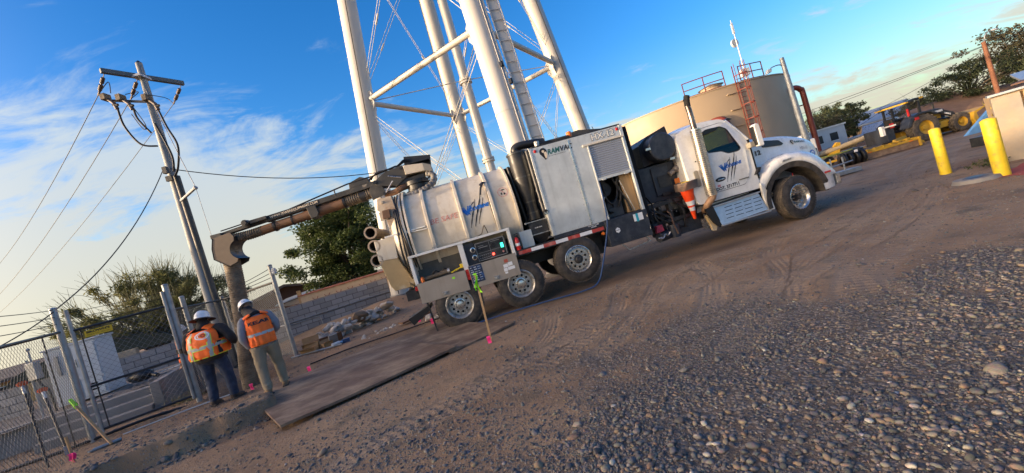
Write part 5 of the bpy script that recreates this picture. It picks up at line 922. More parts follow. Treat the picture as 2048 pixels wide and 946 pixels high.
# --- loose things carried by the truck
def put(o, s, y, z, rz=0):
    o.location = tp(s, y, z); o.rotation_euler = (0, 0, .1075 + rz); return o
def cone_mesh():
    mb = MB(); mb.lathe([(.028, .0), (.036, .02), (.058, .20)], (0, 0, 0), n=24, caps=False, mi=0); mb.lathe([(.058, .20), (.073, .29)], (0, 0, 0), n=24, caps=False, mi=1); mb.lathe([(.073, .29), (.081, .33)], (0, 0, 0), n=24, caps=False, mi=0); mb.lathe([(.081, .33), (.102, .44)], (0, 0, 0), n=24, caps=False, mi=1); mb.lathe([(.102, .44), (.155, .72)], (0, 0, 0), n=24, caps=False, mi=0)
    return mb.mesh('body', [mat('cone_orange', (.85, .07, .012), .45, v=.08), K['tapewhite']], 60)
CB = cone_mesh()
def cbase():
    vs, fs = sheet(rnd([(-.19, -.19), (.19, -.19), (.19, .19), (-.19, .19)], .05), [circ(0, 0, .135, 20)], .043); mb = MB().add([(a, b, .73 + t) for a, b, t in vs], fs); return mb.mesh('base', mat('cone_base', (.30, .15, .09), .7, v=.3, s=9, c2=(.08, .07, .065), k=.5), 30)
CBB = cbase()
for k, lb in enumerate(('orange traffic cone hanging tip down behind the cab, lowest of its stack', 'orange traffic cone upside down behind the cab, second from the bottom of its stack', 'orange traffic cone upside down behind the cab, second from the top of its stack', 'orange traffic cone upside down behind the cab with its dusty base topmost')):
    t = put(thing('traffic_cone', lb, 'traffic cone', group='stacked traffic cones on the truck'), 5.67, .22, .72 + .045 * k, .1 * k); link('body', CB, t); link('base', CBB, t); t.rotation_euler.y = R(-3); t.rotation_euler.x = R(4)
    if k == 3: MB().cyl((0, 0, .745), (0, 0, .752), .10, n=18).build('yellow_plug', K['yellow'], t)
fe = put(thing('fire_extinguisher', 'small red fire extinguisher strapped beside the open control locker', 'extinguisher'), 1.535, .08, 1.19)
MB().lathe([(.05, 0), (.055, .02), (.055, .22), (.04, .27), (.018, .29)], (0, 0, 0), n=18).build('bottle', mat('extinguisher_red', (.55, .02, .02), .25, v=.05), fe, 40); MB().cyl((0, 0, .29), (0, 0, .33), .02).beam((-.03, 0, .35), (.06, 0, .37), .02, .012).beam((-.02, 0, .33), (.05, 0, .32), .02, .01).build('valve', K['plastic'], fe); MB().lathe([(.056, .10), (.057, .10), (.057, .16), (.056, .16)], (0, 0, 0), n=18, caps=False).build('print', K['inkwhite'], fe); MB().tube([(.02, 0, .31), (.07, -.02, .25), (.06, -.03, .08)], .010, 6).build('hose', K['plastic'], fe, 60)
t = put(thing('water_bottle', 'small orange bottle standing in the rear open locker', 'bottle'), -.60, .06, 1.10); MB().lathe([(.035, 0), (.038, .01), (.038, .10), (.02, .13)], (0, 0, 0), n=14).build('body', K['orange'], t, 40); MB().cyl((0, 0, .13), (0, 0, .15), .02).build('cap', K['redox'], t)
t = put(thing('pipe_wrench', 'yellow handled wrench lying at the front of the rear open locker', 'wrench'), .12, .1, 1.15); MB().beam((-.12, 0, .0), (.12, 0, .05), .035, .03).box(.1, .17, -.02, .02, .03, .12).build('handle', K['yellow'], t, bev=.006); MB().box(.13, .20, -.015, .015, .10, .13).build('jaw', K['steel'], t)
t = put(thing('hose_nozzle', 'grey brown pipe fitting lying in the rear open locker', 'pipe fitting'), -.25, .12, 1.13); MB().cyl((-.32, 0, .04), (.2, 0, .07), .045, n=12).build('barrel', K['hose'], t, 40); MB().lathe([(.03, 0), (.062, .0), (.062, .05), (.03, .05)], (.2, 0, .07), (.98, -.15, .06), 14, caps=False).build('collar', K['steel'], t, 40)
t = put(tag(MB().tube(catmull([(-.2, 0, .05), (-.1, -.02, .12), (0, .02, .06), (.1, 0, .11), (.2, .03, .05)], 6), .018, 7).build('coiled_strap', K['plastic'], None, 60), 'black coiled strap lying on the fitting in the rear open locker', 'strap'), -.2, .12, 1.16)
for z, lb in ((2.44, 'uppermost of three brown suction pipes racked across the rear of the truck'), (2.14, 'middle of three brown suction pipes racked across the rear of the truck'), (1.83, 'lowest of three brown suction pipes racked across the rear of the truck')):
    t = put(thing('suction_pipe', lb, 'pipe', group='suction pipes on the rear rack'), -1.40 - (.03 if z < 2 else 0), .3, z); MB().lathe([(.118, 0), (.118, 1.6), (.098, 1.6), (.098, 0), (.118, 0)], (0, 0, 0), (0, 1, 0), 24, caps=False).build('tube', K['hose'], t, 40); MB().lathe([(.10, -.02), (.135, -.02), (.135, .05), (.118, .05)], (0, 0, 0), (0, 1, 0), 24, caps=False).build('collar', mat('pipe_collar', (.36, .28, .2), .6), t, 40)
# blue water hose: out of the pump locker, over the wheel, along the ground
P = [tp(3.66, .06, 2.15), tp(3.60, -.04, 1.75), tp(3.55, -.06, 1.3), tp(3.42, -.10, .95), tp(3.15, -.22, .45), tp(2.9, -.32, .10), tp(2.55, -.40, .03), tp(1.7, -.28, .03), tp(.9, -.22, .03), tp(.1, -.30, .03), tp(-.3, -.45, .03)]
P = [Vector((p.x, p.y, max(p.z, gz(p.x, p.y) + .018))) for p in P]; tag(MB().tube(catmull(P, 10), .016, 8).build('water_hose', K['bluehose'], None, 60), 'thin blue hose hanging from the open pump locker down past the bright wheel', 'hose')
# ---------------------------------------------------------------- water tower
TW = thing('water_tower', 'tall white four-legged water tower with rod bracing rising behind the truck', 'water tower', (-.05, 17, 0))
def legr(z): return 5.05 - .85 * z / 8.22
def legp(k, z, off=0.): a = .219 + PI + k * PI / 2; r = legr(z) + off; return Vector((r * math.cos(a), r * math.sin(a), z))
ZR = (8.22, 16.6); ZT = 25.0
for k in range(4):
    b = gz(legp(k, 0).x - .05, legp(k, 0).y + 17)
    lg = MB().tube([legp(k, b + .02), legp(k, ZT)], .36, 32).build('leg', K['tower'], TW, 60)
    MB().cyl(legp(k, b - .4), legp(k, b + .10), .40, n=24).build('footing', K['concrete'], lg, 50)
    MB().lathe([(.362, 0), (.372, 0), (.372, .05), (.362, .05)], legp(k, 5.2), legp(k, 6) - legp(k, 5), 32, caps=False).build('weld_ring', K['tower'], lg, 40)
def rod(p, q, r, nm='brace_rod', m='tower', n=6): return MB().cyl(p, q, r, n=n).build(nm, K[m], TW, 60)
for z in ZR:
    for k in range(4):
        p = legp(k, z); q = legp((k + 1) % 4, z); d = (q - p).normalized(); a = p + d * .34; b = q - d * .34; st_ = MB().tube([a, b], .105, 14).build('strut', K['tower'], TW, 60)
        up_ = Vector((0, 0, 1)); side_ = d.cross(up_)
        for e in (a, b):
            s_ = 1 if e is a else -1; MB().add([e - d * s_ * .05 + up_ * .48, e + d * s_ * .16 + up_ * .20, e + d * s_ * .16 - up_ * .25, e - d * s_ * .05 - up_ * .55], [(0, 1, 2, 3)]).build('gusset_plate', K['tower'], TW).modifiers.new('solid', 'SOLIDIFY').thickness = .03
        if z < 10 and k == 0:
            mb = MB()
            for t in np.linspace(.03, .97, 46): mb.obox(a.lerp(b, t) + Vector((0, 0, .108)) + side_ * .03, (.06, .03, .02))
            o = mb.build('bird_spikes', K['boom'], TW); o['kind'] = 'stuff'
for k in range(4):
    l = (k + 1) % 4
    for z0, z1 in ((.5, ZR[0]), (ZR[0], ZR[1])):
        for A, B in ((legp(k, z0 + .35), legp(l, z1 - .35)), (legp(l, z0 + .35), legp(k, z1 - .35))):
            d = (B - A).normalized(); s_ = d.cross(Vector((0, 0, 1))).normalized() * .05
            w = d.cross(s_).normalized() * 0.06
            r_ = rod(A + d * .35 + w, B - d * .35 + w, .012); rod(A + d * .35 - w, B - d * .35 - w, .012)
            MB().cyl(A.lerp(B, .3) - d * .2 + w, A.lerp(B, .3) + d * .2 + w, .038, n=8).build('turnbuckle', K['tower'], r_, 50)
    rod(legp(k, ZR[0]) * .92 + Vector((0, 0, .66)), Vector((0, 0, ZR[0] + .1)), .018)
ri = MB().tube([(0, 0, 0), (0, 0, ZT + 1)], .20, 24).build('riser_pipe', K['tower'], TW, 60)
for z in (1.6, 4.8, 8.25, 12.6, 17): MB().lathe([(.2, -.10), (.27, -.09), (.27, -.02), (.22, -.02), (.22, .02), (.27, .02), (.27, .09), (.2, .1)], (0, 0, z), n=24, caps=False).build('flange', K['tower'], ri, 40)
# caged ladder panel on the front leg
dirv = legp(1, ZT) - legp(1, 0); dirv.normalize(); outw = Vector((legp(1, 0).x, legp(1, 0).y, 0)).normalized(); sidev = Vector((.90, -.43, 0)).normalized(); s2 = Vector((-outw.y, outw.x, 0))
lb_ = lambda z, u, o_: legp(1, z) + s2 * u + outw * o_
ld = MB().tube([lb_(.6, .42, .28), lb_(ZT, .42, .28)], .022, 8).tube([lb_(.6, .80, .28), lb_(ZT, .80, .28)], .022, 8).build('ladder_rail', K['tower'], TW, 60)
rg_ = MB().cyl((0, 0, 0), (1, 0, 0), .013, n=6).mesh('rung', K['tower'], 60)
for z in np.arange(1.0, 17, .36):
    o = link('rung', rg_, ld); o.location = lb_(z, .42, .28); d = lb_(z, .80, .28) - lb_(z, .42, .28); o.rotation_euler = d.to_track_quat('X', 'Z').to_euler(); o.scale = (d.length, 1, 1)
MB().tube([lb_(.6, .30, .30), lb_(ZT, .30, .30)], .028, 8).tube([lb_(.6, .18, .36), lb_(ZT, .18, .36)], .016, 6).build('conduit', K['tower'], TW, 60)
MB().hexa([lb_(.6, .44, .20), lb_(.6, .78, .20), lb_(.6, .78, .24), lb_(.6, .44, .24), lb_(ZT, .44, .20), lb_(ZT, .78, .20), lb_(ZT, .78, .24), lb_(ZT, .44, .24)]).build('ladder_back_panel', K['tower'], TW)
for k, off in ((0, .38), (3, .39), (2, -.38)):
    rr = Vector((-math.sin(.219 + PI + k * PI / 2), math.cos(.219 + PI + k * PI / 2), 0)); sg = 1 if off > 0 else -1
    MB().tube([legp(k, .5) + rr * off * .9 - Vector((0, .12, 0)), legp(k, ZT) + rr * off * .9 - Vector((0, .12, 0))], .018, 6).build('cable', K['rope'], TW, 60)
for s_ in (-1, 1):
    rr = Vector((1, 0, 0)); b = legp(3, 15.3) + rr * s_ * .45 - Vector((0, .1, 0)); MB().box(-.14, .14, -.14, .14, -.12, .12).box(-.10, .10, -.18, -.14, -.10, .10).build('floodlight', K['plastic'], TW, bev=.02, loc=b)
MB().tube([legp(3, 15.3) - Vector((.42, .1, 0)), legp(3, 15.3) + Vector((.42, -.1, 0))], .03, 6).build('light_bracket', K['plastic'], TW)
MB().tube([lb_(6.6, .2, .42), lb_(6.75, .2, .42)], .06, 8).tube([lb_(6.0, .32, .42), lb_(6.15, .32, .42)], .06, 8).build('conduit_box', K['plastic'], TW)
MB().lathe([(.001, 24.2), (1.6, 24.4), (3.4, 25.2), (4.6, 26.6), (5.0, 28.2), (5.0, 30.0), (4.4, 31.6), (2.6, 32.8), (.001, 33.2)], (0, 0, 0), n=48).build('tank_bowl', K['tower'], TW, 60)
# ---------------------------------------------------------------- tan storage tank
ST = thing('storage_tank', 'large tan steel water storage tank with red ladder behind the cab', 'tank', (18.0, 36.85, 0)); TRD, THT = 8.45, 7.25
MB().lathe([(TRD, -.3), (TRD, THT - .06), (TRD + .06, THT - .06), (TRD + .06, THT + .02), (TRD - .1, THT + .04), (.01, THT + 1.0)], (0, 0, 0), n=160, caps=False).build('tank_wall', K['tantank'], ST, 30)
def tk(az, r, z): a = -PI / 2 - R(26.5) + R(az); return Vector((r * math.cos(a), r * math.sin(a), z))
LA = 30.0
mb = MB()
for u in (-.25, .25): mb.tube([tk(LA, TRD + .22, .2) + Vector((u, u * -.45, 0)), tk(LA, TRD + .22, THT + 1.2) + Vector((u, u * -.45, 0))], .035, 6)
ld2 = mb.build('ladder', K['redox'], ST, 60); lat = (tk(LA + 90, 1, 0)).normalized(); rg2 = MB().cyl((-.25, 0, 0), (.25, 0, 0), .022, n=5).mesh('rung', K['redox'])
for z in np.arange(.5, THT + .3, .33): o = link('rung', rg2, ld2); o.location = tk(LA, TRD + .22, z); o.rotation_euler = (0, 0, math.atan2(lat.y, lat.x))
outd = tk(LA, 1, 0); outd.z = 0; outd.normalize()
for z in np.arange(2.4, THT + 1.3, 1.05):
    c = tk(LA, TRD + .22, z); MB().tube([c + lat * (.34 * math.cos(t) * 1.1) + outd * (.72 * max(0, math.sin(t))) for t in np.linspace(0, PI, 12)], .035, 6).build('cage_hoop', K['redox'], ld2, 60)
for t in np.linspace(.35, PI - .35, 4): MB().tube([tk(LA, TRD + .22, z) + lat * (.37 * math.cos(t)) + outd * (.72 * math.sin(t)) for z in (2.4, THT + 1.25)], .022, 5).build('cage_bar', K['redox'], ld2, 60)
def railing(a0, a1, nm):
    P = [tk(a, TRD - .05, THT) for a in np.linspace(a0, a1, 5)]; mb = MB()
    for h in (.05, .55, 1.1): mb.tube([p + Vector((0, 0, h)) for p in P], .035, 6)
    for p in (P[0], P[2], P[4]): mb.cyl(p, p + Vector((0, 0, 1.12)), .035, n=6)
    mb.build(nm, K['redox'], ST, 60)
railing(LA - 25, LA - 6, 'railing'); railing(LA + 2, LA + 16, 'railing')
MB().cyl(tk(LA - 8, TRD - 1.6, THT), tk(LA - 8, TRD - 1.6, THT + .5), .75, n=24).cyl(tk(LA - 8, TRD - 1.6, THT + .5), tk(LA - 8, TRD - 1.6, THT + .75), .9, .1, n=24).build('roof_vent', K['tantank'], ST, 40)
am = MB().cyl(tk(LA + 9, TRD - .6, THT), tk(LA + 9, TRD - .6, THT + 4.6), .05, .03, n=6).build('antenna_mast', K['steel'], ST, 60); MB().cyl(tk(LA + 9, TRD - .7, THT + 3.0), tk(LA + 9, TRD - .85, THT + 3.0), .3, n=14).build('dish', K['cab'], am); MB().box(-.25, .25, -.2, .2, -.25, .25).build('radio_box', K['cab'], ST, loc=tk(LA + 9, TRD - .6, THT + .7)); MB().box(-.06, .06, -.06, .06, -.4, .4).build('panel_antenna', K['cab'], am, loc=tk(LA + 9, TRD - .6, THT + 4.0))
for k, z in enumerate(np.arange(.8, THT, 1.15)): MB().box(-.30, .30, -.1, .1, 0, .05).build('shell_bracket', K['tantank'], ST, loc=tk(LA - 5, TRD + .06, z)).rotation_euler = (0, 0, math.atan2(lat.y, lat.x))
op = tk(19, TRD + .25, 0); MB().tube(catmull([op + Vector((0, 0, .2)), op + Vector((0, 0, 4.2)), op + Vector((-.05, 0, 4.75)), op + Vector((-.3, .1, 5.05)), op + Vector((-.7, .5, 5.1))], 6), .22, 14).build('overflow_pipe', K['redox'], ST, 60)
op = tk(71, TRD + .6, 0); MB().tube(catmull([op + Vector((0, 0, .0)), op + Vector((0, 0, 5.2)), op + Vector((-.1, 0, 5.75)), op + Vector((-.5, -.1, 6.0)), op + Vector((-1.1, -.1, 6.0))], 6), .19, 14).build('fill_pipe', K['redox'], ST, 60); MB().tube([op + Vector((-.05, 0, 4.6)), op + Vector((-.9, 0, 4.6))], .05, 6).build('pipe_bracket', K['redox'], ST)
# ---------------------------------------------------------------- poles and wires
lp = thing('street_lamp', 'grey steel lamp pole with a small lamp standing before the tan tank', 'lamp post', (17.15, 22, 0)); MB().tube([(0, 0, -.2), (-.15, 0, 6.6)], .17, 14, radii=[.19, .11]).build('pole', K['galv'], lp, 60); MB().tube(catmull([(-.1, 0, 5.9), (-.3, 0, 6.25), (-.8, 0, 6.25), (-1.0, 0, 6.1)], 5), .03, 6).build('arm', K['galv'], lp, 60); MB().prism([(-1.2, 5.95), (-.95, 6.0), (-.9, 6.15), (-1.1, 6.2)], -.12, .12).build('lamp_head', K['cab'], lp, bev=.02)
up_ = thing('utility_pole', 'galvanised steel power pole with crossarm leaning above the two workers', 'power pole', (-9.25, 12.0, 0)); MB().tube([(0, 0, -.1), (0, 0, 9.55)], .2, 20, radii=[.165, .085]).build('pole', mat('weathered_steel_pole', (.27, .28, .28), .6, .15, v=.2, s=10, c2=(.20, .20, .20), k=.52, stretch=(1, 1, .25)), up_, 60); MB().cyl((0, 0, 9.55), (0, 0, 9.63), .09, .02, n=10).build('cap', K['plastic'], up_)
A0, A1 = Vector((-.47, -.80, 9.13)), Vector((.50, .90, 9.13))
MB().beam(A0, A1, .11, .13).build('crossarm', mat('grey_green_crossarm', (.11, .125, .13), .6, .2, v=.15), up_, bev=.008)
MB().box(-.13, .13, -.26, .14, 9.05, 9.12).build('arm_bracket', K['steel'], up_)
WP = []
for t, d in ((.03, Vector((-.8, .45, -.35))), (.40, Vector((-.8, .45, -.35))), (.95, Vector((-.8, .45, -.35)))):
    p = A0.lerp(A1, t) - Vector((0, 0, .1)); d.normalize(); mb = MB(); mb.cyl(p, p + d * .15, .012, n=6)
    for k in range(2):
        for j in range(4): mb.cyl(p + d * (.14 + k * .27 + j * .05), p + d * (.17 + k * .27 + j * .05), .05, n=10)
        mb.cyl(p + d * (.12 + k * .27), p + d * (.36 + k * .27), .03, n=8)
    mb.cyl(p + d * .66, p + d * .8, .025, n=6); mb.build('insulator', K['insul'], up_, 40); WP.append(p + d * .8)
MB().beam((-1.0, -.2, 8.62), (.05, -.2, 8.28), .06, .06).build('cutout_arm', K['boom'], up_)
for x, z in ((-.92, 8.60), (-.50, 8.46), (.22, 8.25)):
    c = MB().box(x - .12, x + .02, -.42, -.2, z - .02, z + .16).build('surge_box', K['hose'], up_, bev=.01); MB().tube([(x + .0, -.3, z), (x + .14, -.32, z - .16), (x + .17, -.30, z - .34)], .05, 8).build('cutout', K['insul'], up_, 50); MB().cyl((x + .10, -.32, z - .2), (x + .24, -.32, z - .24), .04, n=8).build('fuse_cap', K['plastic'], up_)
for P in ([(-.74, -.3, 8.25), (-.68, -.32, 7.7), (-.4, -.3, 7.1), (-.02, -.2, 6.95)], [(-.30, -.3, 8.1), (-.26, -.3, 7.8), (-.05, -.25, 7.35)], [(.30, -.2, 8.0), (.42, -.22, 7.4), (.55, -.2, 6.8), (.38, -.2, 6.2), (.2, -.2, 5.95)], [(.1, -.2, 7.6), (.3, -.2, 6.6), (.22, -.2, 6.1)]): MB().tube(catmull(P, 8), .028, 6).build('riser_cable', K['rope'], up_, 60)
for P in ([WP[0], WP[0] + Vector((.3, .1, .35)), Vector((-.8, -.3, 8.75))], [WP[1], WP[1] + Vector((.2, .1, .2)), Vector((-.4, -.3, 8.6))], [WP[2], WP[2] + Vector((-.25, .1, .3)), Vector((.25, -.3, 8.4))], [(-.3, -.3, 8.2), (-.1, -.3, 7.6), (-.2, -.3, 7.5), (-.4, -.3, 8.0)]): MB().tube(catmull(P, 8), .012, 5).build('jumper_wire', K['rope'], up_, 60)
MB().tube([(.20, -.02, -.1), (.14, -.05, 6.0)], .085, 12).build('conduit', K['boom'], up_, 60)
MB().cyl((.1, -.1, 5.25), (.72, -.25, 5.45), .045, n=10).cyl((.71, -.25, 5.44), (.75, -.26, 5.46), .06, n=8).build('guy_strut', K['galv'], up_)
MB().box(-.06, .06, -.26, -.16, 6.1, 6.3).box(-.02, .16, -.28, -.2, 5.85, 6.0).build('service_clamp', K['plastic'], up_)
UO = Vector((-9.25, 12, 0))
def wire(nm, p, q, s, r, lab, m='rope', n=16): return tag(MB().tube(sag(p, q, s, n), r, 5).build(nm, K[m], None, 60), lab, 'wire')
wire('power_line', UO + WP[0], (-39.3, 30, 9.06), .6, .011, 'leftmost thin power line running down from the crossarm end', 'rope'); wire('power_line', UO + WP[1], (-40, 30, 6.9), .6, .011, 'middle thin power line running down left from the crossarm', 'rope'); wire('power_line', UO + WP[2], (-40.3, 30, 5.8), .6, .010, 'thin power line passing behind the pole from the right end of the crossarm', 'rope')
wire('guy_wire', UO + Vector((.06, -.12, 8.7)), UO + Vector((.74, -.26, 5.46)), .02, .010, 'taut guy wire from pole top to the end of the short strut', 'wire'); wire('guy_wire', UO + Vector((.74, -.26, 5.40)), UO + Vector((1.1, -.6, .2)), .02, .007, 'taut guy wire from the short strut down to the ground', 'wire')
wire('service_cable', UO + Vector((-.1, -.2, 6.2)), (-8.83, 7.68, 2.64), .35, .012, 'twisted black cable from the pole down to the left gate post top'); wire('service_cable', (-8.83, 7.66, 2.62), (-8.35, 5.4, 1.95), .12, .011, 'twisted black cable running left from the gate post top across the fence')
wire('service_cable', UO + Vector((.15, -.2, 6.2)), (-2.5, 13.5, 4.65), .35, .014, 'black service cable from the pole running right behind the boom')
rp = thing('utility_pole', 'brown wooden pole with a street lamp among the trees at the far right', 'power pole', (42.05, 33, 0)); MB().tube([(0, 0, -.3), (-.1, 0, 5.7)], .17, 12, radii=[.18, .14]).build('pole', mat('rusty_pole', (.20, .085, .045), .8, v=.15), rp, 60); MB().tube(catmull([(-.05, 0, 5.4), (.0, -.1, 6.1), (.25, -.2, 6.35), (.5, -.3, 6.4)], 5), .04, 6).build('lamp_arm', K['galv'], rp, 60); MB().ell((.65, -.32, 6.38), (.3, .12, .09), 10, 6).build('lamp_head', K['cab'], rp, 60); MB().cyl((-.2, 0, 5.5), (.3, 0, 5.35), .05, n=6).cyl((-.05, -.12, 5.2), (-.05, .12, 5.2), .06, n=8).build('insulator', K['insul'], rp)
wire('power_line', (42.1, 33, 5.4), (17, 70, 6.5), .8, .022, 'upper overhead line crossing the sky left of the far lamp pole'); wire('power_line', (42.1, 33, 5.35), (22, 78, 6.0), .8, .020, 'second overhead line crossing the sky left of the far lamp pole'); wire('power_line', (42.0, 33, 5.0), (38.5, 48, 2.0), .3, .018, 'steep wire dropping left from the far lamp pole'); wire('power_line', (42.2, 33, 5.5), (62, 35, 7), .5, .018, 'short overhead line running right from the far lamp pole')
tp2 = thing('utility_pole', 'short distant pole standing behind the tractor', 'power pole', (48, 55, 0)); MB().tube([(0, 0, -.3), (-.3, 0, 4.6)], .13, 8).build('pole', K['bark'], tp2)
# ---------------------------------------------------------------- chain-link fence and gate
CL = mat('chain_link_wire', (.16, .165, .17), .45, .5, v=.1)
def meshpanel(A, B, z0, z1, pitch, r, parent, nm='chain_link_mesh'):
    A = Vector((*A, 0)); B = Vector((*B, 0)); L_ = (B - A).length; H = z1 - z0; d = (B - A) / L_; nrm = Vector((-d.y, d.x, 0)); mb = MB(); vs = []; fs = []
    def seg(u0, w0, u1, w1, o_):
        p = A + d * u0 + Vector((0, 0, z0 + w0)) + nrm * o_; q = A + d * u1 + Vector((0, 0, z0 + w1)) + nrm * o_; t = (q - p).normalized(); a = t.cross(nrm).normalized() * r; b = nrm * r; i = len(vs)
        for c in (p, q): vs.extend([c + a, c - a * .5 + b * .87, c - a * .5 - b * .87])
        fs.extend([(i, i + 1, i + 4, i + 3), (i + 1, i + 2, i + 5, i + 4), (i + 2, i, i + 3, i + 5)])
    k = -H
    while k < L_:
        u0 = max(k, 0); u1 = min(k + H, L_)
        if u1 - u0 > .01: seg(u0, u0 - k, u1, u1 - k, r * .8); seg(u0, H - (u0 - k), u1, H - (u1 - k), -r * .8)
        k += pitch
    mb.add(vs, fs); o = mb.build(nm, CL, parent); o['kind'] = 'stuff'; return o
GP, GQ, FC, FE = (-8.86, 7.66), (-7.47, 8.58), (-9.2, 12.4), (-6.42, 10.62)
def fpost(nm, x, y, h, r, parent, m='galv'): p = MB().cyl((x, y, gz(x, y) - .1), (x, y, h), r, n=14).build(nm, K[m], parent, 60); MB().ell((x, y, h), (r * 1.15, r * 1.15, .035), 10, 5).build('post_cap', K[m], p, 60); return p
f1 = thing('chain_link_fence', 'chain link fence with barbed wire at the far left edge', 'fence'); L0 = (-6.5, 4.55); fpost('post', *GP, 2.66, .054, f1)
MB().cyl((*GP, 2.20), (*L0, 2.02), .026, n=8).build('top_rail', K['black'], f1, 60); meshpanel(GP, L0, .08, 2.10, .11, .0024, f1); 
for dz in (.18, .32, .46): MB().tube(sag((*GP, 2.18 + dz), (*L0, 2.02 + dz), .02, 8), .006, 4).build('barbed_wire', K['rope'], f1)
MB().cyl((GP[0] - .12, GP[1] - .2, .05), (GP[0] - .12, GP[1] - .2, 2.2), .012, n=6).build('tension_bar', K['black'], f1)
f2 = thing('gate', 'chain link gate with a yellow sign between two steel posts', 'gate'); g0 = Vector((-8.70, 7.72, 0)); g1 = Vector((-7.50, 8.50, 0))
for z in (2.16, 1.02, .16): MB().cyl(g0 + Vector((0, 0, z)), g1 + Vector((0, 0, z)), .024, n=8).build('gate_rail', K['black'], f2, 60)
MB().cyl(g0 + Vector((0, 0, .1)), g0 + Vector((0, 0, 2.58)), .034, n=10).build('gate_stile', K['galv'], f2, 60); MB().cyl(g1 + Vector((0, 0, .1)), g1 + Vector((0, 0, 2.48)), .034, n=10).build('gate_stile', K['galv'], f2, 60); MB().cyl(g0 + Vector((.09, .06, .15)), g0 + Vector((.09, .06, 2.15)), .012, n=6).build('tension_bar', K['black'], f2)
meshpanel(g0[:2], g1[:2], .16, 2.14, .11, .0024, f2)
for dz in (.12, .24, .36): MB().tube(sag(g0 + Vector((0, 0, 2.16 + dz)), g1 + Vector((0, 0, 2.10 + dz)), .01, 6), .005, 4).build('barbed_wire', K['rope'], f2)
gd = (g1 - g0).normalized(); sg = lambda x, y, o_=0.: g0 + gd * (.16 + x) + Vector((0, 0, 1.97 + y)) + Vector((gd.y, -gd.x, 0)) * (.035 + o_)
sn = MB().hexa([sg(0, 0), sg(.40, 0), sg(.40, 0, .004), sg(0, 0, .004), sg(0, .12), sg(.40, .12), sg(.40, .12, .004), sg(0, .12, .004)]).build('yellow_sign', K['sign'], f2); text("BROWN'S", .34, lambda x, y: sg(.03 + x, .065 + y, .006), K['inkblack'], sn, h=.042, bold=.05); text('FENCE CO.  782-1234', .33, lambda x, y: sg(.035 + x, .02 + y, .006), mat('brown_print', (.16, .09, .01), .5, v=0), sn, h=.025)
MB().box(-.05, .05, -.03, .03, -.05, .05).build('latch', K['plastic'], f2, loc=g1 + Vector((0, 0, 1.15)))
f3 = thing('chain_link_fence', 'chain link fence behind the workers between two tall posts', 'fence'); fpost('post', *GQ, 2.60, .055, f3); fpost('post', -7.72, 9.2, 2.30, .05, f3); fpost('post', *FC, 2.18, .05, f3); fpost('post', *FE, 2.55, .055, f3)
MB().cyl((*GQ, 2.05), (*FC, 2.10), .026, n=8).cyl((*FC, 2.10), (*FE, 2.10), .03, n=8).build('top_rail', K['boom'], f3, 60); meshpanel(FC, FE, .1, 2.08, .10, .0048, f3); meshpanel(GQ, FC, .1, 2.04, .085, .0034, f3); MB().cyl((*FC, .9), (*FE, .9), .012, n=6).build('mid_rail', K['galv'], f3)
for dz in (.14, .26, .38): MB().tube(sag((*FC, 2.12 + dz * .4), (*FE, 2.10 + dz), .02, 8), .009, 4).build('barbed_wire', K['rope'], f3)
MB().box(-.04, .04, -.05, .05, -.08, .08).build('sensor_box', K['cab'], f3, loc=(FE[0] + .09, FE[1] - .03, 2.38), bev=.015); MB().tube(catmull([(FE[0] + .1, FE[1], 2.32), (FE[0] + .35, FE[1], 2.2), (FE[0] + .42, FE[1], 1.95)], 6), .006, 4).build('thin_lead', K['wire'], f3)
# ---------------------------------------------------------------- block walls
BL = [MB().box(-.190, .190, -.075, .075, -.090, .090).mesh('block', K['block']) for _ in range(1)]
for b in BL:
    bm = bmesh.new(); bm.from_mesh(b); bmesh.ops.bevel(bm, geom=[e for e in bm.edges], offset=.006, segments=1, affect='EDGES'); bm.to_mesh(b); bm.free()
def blockwall(lab, A, B, top, rows, parent=None):
    w = thing('block_wall', lab, 'wall', (*A, 0)); A = Vector((*A, 0)); B = Vector((*B, 0)); d = (B - A); L_ = d.length; d.normalize(); ang = math.atan2(d.y, d.x); nn = int(L_ / .4); w.rotation_euler = (0, 0, ang)
    MB().box(-.2, nn * .4 - .2, -.065, .065, -.5, top - .012).build('mortar_core', K['mortar'], w)
    for r_ in range(rows):
        for k in range(nn + (r_ % 2)):
            x = k * .4 - (.2 if r_ % 2 else 0); hf = r_ % 2 and k in (0, nn); o = link('block', BL[0], w); o.location = (x + (.1 if hf and k == 0 else -.1 if hf else 0), random.uniform(-.003, .003), top - .1 - r_ * .2); o.scale = (.49 if hf else 1, 1, 1)
    MB().box(-.2, nn * .4 - .2, -.08, .08, top, top + .022).build('cap_strip', K['concrete'], w, bev=.004); return w
WA, WB = (-13.6, 12.55), (-5.2, 16.55)
w1 = blockwall('long grey block wall with conduit running behind the truck and workers', WA, WB, 1.20, 6); w2 = blockwall('short grey block wall behind the left fence beside the cabinet', (-18.2, 9.9), (-12.75, 10.35), 1.33, 7)
for z, x0, x1 in ((.66, 3.0, 9.0), (.58, 3.2, 6.2)): MB().cyl((x0, -.10, z), (x1, -.10, z), .018, n=8).build('conduit', K['galv'], w1, 60)
MB().tube(catmull([(6.2, -.10, .58), (6.28, -.10, .56), (6.31, -.10, .48), (6.31, -.10, .18)], 5), .018, 8).box(6.27, 6.35, -.13, -.08, .12, .22).build('conduit_drop', K['galv'], w1, 60)
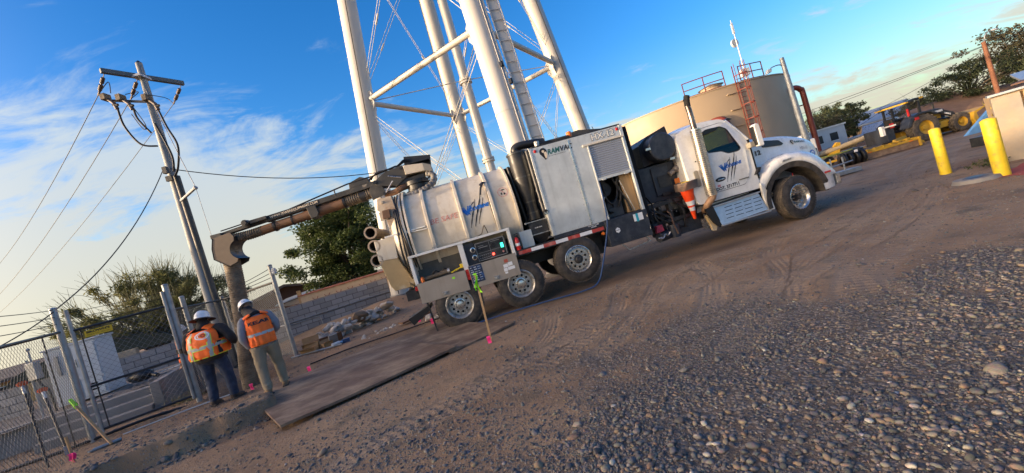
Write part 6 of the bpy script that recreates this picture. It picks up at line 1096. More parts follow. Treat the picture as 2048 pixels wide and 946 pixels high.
# ---------------------------------------------------------------- pad, steps, cabinet
pad = thing('concrete_steps', 'three worn concrete steps up to a gravel pad behind the gate', 'steps', (-9.25, 8.60, 0), R(27))
for k in range(3): MB().box(-1.35, .55 - .05 * k, k * .32, 1.6, -.15, .17 * (k + 1)).build('step', K['concrete'], pad, bev=.018)
MB().box(.56, .75, .1, 2.6, -.2, .62).box(-.9, .55, 2.2, 2.35, -.2, .60).build('retaining_wall', K['concrete'], pad, bev=.015); MB().grid(lambda u, v: (-4.6 + 5.15 * u, .95 + 2.6 * v, .50 + .10 * v + .05 * vnoise(np.array([u * 14.]), np.array([v * 8.]), 3)[0]), 40, 20).build('pad_gravel', mat('pad_gravel', (.15, .125, .105), .95, v=.25, s=14, c2=(.22, .19, .16), k=.55, bump=.02, bs=30), pad, 180)
rw2 = thing('retaining_wall', 'low concrete retaining wall below the cabinet at lower left', 'wall', (-11.2, 8.9, 0), R(25)); MB().box(-1.9, 1.15, -.1, .12, -.2, .56).build('wall_face', K['concrete'], rw2, bev=.015); MB().box(1.15, 1.3, -.1, 1.0, -.2, .50).build('wall_return', K['concrete'], rw2, bev=.015); MB().box(-6, -1.9, -.1, .12, -.2, .40).build('wall_extension', K['concrete'], rw2, bev=.015); MB().grid(lambda u, v: (-6 + 7.2 * u, .12 + 2.0 * v, .46 + .1 * v + .05 * vnoise(np.array([u * 20.]), np.array([v * 8.]), 4)[0]), 40, 14).build('pad_gravel', bpy.data.materials['pad_gravel'], rw2, 180)
cb = thing('electrical_cabinet', 'tall grey electrical cabinet with doors on the pad behind the fence', 'cabinet', (-11.15, 9.95, .60), R(14)); MB().box(-.52, .52, -.30, .30, 0, 1.38).box(-.55, .55, -.33, .33, 1.38, 1.42).build('body', K['cab'], cb, bev=.012)
d = MB().box(.04, .50, -.325, -.302, .5, 1.32).build('door', K['cab'], cb, bev=.006); MB().cyl((.08, -.345, .8), (.08, -.345, 1.0), .012, n=6).build('handle', K['steel'], d); d = MB().box(-.48, .02, -.325, -.302, .06, 1.32).build('door', K['cab'], cb, bev=.006); MB().box(-.30, -.24, -.36, -.33, .72, 1.2).build('conduit_strip', K['galv'], d); MB().box(.06, .48, -.322, -.303, .06, .46).build('vent_panel', K['cab'], cb, bev=.006)
MB().box(.18, .36, -.327, -.322, .16, .20).box(.18, .36, -.327, -.322, .23, .27).box(.18, .36, -.327, -.322, .30, .34).build('vent_slots', K['hole'], cb)
mt_ = thing('meter_box', 'small grey meter box on a post left of the cabinet', 'meter box', (-11.35, 9.1, .5)); MB().box(-.09, .12, -.08, .06, .92, 1.32).build('box', K['galv'], mt_, bev=.012); MB().cyl((-.1, 0, 0), (-.1, 0, 1.4), .025, n=8).build('post', K['galv'], mt_); MB().tube(catmull([(.05, -.02, .92), (.1, -.02, .75), (.22, -.02, .6), (.25, -.02, .1)], 6), .022, 8).build('conduit', K['plastic'], mt_, 60); MB().cyl((0, 0, 1.32), (.0, 0, 1.62), .02, n=6).ell((0, 0, 1.62), .04, 8, 5).build('mast', K['galv'], mt_)
t = tag(MB().ell((0, 0, .12), (.32, .18, .15), 14, 8).cyl((.28, 0, .1), (.5, -.08, .03), .05, n=8).build('black_bag', K['plastic'], None, 60), 'slumped black bag lying on the pad right of the cabinet', 'bag'); t.location = (-10.05, 10.1, .62)
tag(MB().tube(sag((-9.9, 10.2, .68), (-7.6, 11.2, .95), .06, 10), .012, 6).build('white_conduit', K['white'], None, 60), 'thin white pipe sloping up from the black bag toward the fence', 'pipe')
# ---------------------------------------------------------------- ground-level things
def V2(x, y, z=0.): return Vector((x, y, gz(x, y) + z))
A, B, C_ = Vector((-3.50, 5.03, .075)), Vector((-.47, 7.15, .06)), Vector((-5.36, 7.17, .095)); ab = (B - A); ac = (C_ - A)
def plate(lab, t0, t1, dz, th=.034):
    P = [A + ab * t0 + Vector((0, 0, dz)), A + ab * t1 + Vector((0, 0, dz)), A + ab * t1 + ac * 1.0 + Vector((0, 0, dz)), A + ab * t0 + ac + Vector((0, 0, dz))]; n = 14; mb = MB()
    f = lambda u, v: (P[0].lerp(P[1], u)).lerp(P[3].lerp(P[2], u), v) + Vector((0, 0, -.02 * math.sin(PI * u) * (1 - v)))
    mb.grid(lambda u, v: f(u, v), n, n); mb.grid(lambda u, v: f(u, v) - Vector((0, 0, th)), n, n)
    for e in (lambda u, v: f(u, 0) - Vector((0, 0, th * v)), lambda u, v: f(u, 1) - Vector((0, 0, th * v)), lambda u, v: f(0, u) - Vector((0, 0, th * v)), lambda u, v: f(1, u) - Vector((0, 0, th * v))): mb.grid(e, n, 1)
    o = mb.build('road_plate', K['steelplate'], None, 30); return tag(o, lab, 'steel plate')
plate('large muddy steel road plate the right hand worker stands on', 0, .70, .022); plate('muddy steel road plate nearer the truck, tucked under the larger plate', .66, 1.02, -.014, .034)
# clods and rocks along the excavated edge
for k in range(26):
    t = random.random(); x, y = lerp(-6.6, -4.3, t) + random.gauss(0, .18), lerp(4.5, 6.0, t) - .12 + random.gauss(0, .15); 
mb_ = stones('dirt_clods', rng.uniform(-6.8, -4.2, 90), np.zeros(90), rng.lognormal(-3.3, .5, 90), 1, 77) if False else None
RK = []
for q in range(9):
    bm = bmesh.new(); bmesh.ops.create_icosphere(bm, subdivisions=2, radius=1)
    for _ in range(9):
        n_ = Vector((random.gauss(0, 1), random.gauss(0, 1), random.gauss(0, 1))).normalized(); h_ = random.uniform(.35, .72)
        for v in bm.verts:
            d = v.co.dot(n_)
            if d > h_: v.co -= n_ * (d - h_)
    for v in bm.verts: v.co *= random.uniform(.95, 1.05)
    me = bpy.data.meshes.new('rock'); bm.to_mesh(me); bm.free(); me.materials.append(K['rock']); me.shade_smooth(); me.set_sharp_from_angle(angle=R(25)); RK.append(me)
def rock(x, y, z, s, lab, grp=None, m=None, sq=(1, .8, .65)):
    me = random.choice(RK)
    if m: me = me.copy(); me.materials.clear(); me.materials.append(m)
    o = link('rock', me); o.location = (x, y, gz(x, y) + z); o.scale = (s * sq[0], s * sq[1], s * sq[2]); o.rotation_euler = (random.uniform(-.4, .4), random.uniform(-.4, .4), random.uniform(0, 6.3)); return tag(o, lab, 'rock', grp)
G1 = 'broken concrete chunks in the rubble pile'; L1 = 'broken grey concrete chunk in the rubble pile by the block wall'
for k in range(96):
    t = random.random(); x = lerp(-6.35, -4.55, t) + random.gauss(0, .12); y = lerp(11.75, 14.0, t) + random.gauss(0, .28); dd = random.random(); s = random.choice((.07, .09, .11, .14, .18, .22)) * random.uniform(.8, 1.15)
    rock(x, y, max(0, .42 * (1 - abs(random.gauss(0, .6)))) * (.9 if .1 < t < .9 else .4) + s * .25, s, L1, G1)
rock(-5.35, 12.75, .38, .36, 'large brown rock on top of the rubble pile', m=K['rockbrown']); rock(-4.75, 13.55, .38, .30, 'pale rounded boulder at the right end of the rubble pile', m=mat('pale_rock', (.40, .33, .26), .9, v=.15))
for x, y, s in ((-6.3, 11.9, .22), (-6.05, 12.1, .24), (-5.75, 12.3, .27), (-5.1, 13.1, .26), (-5.55, 12.2, .2)): rock(x, y, .22, s, L1, G1)
G2 = 'small pale broken stones strewn beside the plate'
for k in range(46):
    t = random.random(); x = lerp(-4.6, -3.0, t) + random.gauss(0, .14); y = lerp(10.6, 11.9, t) + random.gauss(0, .18); rock(x, y, .0, random.uniform(.035, .10), 'small pale broken stone strewn between the plate and the rubble', G2)
for k in range(10): rock(random.uniform(-2.9, -2.2), random.uniform(9.9, 11.5), .02, random.uniform(.06, .13), 'small dirty stone by the rear wheel and mud flap', 'stones by the rear wheel')
xk, yk = [], []
for k in range(240):
    t = random.random(); xk.append(lerp(-6.7, -4.25, t) + random.gauss(0, .12)); yk.append(lerp(4.45, 5.95, t) - .06 + random.gauss(0, .16))
o = stones('dirt_clods', np.array(xk), np.array(yk), rng.lognormal(-3.7, .5, len(xk)), 1, 71, .3); o.parent = GROUND; o['kind'] = 'stuff'
# scraps by the far post
def tagbox(nm, lab, cat, c, sz, rz, m, rx=0): o = MB().box(-sz[0] / 2, sz[0] / 2, -sz[1] / 2, sz[1] / 2, 0, sz[2]).build(nm, K[m], None, bev=.006); o.location = V2(*c[:2], c[2] if len(c) > 2 else 0); o.rotation_euler = (rx, 0, rz); return tag(o, lab, cat)
def carton(lab, c, sz, rz, flap):
    t = thing('cardboard_box', lab, 'box', V2(*c), rz); a, b, h = sz; mb = MB().box(-a / 2, a / 2, -b / 2, -b / 2 + .012, 0, h).box(-a / 2, a / 2, b / 2 - .012, b / 2, 0, h).box(-a / 2, -a / 2 + .012, -b / 2, b / 2, 0, h).box(a / 2 - .012, a / 2, -b / 2, b / 2, 0, h).box(-a / 2, a / 2, -b / 2, b / 2, 0, .012); mb.build('carton', K['cardboard'], t)
    MB().hexa([(-a / 2, -b / 2, h), (a / 2, -b / 2, h), (a / 2, -b / 2 + .01, h), (-a / 2, -b / 2 + .01, h), (-a / 2, -b / 2 - flap, h + .04), (a / 2, -b / 2 - flap, h + .02), (a / 2, -b / 2 - flap, h + .03), (-a / 2, -b / 2 - flap, h + .05)]).build('flap', K['cardboard'], t); MB().hexa([(-a / 2, b / 2 - .01, h), (a / 2, b / 2 - .01, h), (a / 2, b / 2, h), (-a / 2, b / 2, h), (-a / 2, b / 2 + .03, h + flap), (a / 2, b / 2 + .05, h + flap), (a / 2, b / 2 + .06, h + flap), (-a / 2, b / 2 + .04, h + flap)]).build('flap', K['cardboard'], t); return t
carton('open cardboard box with the flap folded up by the far fence post', (-6.15, 10.95), (.42, .3, .22), .4, .16); carton('flattened cardboard box lying left of the open one by the fence post', (-6.0, 10.55), (.36, .28, .14), .1, .12); carton('small torn cardboard box beside the blue bag', (-5.62, 10.75), (.24, .18, .14), .9, .08)
tagbox('timber_block', 'brown timber board leaning behind the cardboard boxes', 'board', (-5.9, 11.25), (.9, .04, .25), .55, 'darkwood', .3); tagbox('grey_paper', 'crumpled grey paper sack standing between the boxes', 'sack', (-5.55, 11.0), (.22, .14, .3), .6, 'concrete', .25)
t = thing('paint_bottle', 'blue and white plastic bottle lying by the cardboard scraps', 'bottle', V2(-5.25, 10.55), .8); MB().cyl((-.14, 0, .06), (.06, 0, .06), .055, n=12).build('body', K['cab'], t, 40); MB().cyl((.06, 0, .06), (.14, 0, .06), .03, n=10).build('cap', K['bluecloth'], t, 40)
tagbox('blue_bag', 'small crumpled blue bag at the end of the cardboard scraps', 'bag', (-5.1, 10.75), (.2, .16, .1), .3, 'bluehose'); tag(MB().cyl(V2(-6.4, 10.35, .03), V2(-5.1, 10.45, .03), .022, n=8).build('white_pipe', K['galv'], None, 60), 'grey pipe lying on the ground in front of the scraps', 'pipe')
tagbox('rusty_bar', 'rust brown steel plate lying among pale stones near the rear wheel', 'steel plate', (-3.25, 11.1, .06), (.9, .3, .05), .75, 'rust')
tag(MB().tube(catmull([V2(-5.2, 9.0, .02), V2(-4.44, 9.41, .03), V2(-3.55, 9.72, .03), V2(-2.71, 9.97, .03), V2(-1.9, 10.2, .03), V2(-1.2, 10.1, .03)], 8), .014, 8).build('black_hose', K['plastic'], None, 60), 'black hose lying along the far edge of the road plates', 'hose')
tag(MB().tube(catmull([V2(-11., 6.9, .03), V2(-9.2, 7.45, .03), V2(-8.0, 8.25, .03), V2(-6.9, 8.9, .03)], 8), .03, 8).build('black_pipe', K['plastic'], None, 60), 'black pipe lying along the foot of the gate', 'pipe'); tag(MB().tube(catmull([V2(-8.0, 7.4, .02), V2(-7.2, 8.0, .02), V2(-6.5, 8.35, .02)], 6), .012, 6).build('cord', K['cab'], None, 60), 'pale cord lying on the ground before the left worker', 'cord')
# stakes, flags, tools
def ribbon(mbp, parent, c, m, w=.05, l=.22):
    for k in range(3): a = random.uniform(0, 6.3); MB().grid(lambda u, v: (c[0] + (u - .5) * w * math.cos(a) + .03 * v * math.sin(a) + .02 * math.sin(v * 5 + k), c[1] + (u - .5) * w * math.sin(a) + .025 * v * math.cos(a * 2), c[2] - l * v * (.7 + .2 * k)), 2, 5).build('ribbon', K[m], parent)
t = thing('survey_stake', 'tall wooden stake with a lime green ribbon standing before the truck', 'stake', V2(-.80, 6.45)); t.rotation_euler = (0, R(9), 0); t.rotation_euler.y = R(9.5) if False else R(2.5); MB().box(-.017, .017, -.012, .012, -.05, 1.16).build('stake', K['wood'], t); ribbon(None, t, (0, -.02, 1.12), 'limetape', .06, .26); MB().box(-.025, .025, -.018, .018, 1.13, 1.16).build('wrap', K['limetape'], t); 
t2 = tag(MB().grid(lambda u, v: (-.82 + .06 * (u - .5), 6.38 + .01 * math.sin(6 * v), gz(-.82, 6.38) + .01 + .12 * v), 2, 4).build('pink_flag', K['pink'], None), 'small pink flag at the foot of the lime ribboned stake', 'flag')
for x, y, lab in ((-4.78, 8.18, 'small pink marker flag on the ground beside the right worker and the plate'), (-2.44, 9.64, 'small pink marker flag beside the rear wheel'), (-6.0, 8.15, 'small pink marker on the ground behind the left worker'), (-3.0, 10.6, 'pink tape scrap among the pale stones by the mud flap')):
    tag(MB().grid(lambda u, v: (x + .07 * (u - .5), y + .012 * math.sin(6 * v + u), gz(x, y) + .0 + .13 * v), 2, 4).cyl((x, y + .01, gz(x, y)), (x, y + .01, gz(x, y) + .1), .004, n=4).build('pink_flag', K['pink'], None), lab, 'flag')
t = thing('survey_stake', 'wooden stake with a lime green top leaning against the gate post', 'stake'); a = Vector((-8.80, 7.45, .90)); b = V2(-7.75, 6.95, .02); MB().beam(a, b, .035, .03).build('stake', K['wood'], t); MB().beam(a + (a - b) * .02, a.lerp(b, .14), .05, .04).build('wrap', K['limetape'], t); ribbon(None, t, a.lerp(b, .10), 'limetape', .05, .08)
t = thing('survey_stake', 'short wooden stake with pink ribbon at the bottom left corner', 'stake', V2(-7.98, 6.55)); MB().beam((0, 0, -.05), (-.02, 0, .44), .035, .02).build('stake', K['wood'], t); ribbon(None, t, (.0, -.02, .16), 'pink', .09, .16)
t = thing('digging_bar', 'long black notched rod with an orange grip leaning on the left fence', 'digging bar'); a = Vector((-9.26, 7.2, 1.42)); b = V2(-8.56, 6.66, -.03); d = (b - a); MB().tube([a, b], .018, 8).build('rod', K['plastic'], t, 60); MB().tube([a, a + d * .10], .024, 8).build('grip_tube', K['steel'], t); MB().lathe([(.02, -.02), (.075, .0), (.06, .03), (.03, .06)], a - d.normalized() * .06, d, 10).build('orange_grip', K['redox'] if False else mat('grip_orange', (.62, .10, .03), .5, v=.1), t, 50)
mb = MB()
for k in range(16): mb.obox(a + d * (.13 + k * .044) + Vector((.024, 0, 0)), (.03, .012, .02))
o = mb.build('notches', K['plastic'], t); o['kind'] = 'stuff'
t = thing('digging_bar', 'smooth black rod with an orange grip leaning on the left gate post', 'digging bar'); a = Vector((-9.62, 7.75, 1.18)); b = V2(-8.78, 7.15, .1); d = b - a; MB().tube([a, b], .024, 8).build('rod', K['plastic'], t, 60); MB().tube([a, a + d * .12], .026, 8).build('grip_tube', K['cab'], t); MB().lathe([(.02, -.02), (.075, .0), (.06, .03), (.03, .06)], a - d.normalized() * .06, d, 10).build('orange_grip', bpy.data.materials['grip_orange'], t, 50); MB().obox(b, (.08, .03, .16)).build('foot', K['bluehose'], t, bev=.005)
t = thing('galvanised_pipe', 'short grey pipe with an eye end lying beside the leaning stake', 'pipe', V2(-7.85, 6.95, .03), .75); MB().cyl((-.16, 0, 0), (.2, 0, 0), .03, n=12).build('tube', K['galv'], t, 50); MB().lathe([(.016, -.012), (.038, -.012), (.038, .012), (.016, .012), (.016, -.012)], (-.19, 0, 0), (0, 0, 1), 14, caps=False).build('eye', K['galv'], t)
for x, y in ((-8.25, 8.9), (-8.0, 9.05)):
    mb = MB()
    for k in range(60): a = random.uniform(0, 6.3); l = random.uniform(.1, .3); c = V2(x + random.gauss(0, .14), y + random.gauss(0, .1)); tpz = c + Vector((math.cos(a) * l * .6, math.sin(a) * l * .6, l)); w = Vector((-math.sin(a), math.cos(a), 0)) * .006; mb.add([c - w, c + w, tpz], [(0, 1, 2)])
    o = mb.build('dry_grass', mat('dry_grass', (.24, .22, .10), .8, v=.2) if 'dry_grass' not in bpy.data.materials else bpy.data.materials['dry_grass'], None); tag(o, 'tuft of pale dry grass growing by the gate', 'grass', 'grass tufts by the gate')
# ---------------------------------------------------------------- right side: bollards, manhole, tan enclosure
for (x, y, h, r, lab) in ((9.5, 7.72, 1.13, .112, 'nearer thick yellow steel bollard beside the tan block building'), (10.72, 9.8, 1.14, .106, 'farther yellow steel bollard standing left of the building')):
    t = thing('bollard', lab, 'bollard', (x, y, gz(x, y)), group='yellow bollards'); MB().lathe([(r * 1.03, -.1), (r * 1.03, .03), (r, .08), (r, h - .02), (r * .96, h)], (0, 0, 0), n=28, caps=False).build('pipe', K['yellow'], t, 50); MB().lathe([(r * .97, h - .012), (r * .6, h + .02), (.001, h + .03)], (0, 0, 0), n=28, caps=False).build('concrete_cap', K['yellow'], t, 50)
t = thing('manhole', 'round concrete collar with a dark iron manhole lid by the bollard', 'manhole', V2(9.25, 7.95, .01), .2); MB().lathe([(.19, .0), (.19, .06), (.32, .05), (.36, -.05)], (0, 0, 0), n=36, caps=False).build('collar', K['concrete'], t, 50); MB().lathe([(.001, .066), (.16, .065), (.185, .055), (.185, 0)], (0, 0, 0), n=32, caps=False).build('lid', K['black'], t, 40)
mb = MB(); P = [(9.55, 7.15), (9.25, 7.45), (9.35, 7.72), (9.8, 7.95), (10.4, 8.2), (10.9, 8.3), (11.1, 7.9), (10.6, 7.4), (10.1, 7.1)]; nP = len(P); c = Vector((10.1, 7.65, 0)); mb.grid(lambda u, v: (lambda p: (p[0], p[1], gz(p[0], p[1]) + .006))(((c * (1 - v) + v * (1 + .12 * math.sin(u * 40)) * (Vector((*P[int(u * nP) % nP], 0)).lerp(Vector((*P[(int(u * nP) + 1) % nP], 0)), (u * nP) % 1) - c) + c * v))[:2]), 54, 8)
o = mb.build('red_paint_patch', K['paintred'], GROUND, 180)
bd = thing('pump_house', 'low tan stucco building with grey corner trim at the right edge', 'building', (11.28, 8.95, -.05), R(-47))
MB().box(.0, 6.5, .06, 2.2, -.2, 1.56).build('wall', K['stucco'], bd); MB().box(-.06, .36, -.06, .20, -.2, 1.52).build('corner_pier', mat('pier_tan', (.36, .28, .19), .85, v=.1, c2=(.28, .25, .21), k=.5, s2=2), bd, bev=.012); MB().box(.40, 6.5, .0, .07, 1.32, 1.54).build('fascia', K['stucco'], bd, bev=.01); MB().box(-.10, 6.6, -.12, .3, 1.545, 1.60).build('roof_edge', K['ply'], bd, bev=.008)
MB().box(.50, 1.9, -.05, .06, .55, 1.18).build('raised_panel', K['stucco'], bd, bev=.012); MB().box(.50, 1.9, -.03, .06, .02, .48).build('raised_panel', K['stucco'], bd, bev=.012); MB().box(1.12, 1.3, -.07, .0, 1.36, 1.42).box(1.2, 1.24, -.09, -.02, 1.38, 1.48).build('wall_bracket', K['stucco'], bd)
MB().hexa([(.5, .2, 1.61), (6.5, .2, 1.61), (6.5, 2.1, 1.9), (.5, 2.1, 1.9), (.5, .2, 1.66), (6.5, .2, 1.66), (6.5, 2.1, 1.95), (.5, 2.1, 1.95)]).build('roof_sheet', K['ply'], bd); MB().hexa([(.3, .35, 1.67), (3.6, .35, 1.67), (3.6, 1.6, 1.8), (.9, 1.6, 1.8), (.3, .35, 1.70), (3.6, .35, 1.70), (3.6, 1.6, 1.83), (.9, 1.6, 1.83)]).build('dark_roof_strip', K['brownwall'], bd); MB().box(1.2, 2.0, 1.4, 2.0, 1.8, 2.15).build('roof_vent', K['cab'], bd, bev=.03)
t = thing('blue_tarp', 'blue tarp panel sloping behind the tan building corner', 'tarp'); MB().hexa([(15.2, 13.0, .45), (16.3, 12.9, .42), (16.3, 13.0, .42), (15.2, 13.1, .45), (16.2, 12.95, 1.15), (16.5, 12.9, 1.2), (16.5, 13.0, 1.2), (16.2, 13.05, 1.15)]).build('sheet', K['bluecloth'], t); MB().box(15.6, 16.6, 12.9, 13.3, -.05, .3).build('ballast', K['black'], t)
def tape(lab, p, q, s, w=.06):
    P = sag(p, q, s, 18); mb = MB(); mb.grid(lambda u, v: P[int(round(u * 18))] + Vector((0, .012 * math.sin(u * 9), (v - .5) * w)), 18, 1); tag(mb.build('caution_tape', K['ctape'], None), lab, 'tape')
tape('yellow caution tape stretched from the truck nose toward the roller', (10.35, 13.0, 1.09), (17.7, 20, .78), .02, .05); tape('yellow caution tape stretched from the building corner above the bucket', (11.6, 9.3, 1.25), (21.5, 17.5, 1.30), .08, .05); tape('second caution tape lower down beside the building corner', (11.7, 9.4, 1.08), (22.5, 18.2, .95), .08, .05)
t = thing('barricade_stand', 'low grey steel stand holding the caution tape by the truck nose', 'stand', (13.3, 16.2, 0)); MB().cyl((0, 0, 0), (0, 0, .8), .03, n=6).cyl((.5, 0, 0), (.5, 0, .75), .03, n=6).cyl((-.2, 0, .45), (.9, 0, .5), .03, n=6).box(-.6, 1.0, -.2, .3, .05, .2).build('frame', K['galv'], t)
# ---------------------------------------------------------------- tractor with box scraper
TT = thing('loader_tractor', 'yellow and black loader tractor with an open canopy parked at the far right', 'tractor', (22.9, 21.3, 0), -.08)
def tpart(mb, n, m, p=None, sm=None, bev=0): return mb.build(n, K[m] if isinstance(m, str) else m, p or TT, sm, bev)
def agwheel(x, y, r, w, nm):
    o = bpy.data.objects.new('wheel', None); COL.objects.link(o); o.parent = TT; o.location = (x, y, r)
    mb = MB().lathe([(r * .5, 0), (r * .62, -.03), (r * .9, 0), (r * .96, .05), (r * .96, w - .05), (r * .9, w), (r * .62, w + .03), (r * .5, w)], (0, 0, 0), (0, 1, 0), 32, caps=False)
    for k in range(20):
        a = 2 * PI * k / 20
        for sgn, yc in ((1, w * .27), (-1, w * .73)):
            rot = Matrix.Rotation(-a, 3, 'Y') @ Matrix.Rotation(sgn * .6, 3, 'X'); mb.obox((math.cos(a) * r * .97, yc, math.sin(a) * r * .97), (.05, w * .56, .05), rot)
    mb.build('tyre', K['tread'], o, 40); MB().lathe([(r * .52, .02), (r * .5, .05), (r * .42, .12), (r * .2, .14), (r * .18, .06), (.001, .05)], (0, 0, 0), (0, 1, 0), 24, caps=False).build('rim', K['cyellow'], o, 40)
agwheel(.05, 0, .74, .48, 'r'); agwheel(.05, 1.7, .74, .48, 'r'); agwheel(1.95, .1, .50, .34, 'f'); agwheel(1.95, 1.75, .50, .34, 'f')
tpart(MB().box(-.6, 2.3, .75, 1.45, .55, .95).box(.4, 1.9, .35, 1.9, .45, .80), 'chassis', 'cyellow', bev=.02); tpart(MB().prism([(.3, .95), (1.75, .95), (1.80, 1.42), (1.5, 1.55), (.3, 1.62)], .7, 1.5), 'engine_hood', 'navy', bev=.04); tpart(MB().box(.5, 1.5, .66, .70, .95, 1.3), 'hood_panel', 'cyellow', bev=.01); tpart(MB().cyl((1.45, .9, 1.5), (1.47, .9, 1.85), .05, n=8), 'exhaust', 'plastic')
for y0, y1 in ((-.02, .55), (1.65, 2.2)): tpart(MB().prism([(-.85, .95), (-.62, 1.40), (-.2, 1.60), (.45, 1.58), (.80, 1.30), (.72, 1.26), (.4, 1.48), (-.15, 1.5), (-.5, 1.3), (-.7, .95)], y0, y1), 'rear_fender', 'navy', bev=.015)
tpart(MB().box(-.75, .3, .4, 1.8, .85, 1.0), 'platform', 'black', bev=.01); tpart(MB().prism([(-.75, 1.05), (-.3, 1.05), (-.3, 1.2), (-.62, 1.25), (-.75, 1.7), (-.85, 1.7)], .85, 1.4), 'seat', 'plastic', bev=.03); tpart(MB().tube([(.0 + .05 * math.sin(a), 1.1 + .18 * math.cos(a), 1.62 + .16 * math.sin(a)) for a in np.linspace(0, 6.28, 15)[:-1]], .018, 5, closed=True), 'steering_wheel', 'plastic')
for x, y in ((-.40, .3), (-.40, 1.8), (.12, .25), (.12, 1.85)): tpart(MB().beam((x, y, .9 if x > -1 else .5), (x + .05, y, 2.25), .09), 'canopy_post', 'black')
tpart(MB().prism([(-.55, 2.26), (.26, 2.30), (.28, 2.38), (-.1, 2.42), (-.5, 2.36), (-.58, 2.32)], .05, 2.05), 'canopy_roof', 'black', bev=.02); tpart(MB().box(.1, .30, .03, 2.07, 2.31, 2.40).box(-.60, -.48, .03, 2.07, 2.26, 2.34), 'canopy_trim', 'cyellow', bev=.01)
tpart(MB().box(-.42, -.22, -.04, .0, 1.25, 1.40), 'tail_lamp', 'red'); tpart(MB().box(-1.5, -1.32, .2, .26, 1.2, 1.45).box(-.5, -.42, .2, .24, 1.55, 1.95), 'tail_lamp', 'red'); tpart(MB().box(-2.0, -1.3, .1, .16, 1.28, 1.36).box(-2.05, -1.92, .1, .3, .9, 1.42), 'white_rail', 'white'); tpart(MB().box(-1.7, -1.3, .3, 1.8, .5, 1.3), 'rear_frame', 'navy', bev=.02)
for y in (.35, 1.75):
    tpart(MB().prism([(.35, 1.55), (1.2, 1.50), (1.85, 1.15), (2.35, .45), (2.20, .42), (1.7, .98), (1.1, 1.30), (.4, 1.35)], y, y + .12), 'loader_arm', 'black', bev=.01); tpart(MB().cyl((.8, y + .06, 1.0), (1.85, y + .06, .85), .05, n=8), 'lift_cylinder', 'plastic'); 
tpart(MB().box(.9, 1.35, .335, .345, 1.33, 1.44), 'white_plate', 'white'); text('DEERE', .32, lambda x, y: (1.42 + x * .9, .344, 1.16 + y - .45 * x), K['inkwhite'], TT, bold=.03); tpart(MB().beam((1.9, .345, .92), (2.2, .345, .55), .01, .09), 'arm_stripe', 'cyellow')
tpart(MB().prism([(2.4, .1), (3.3, .05), (3.35, .12), (2.6, .25), (2.5, .75), (3.0, .95), (2.95, 1.0), (2.4, .85), (2.3, .5)], -.1, 2.2), 'bucket', 'cyellow', bev=.015)
BX = thing('box_scraper', 'yellow box scraper with dirt caked steel face behind the tractor', 'box scraper', (18.2, 20.0, 0), -.2); BX.scale = (.97, 1, .68)
def bpart(mb, n, m, bev=0): return mb.build(n, K[m], BX, None, bev)
bpart(MB().prism([(0, .05), (2.4, .05), (2.4, .52), (0, .55)], 0, .05), 'mouldboard', 'dirtymetal', .008); bpart(MB().box(-.05, 2.45, -.04, .06, .50, .64), 'top_rail', 'cyellow', .01); bpart(MB().box(2.4, 2.48, -.1, 1.0, .05, .72).box(-.06, .0, -.1, 1.0, .05, .62), 'side_plate', 'cyellow', .01); bpart(MB().box(0, 2.4, .9, .96, .1, .6), 'front_board', 'dirtymetal', .01); bpart(MB().prism([(2.42, .1), (2.75, .12), (2.72, .34), (2.6, .46), (2.45, .6)], .1, .3), 'end_wing', 'cyellow', .02); bpart(MB().prism([(2.45, .02), (2.8, .06), (2.78, .14), (2.45, .3)], .08, .1), 'wing_blade', 'dirtymetal')
for k in range(6): bpart(MB().box(.35 + k * .36, .43 + k * .36, .3, .5, .15, .78), 'ripper_shank', 'cyellow', .01)
bpart(MB().beam((.2, .45, .62), (2.4, .5, .75), .12).beam((2.0, .9, .8), (3.0, 1.6, .85), .16).beam((1.0, .4, .7), (-1.8, .8, .55), .14), 'draw_beam', 'cyellow'); bpart(MB().box(.1, .3, -.055, -.042, .52, .58).box(2.0, 2.15, -.055, -.042, .52, .58), 'reflector', 'orange')
RO = thing('compaction_roller', 'black roller drum standing at the left end of the box scraper', 'roller', (17.55, 20.1, 0), -.2)
for k in range(4): MB().lathe([(.1, 0), (.30, .0), (.34, .03), (.34, .15), (.30, .18), (.1, .18)], (-.45 + .28 * k, 0, .34), (1, 0, 0), 20, caps=False).build('tyre', K['plastic'], RO, 40)
MB().box(-.5, .6, -.1, .1, .55, .75).box(-.3, .4, -.2, .2, .6, .8).build('frame', K['navy'], RO, bev=.02); MB().box(.1, .25, -.22, -.2, .6, .72).build('label_plate', K['tapewhite'], RO)
# small machines and clutter left of the scraper
t = thing('skid_loader', 'small red and yellow machine parked left of the roller', 'loader', (15.6, 21.5, .0), -.1); MB().prism([(-1.6, .12), (1.5, .15), (1.6, .45), (.6, .55), (.0, .4), (-1.6, .36)], 0, 1.2).build('red_deck', mat('machine_red', (.45, .03, .02), .5, v=.15), t, bev=.03); MB().prism([(-1.7, .42), (-.6, .52), (-.7, 1.05), (-1.6, 1.05)], .1, 1.0).build('yellow_hood', mat('lime_yellow', (.62, .58, .05), .5, v=.12), t, bev=.04); MB().prism([(-.6, .55), (.05, .62), (-.1, .8), (-.6, .95)], .1, 1.0).build('yellow_cover', bpy.data.materials['lime_yellow'], t, bev=.03); MB().cyl((-1.2, -.1, .22), (-1.2, 1.3, .22), .22, n=14).cyl((1.0, -.1, .22), (1.0, 1.3, .22), .22, n=14).build('wheels', K['plastic'], t, 40)
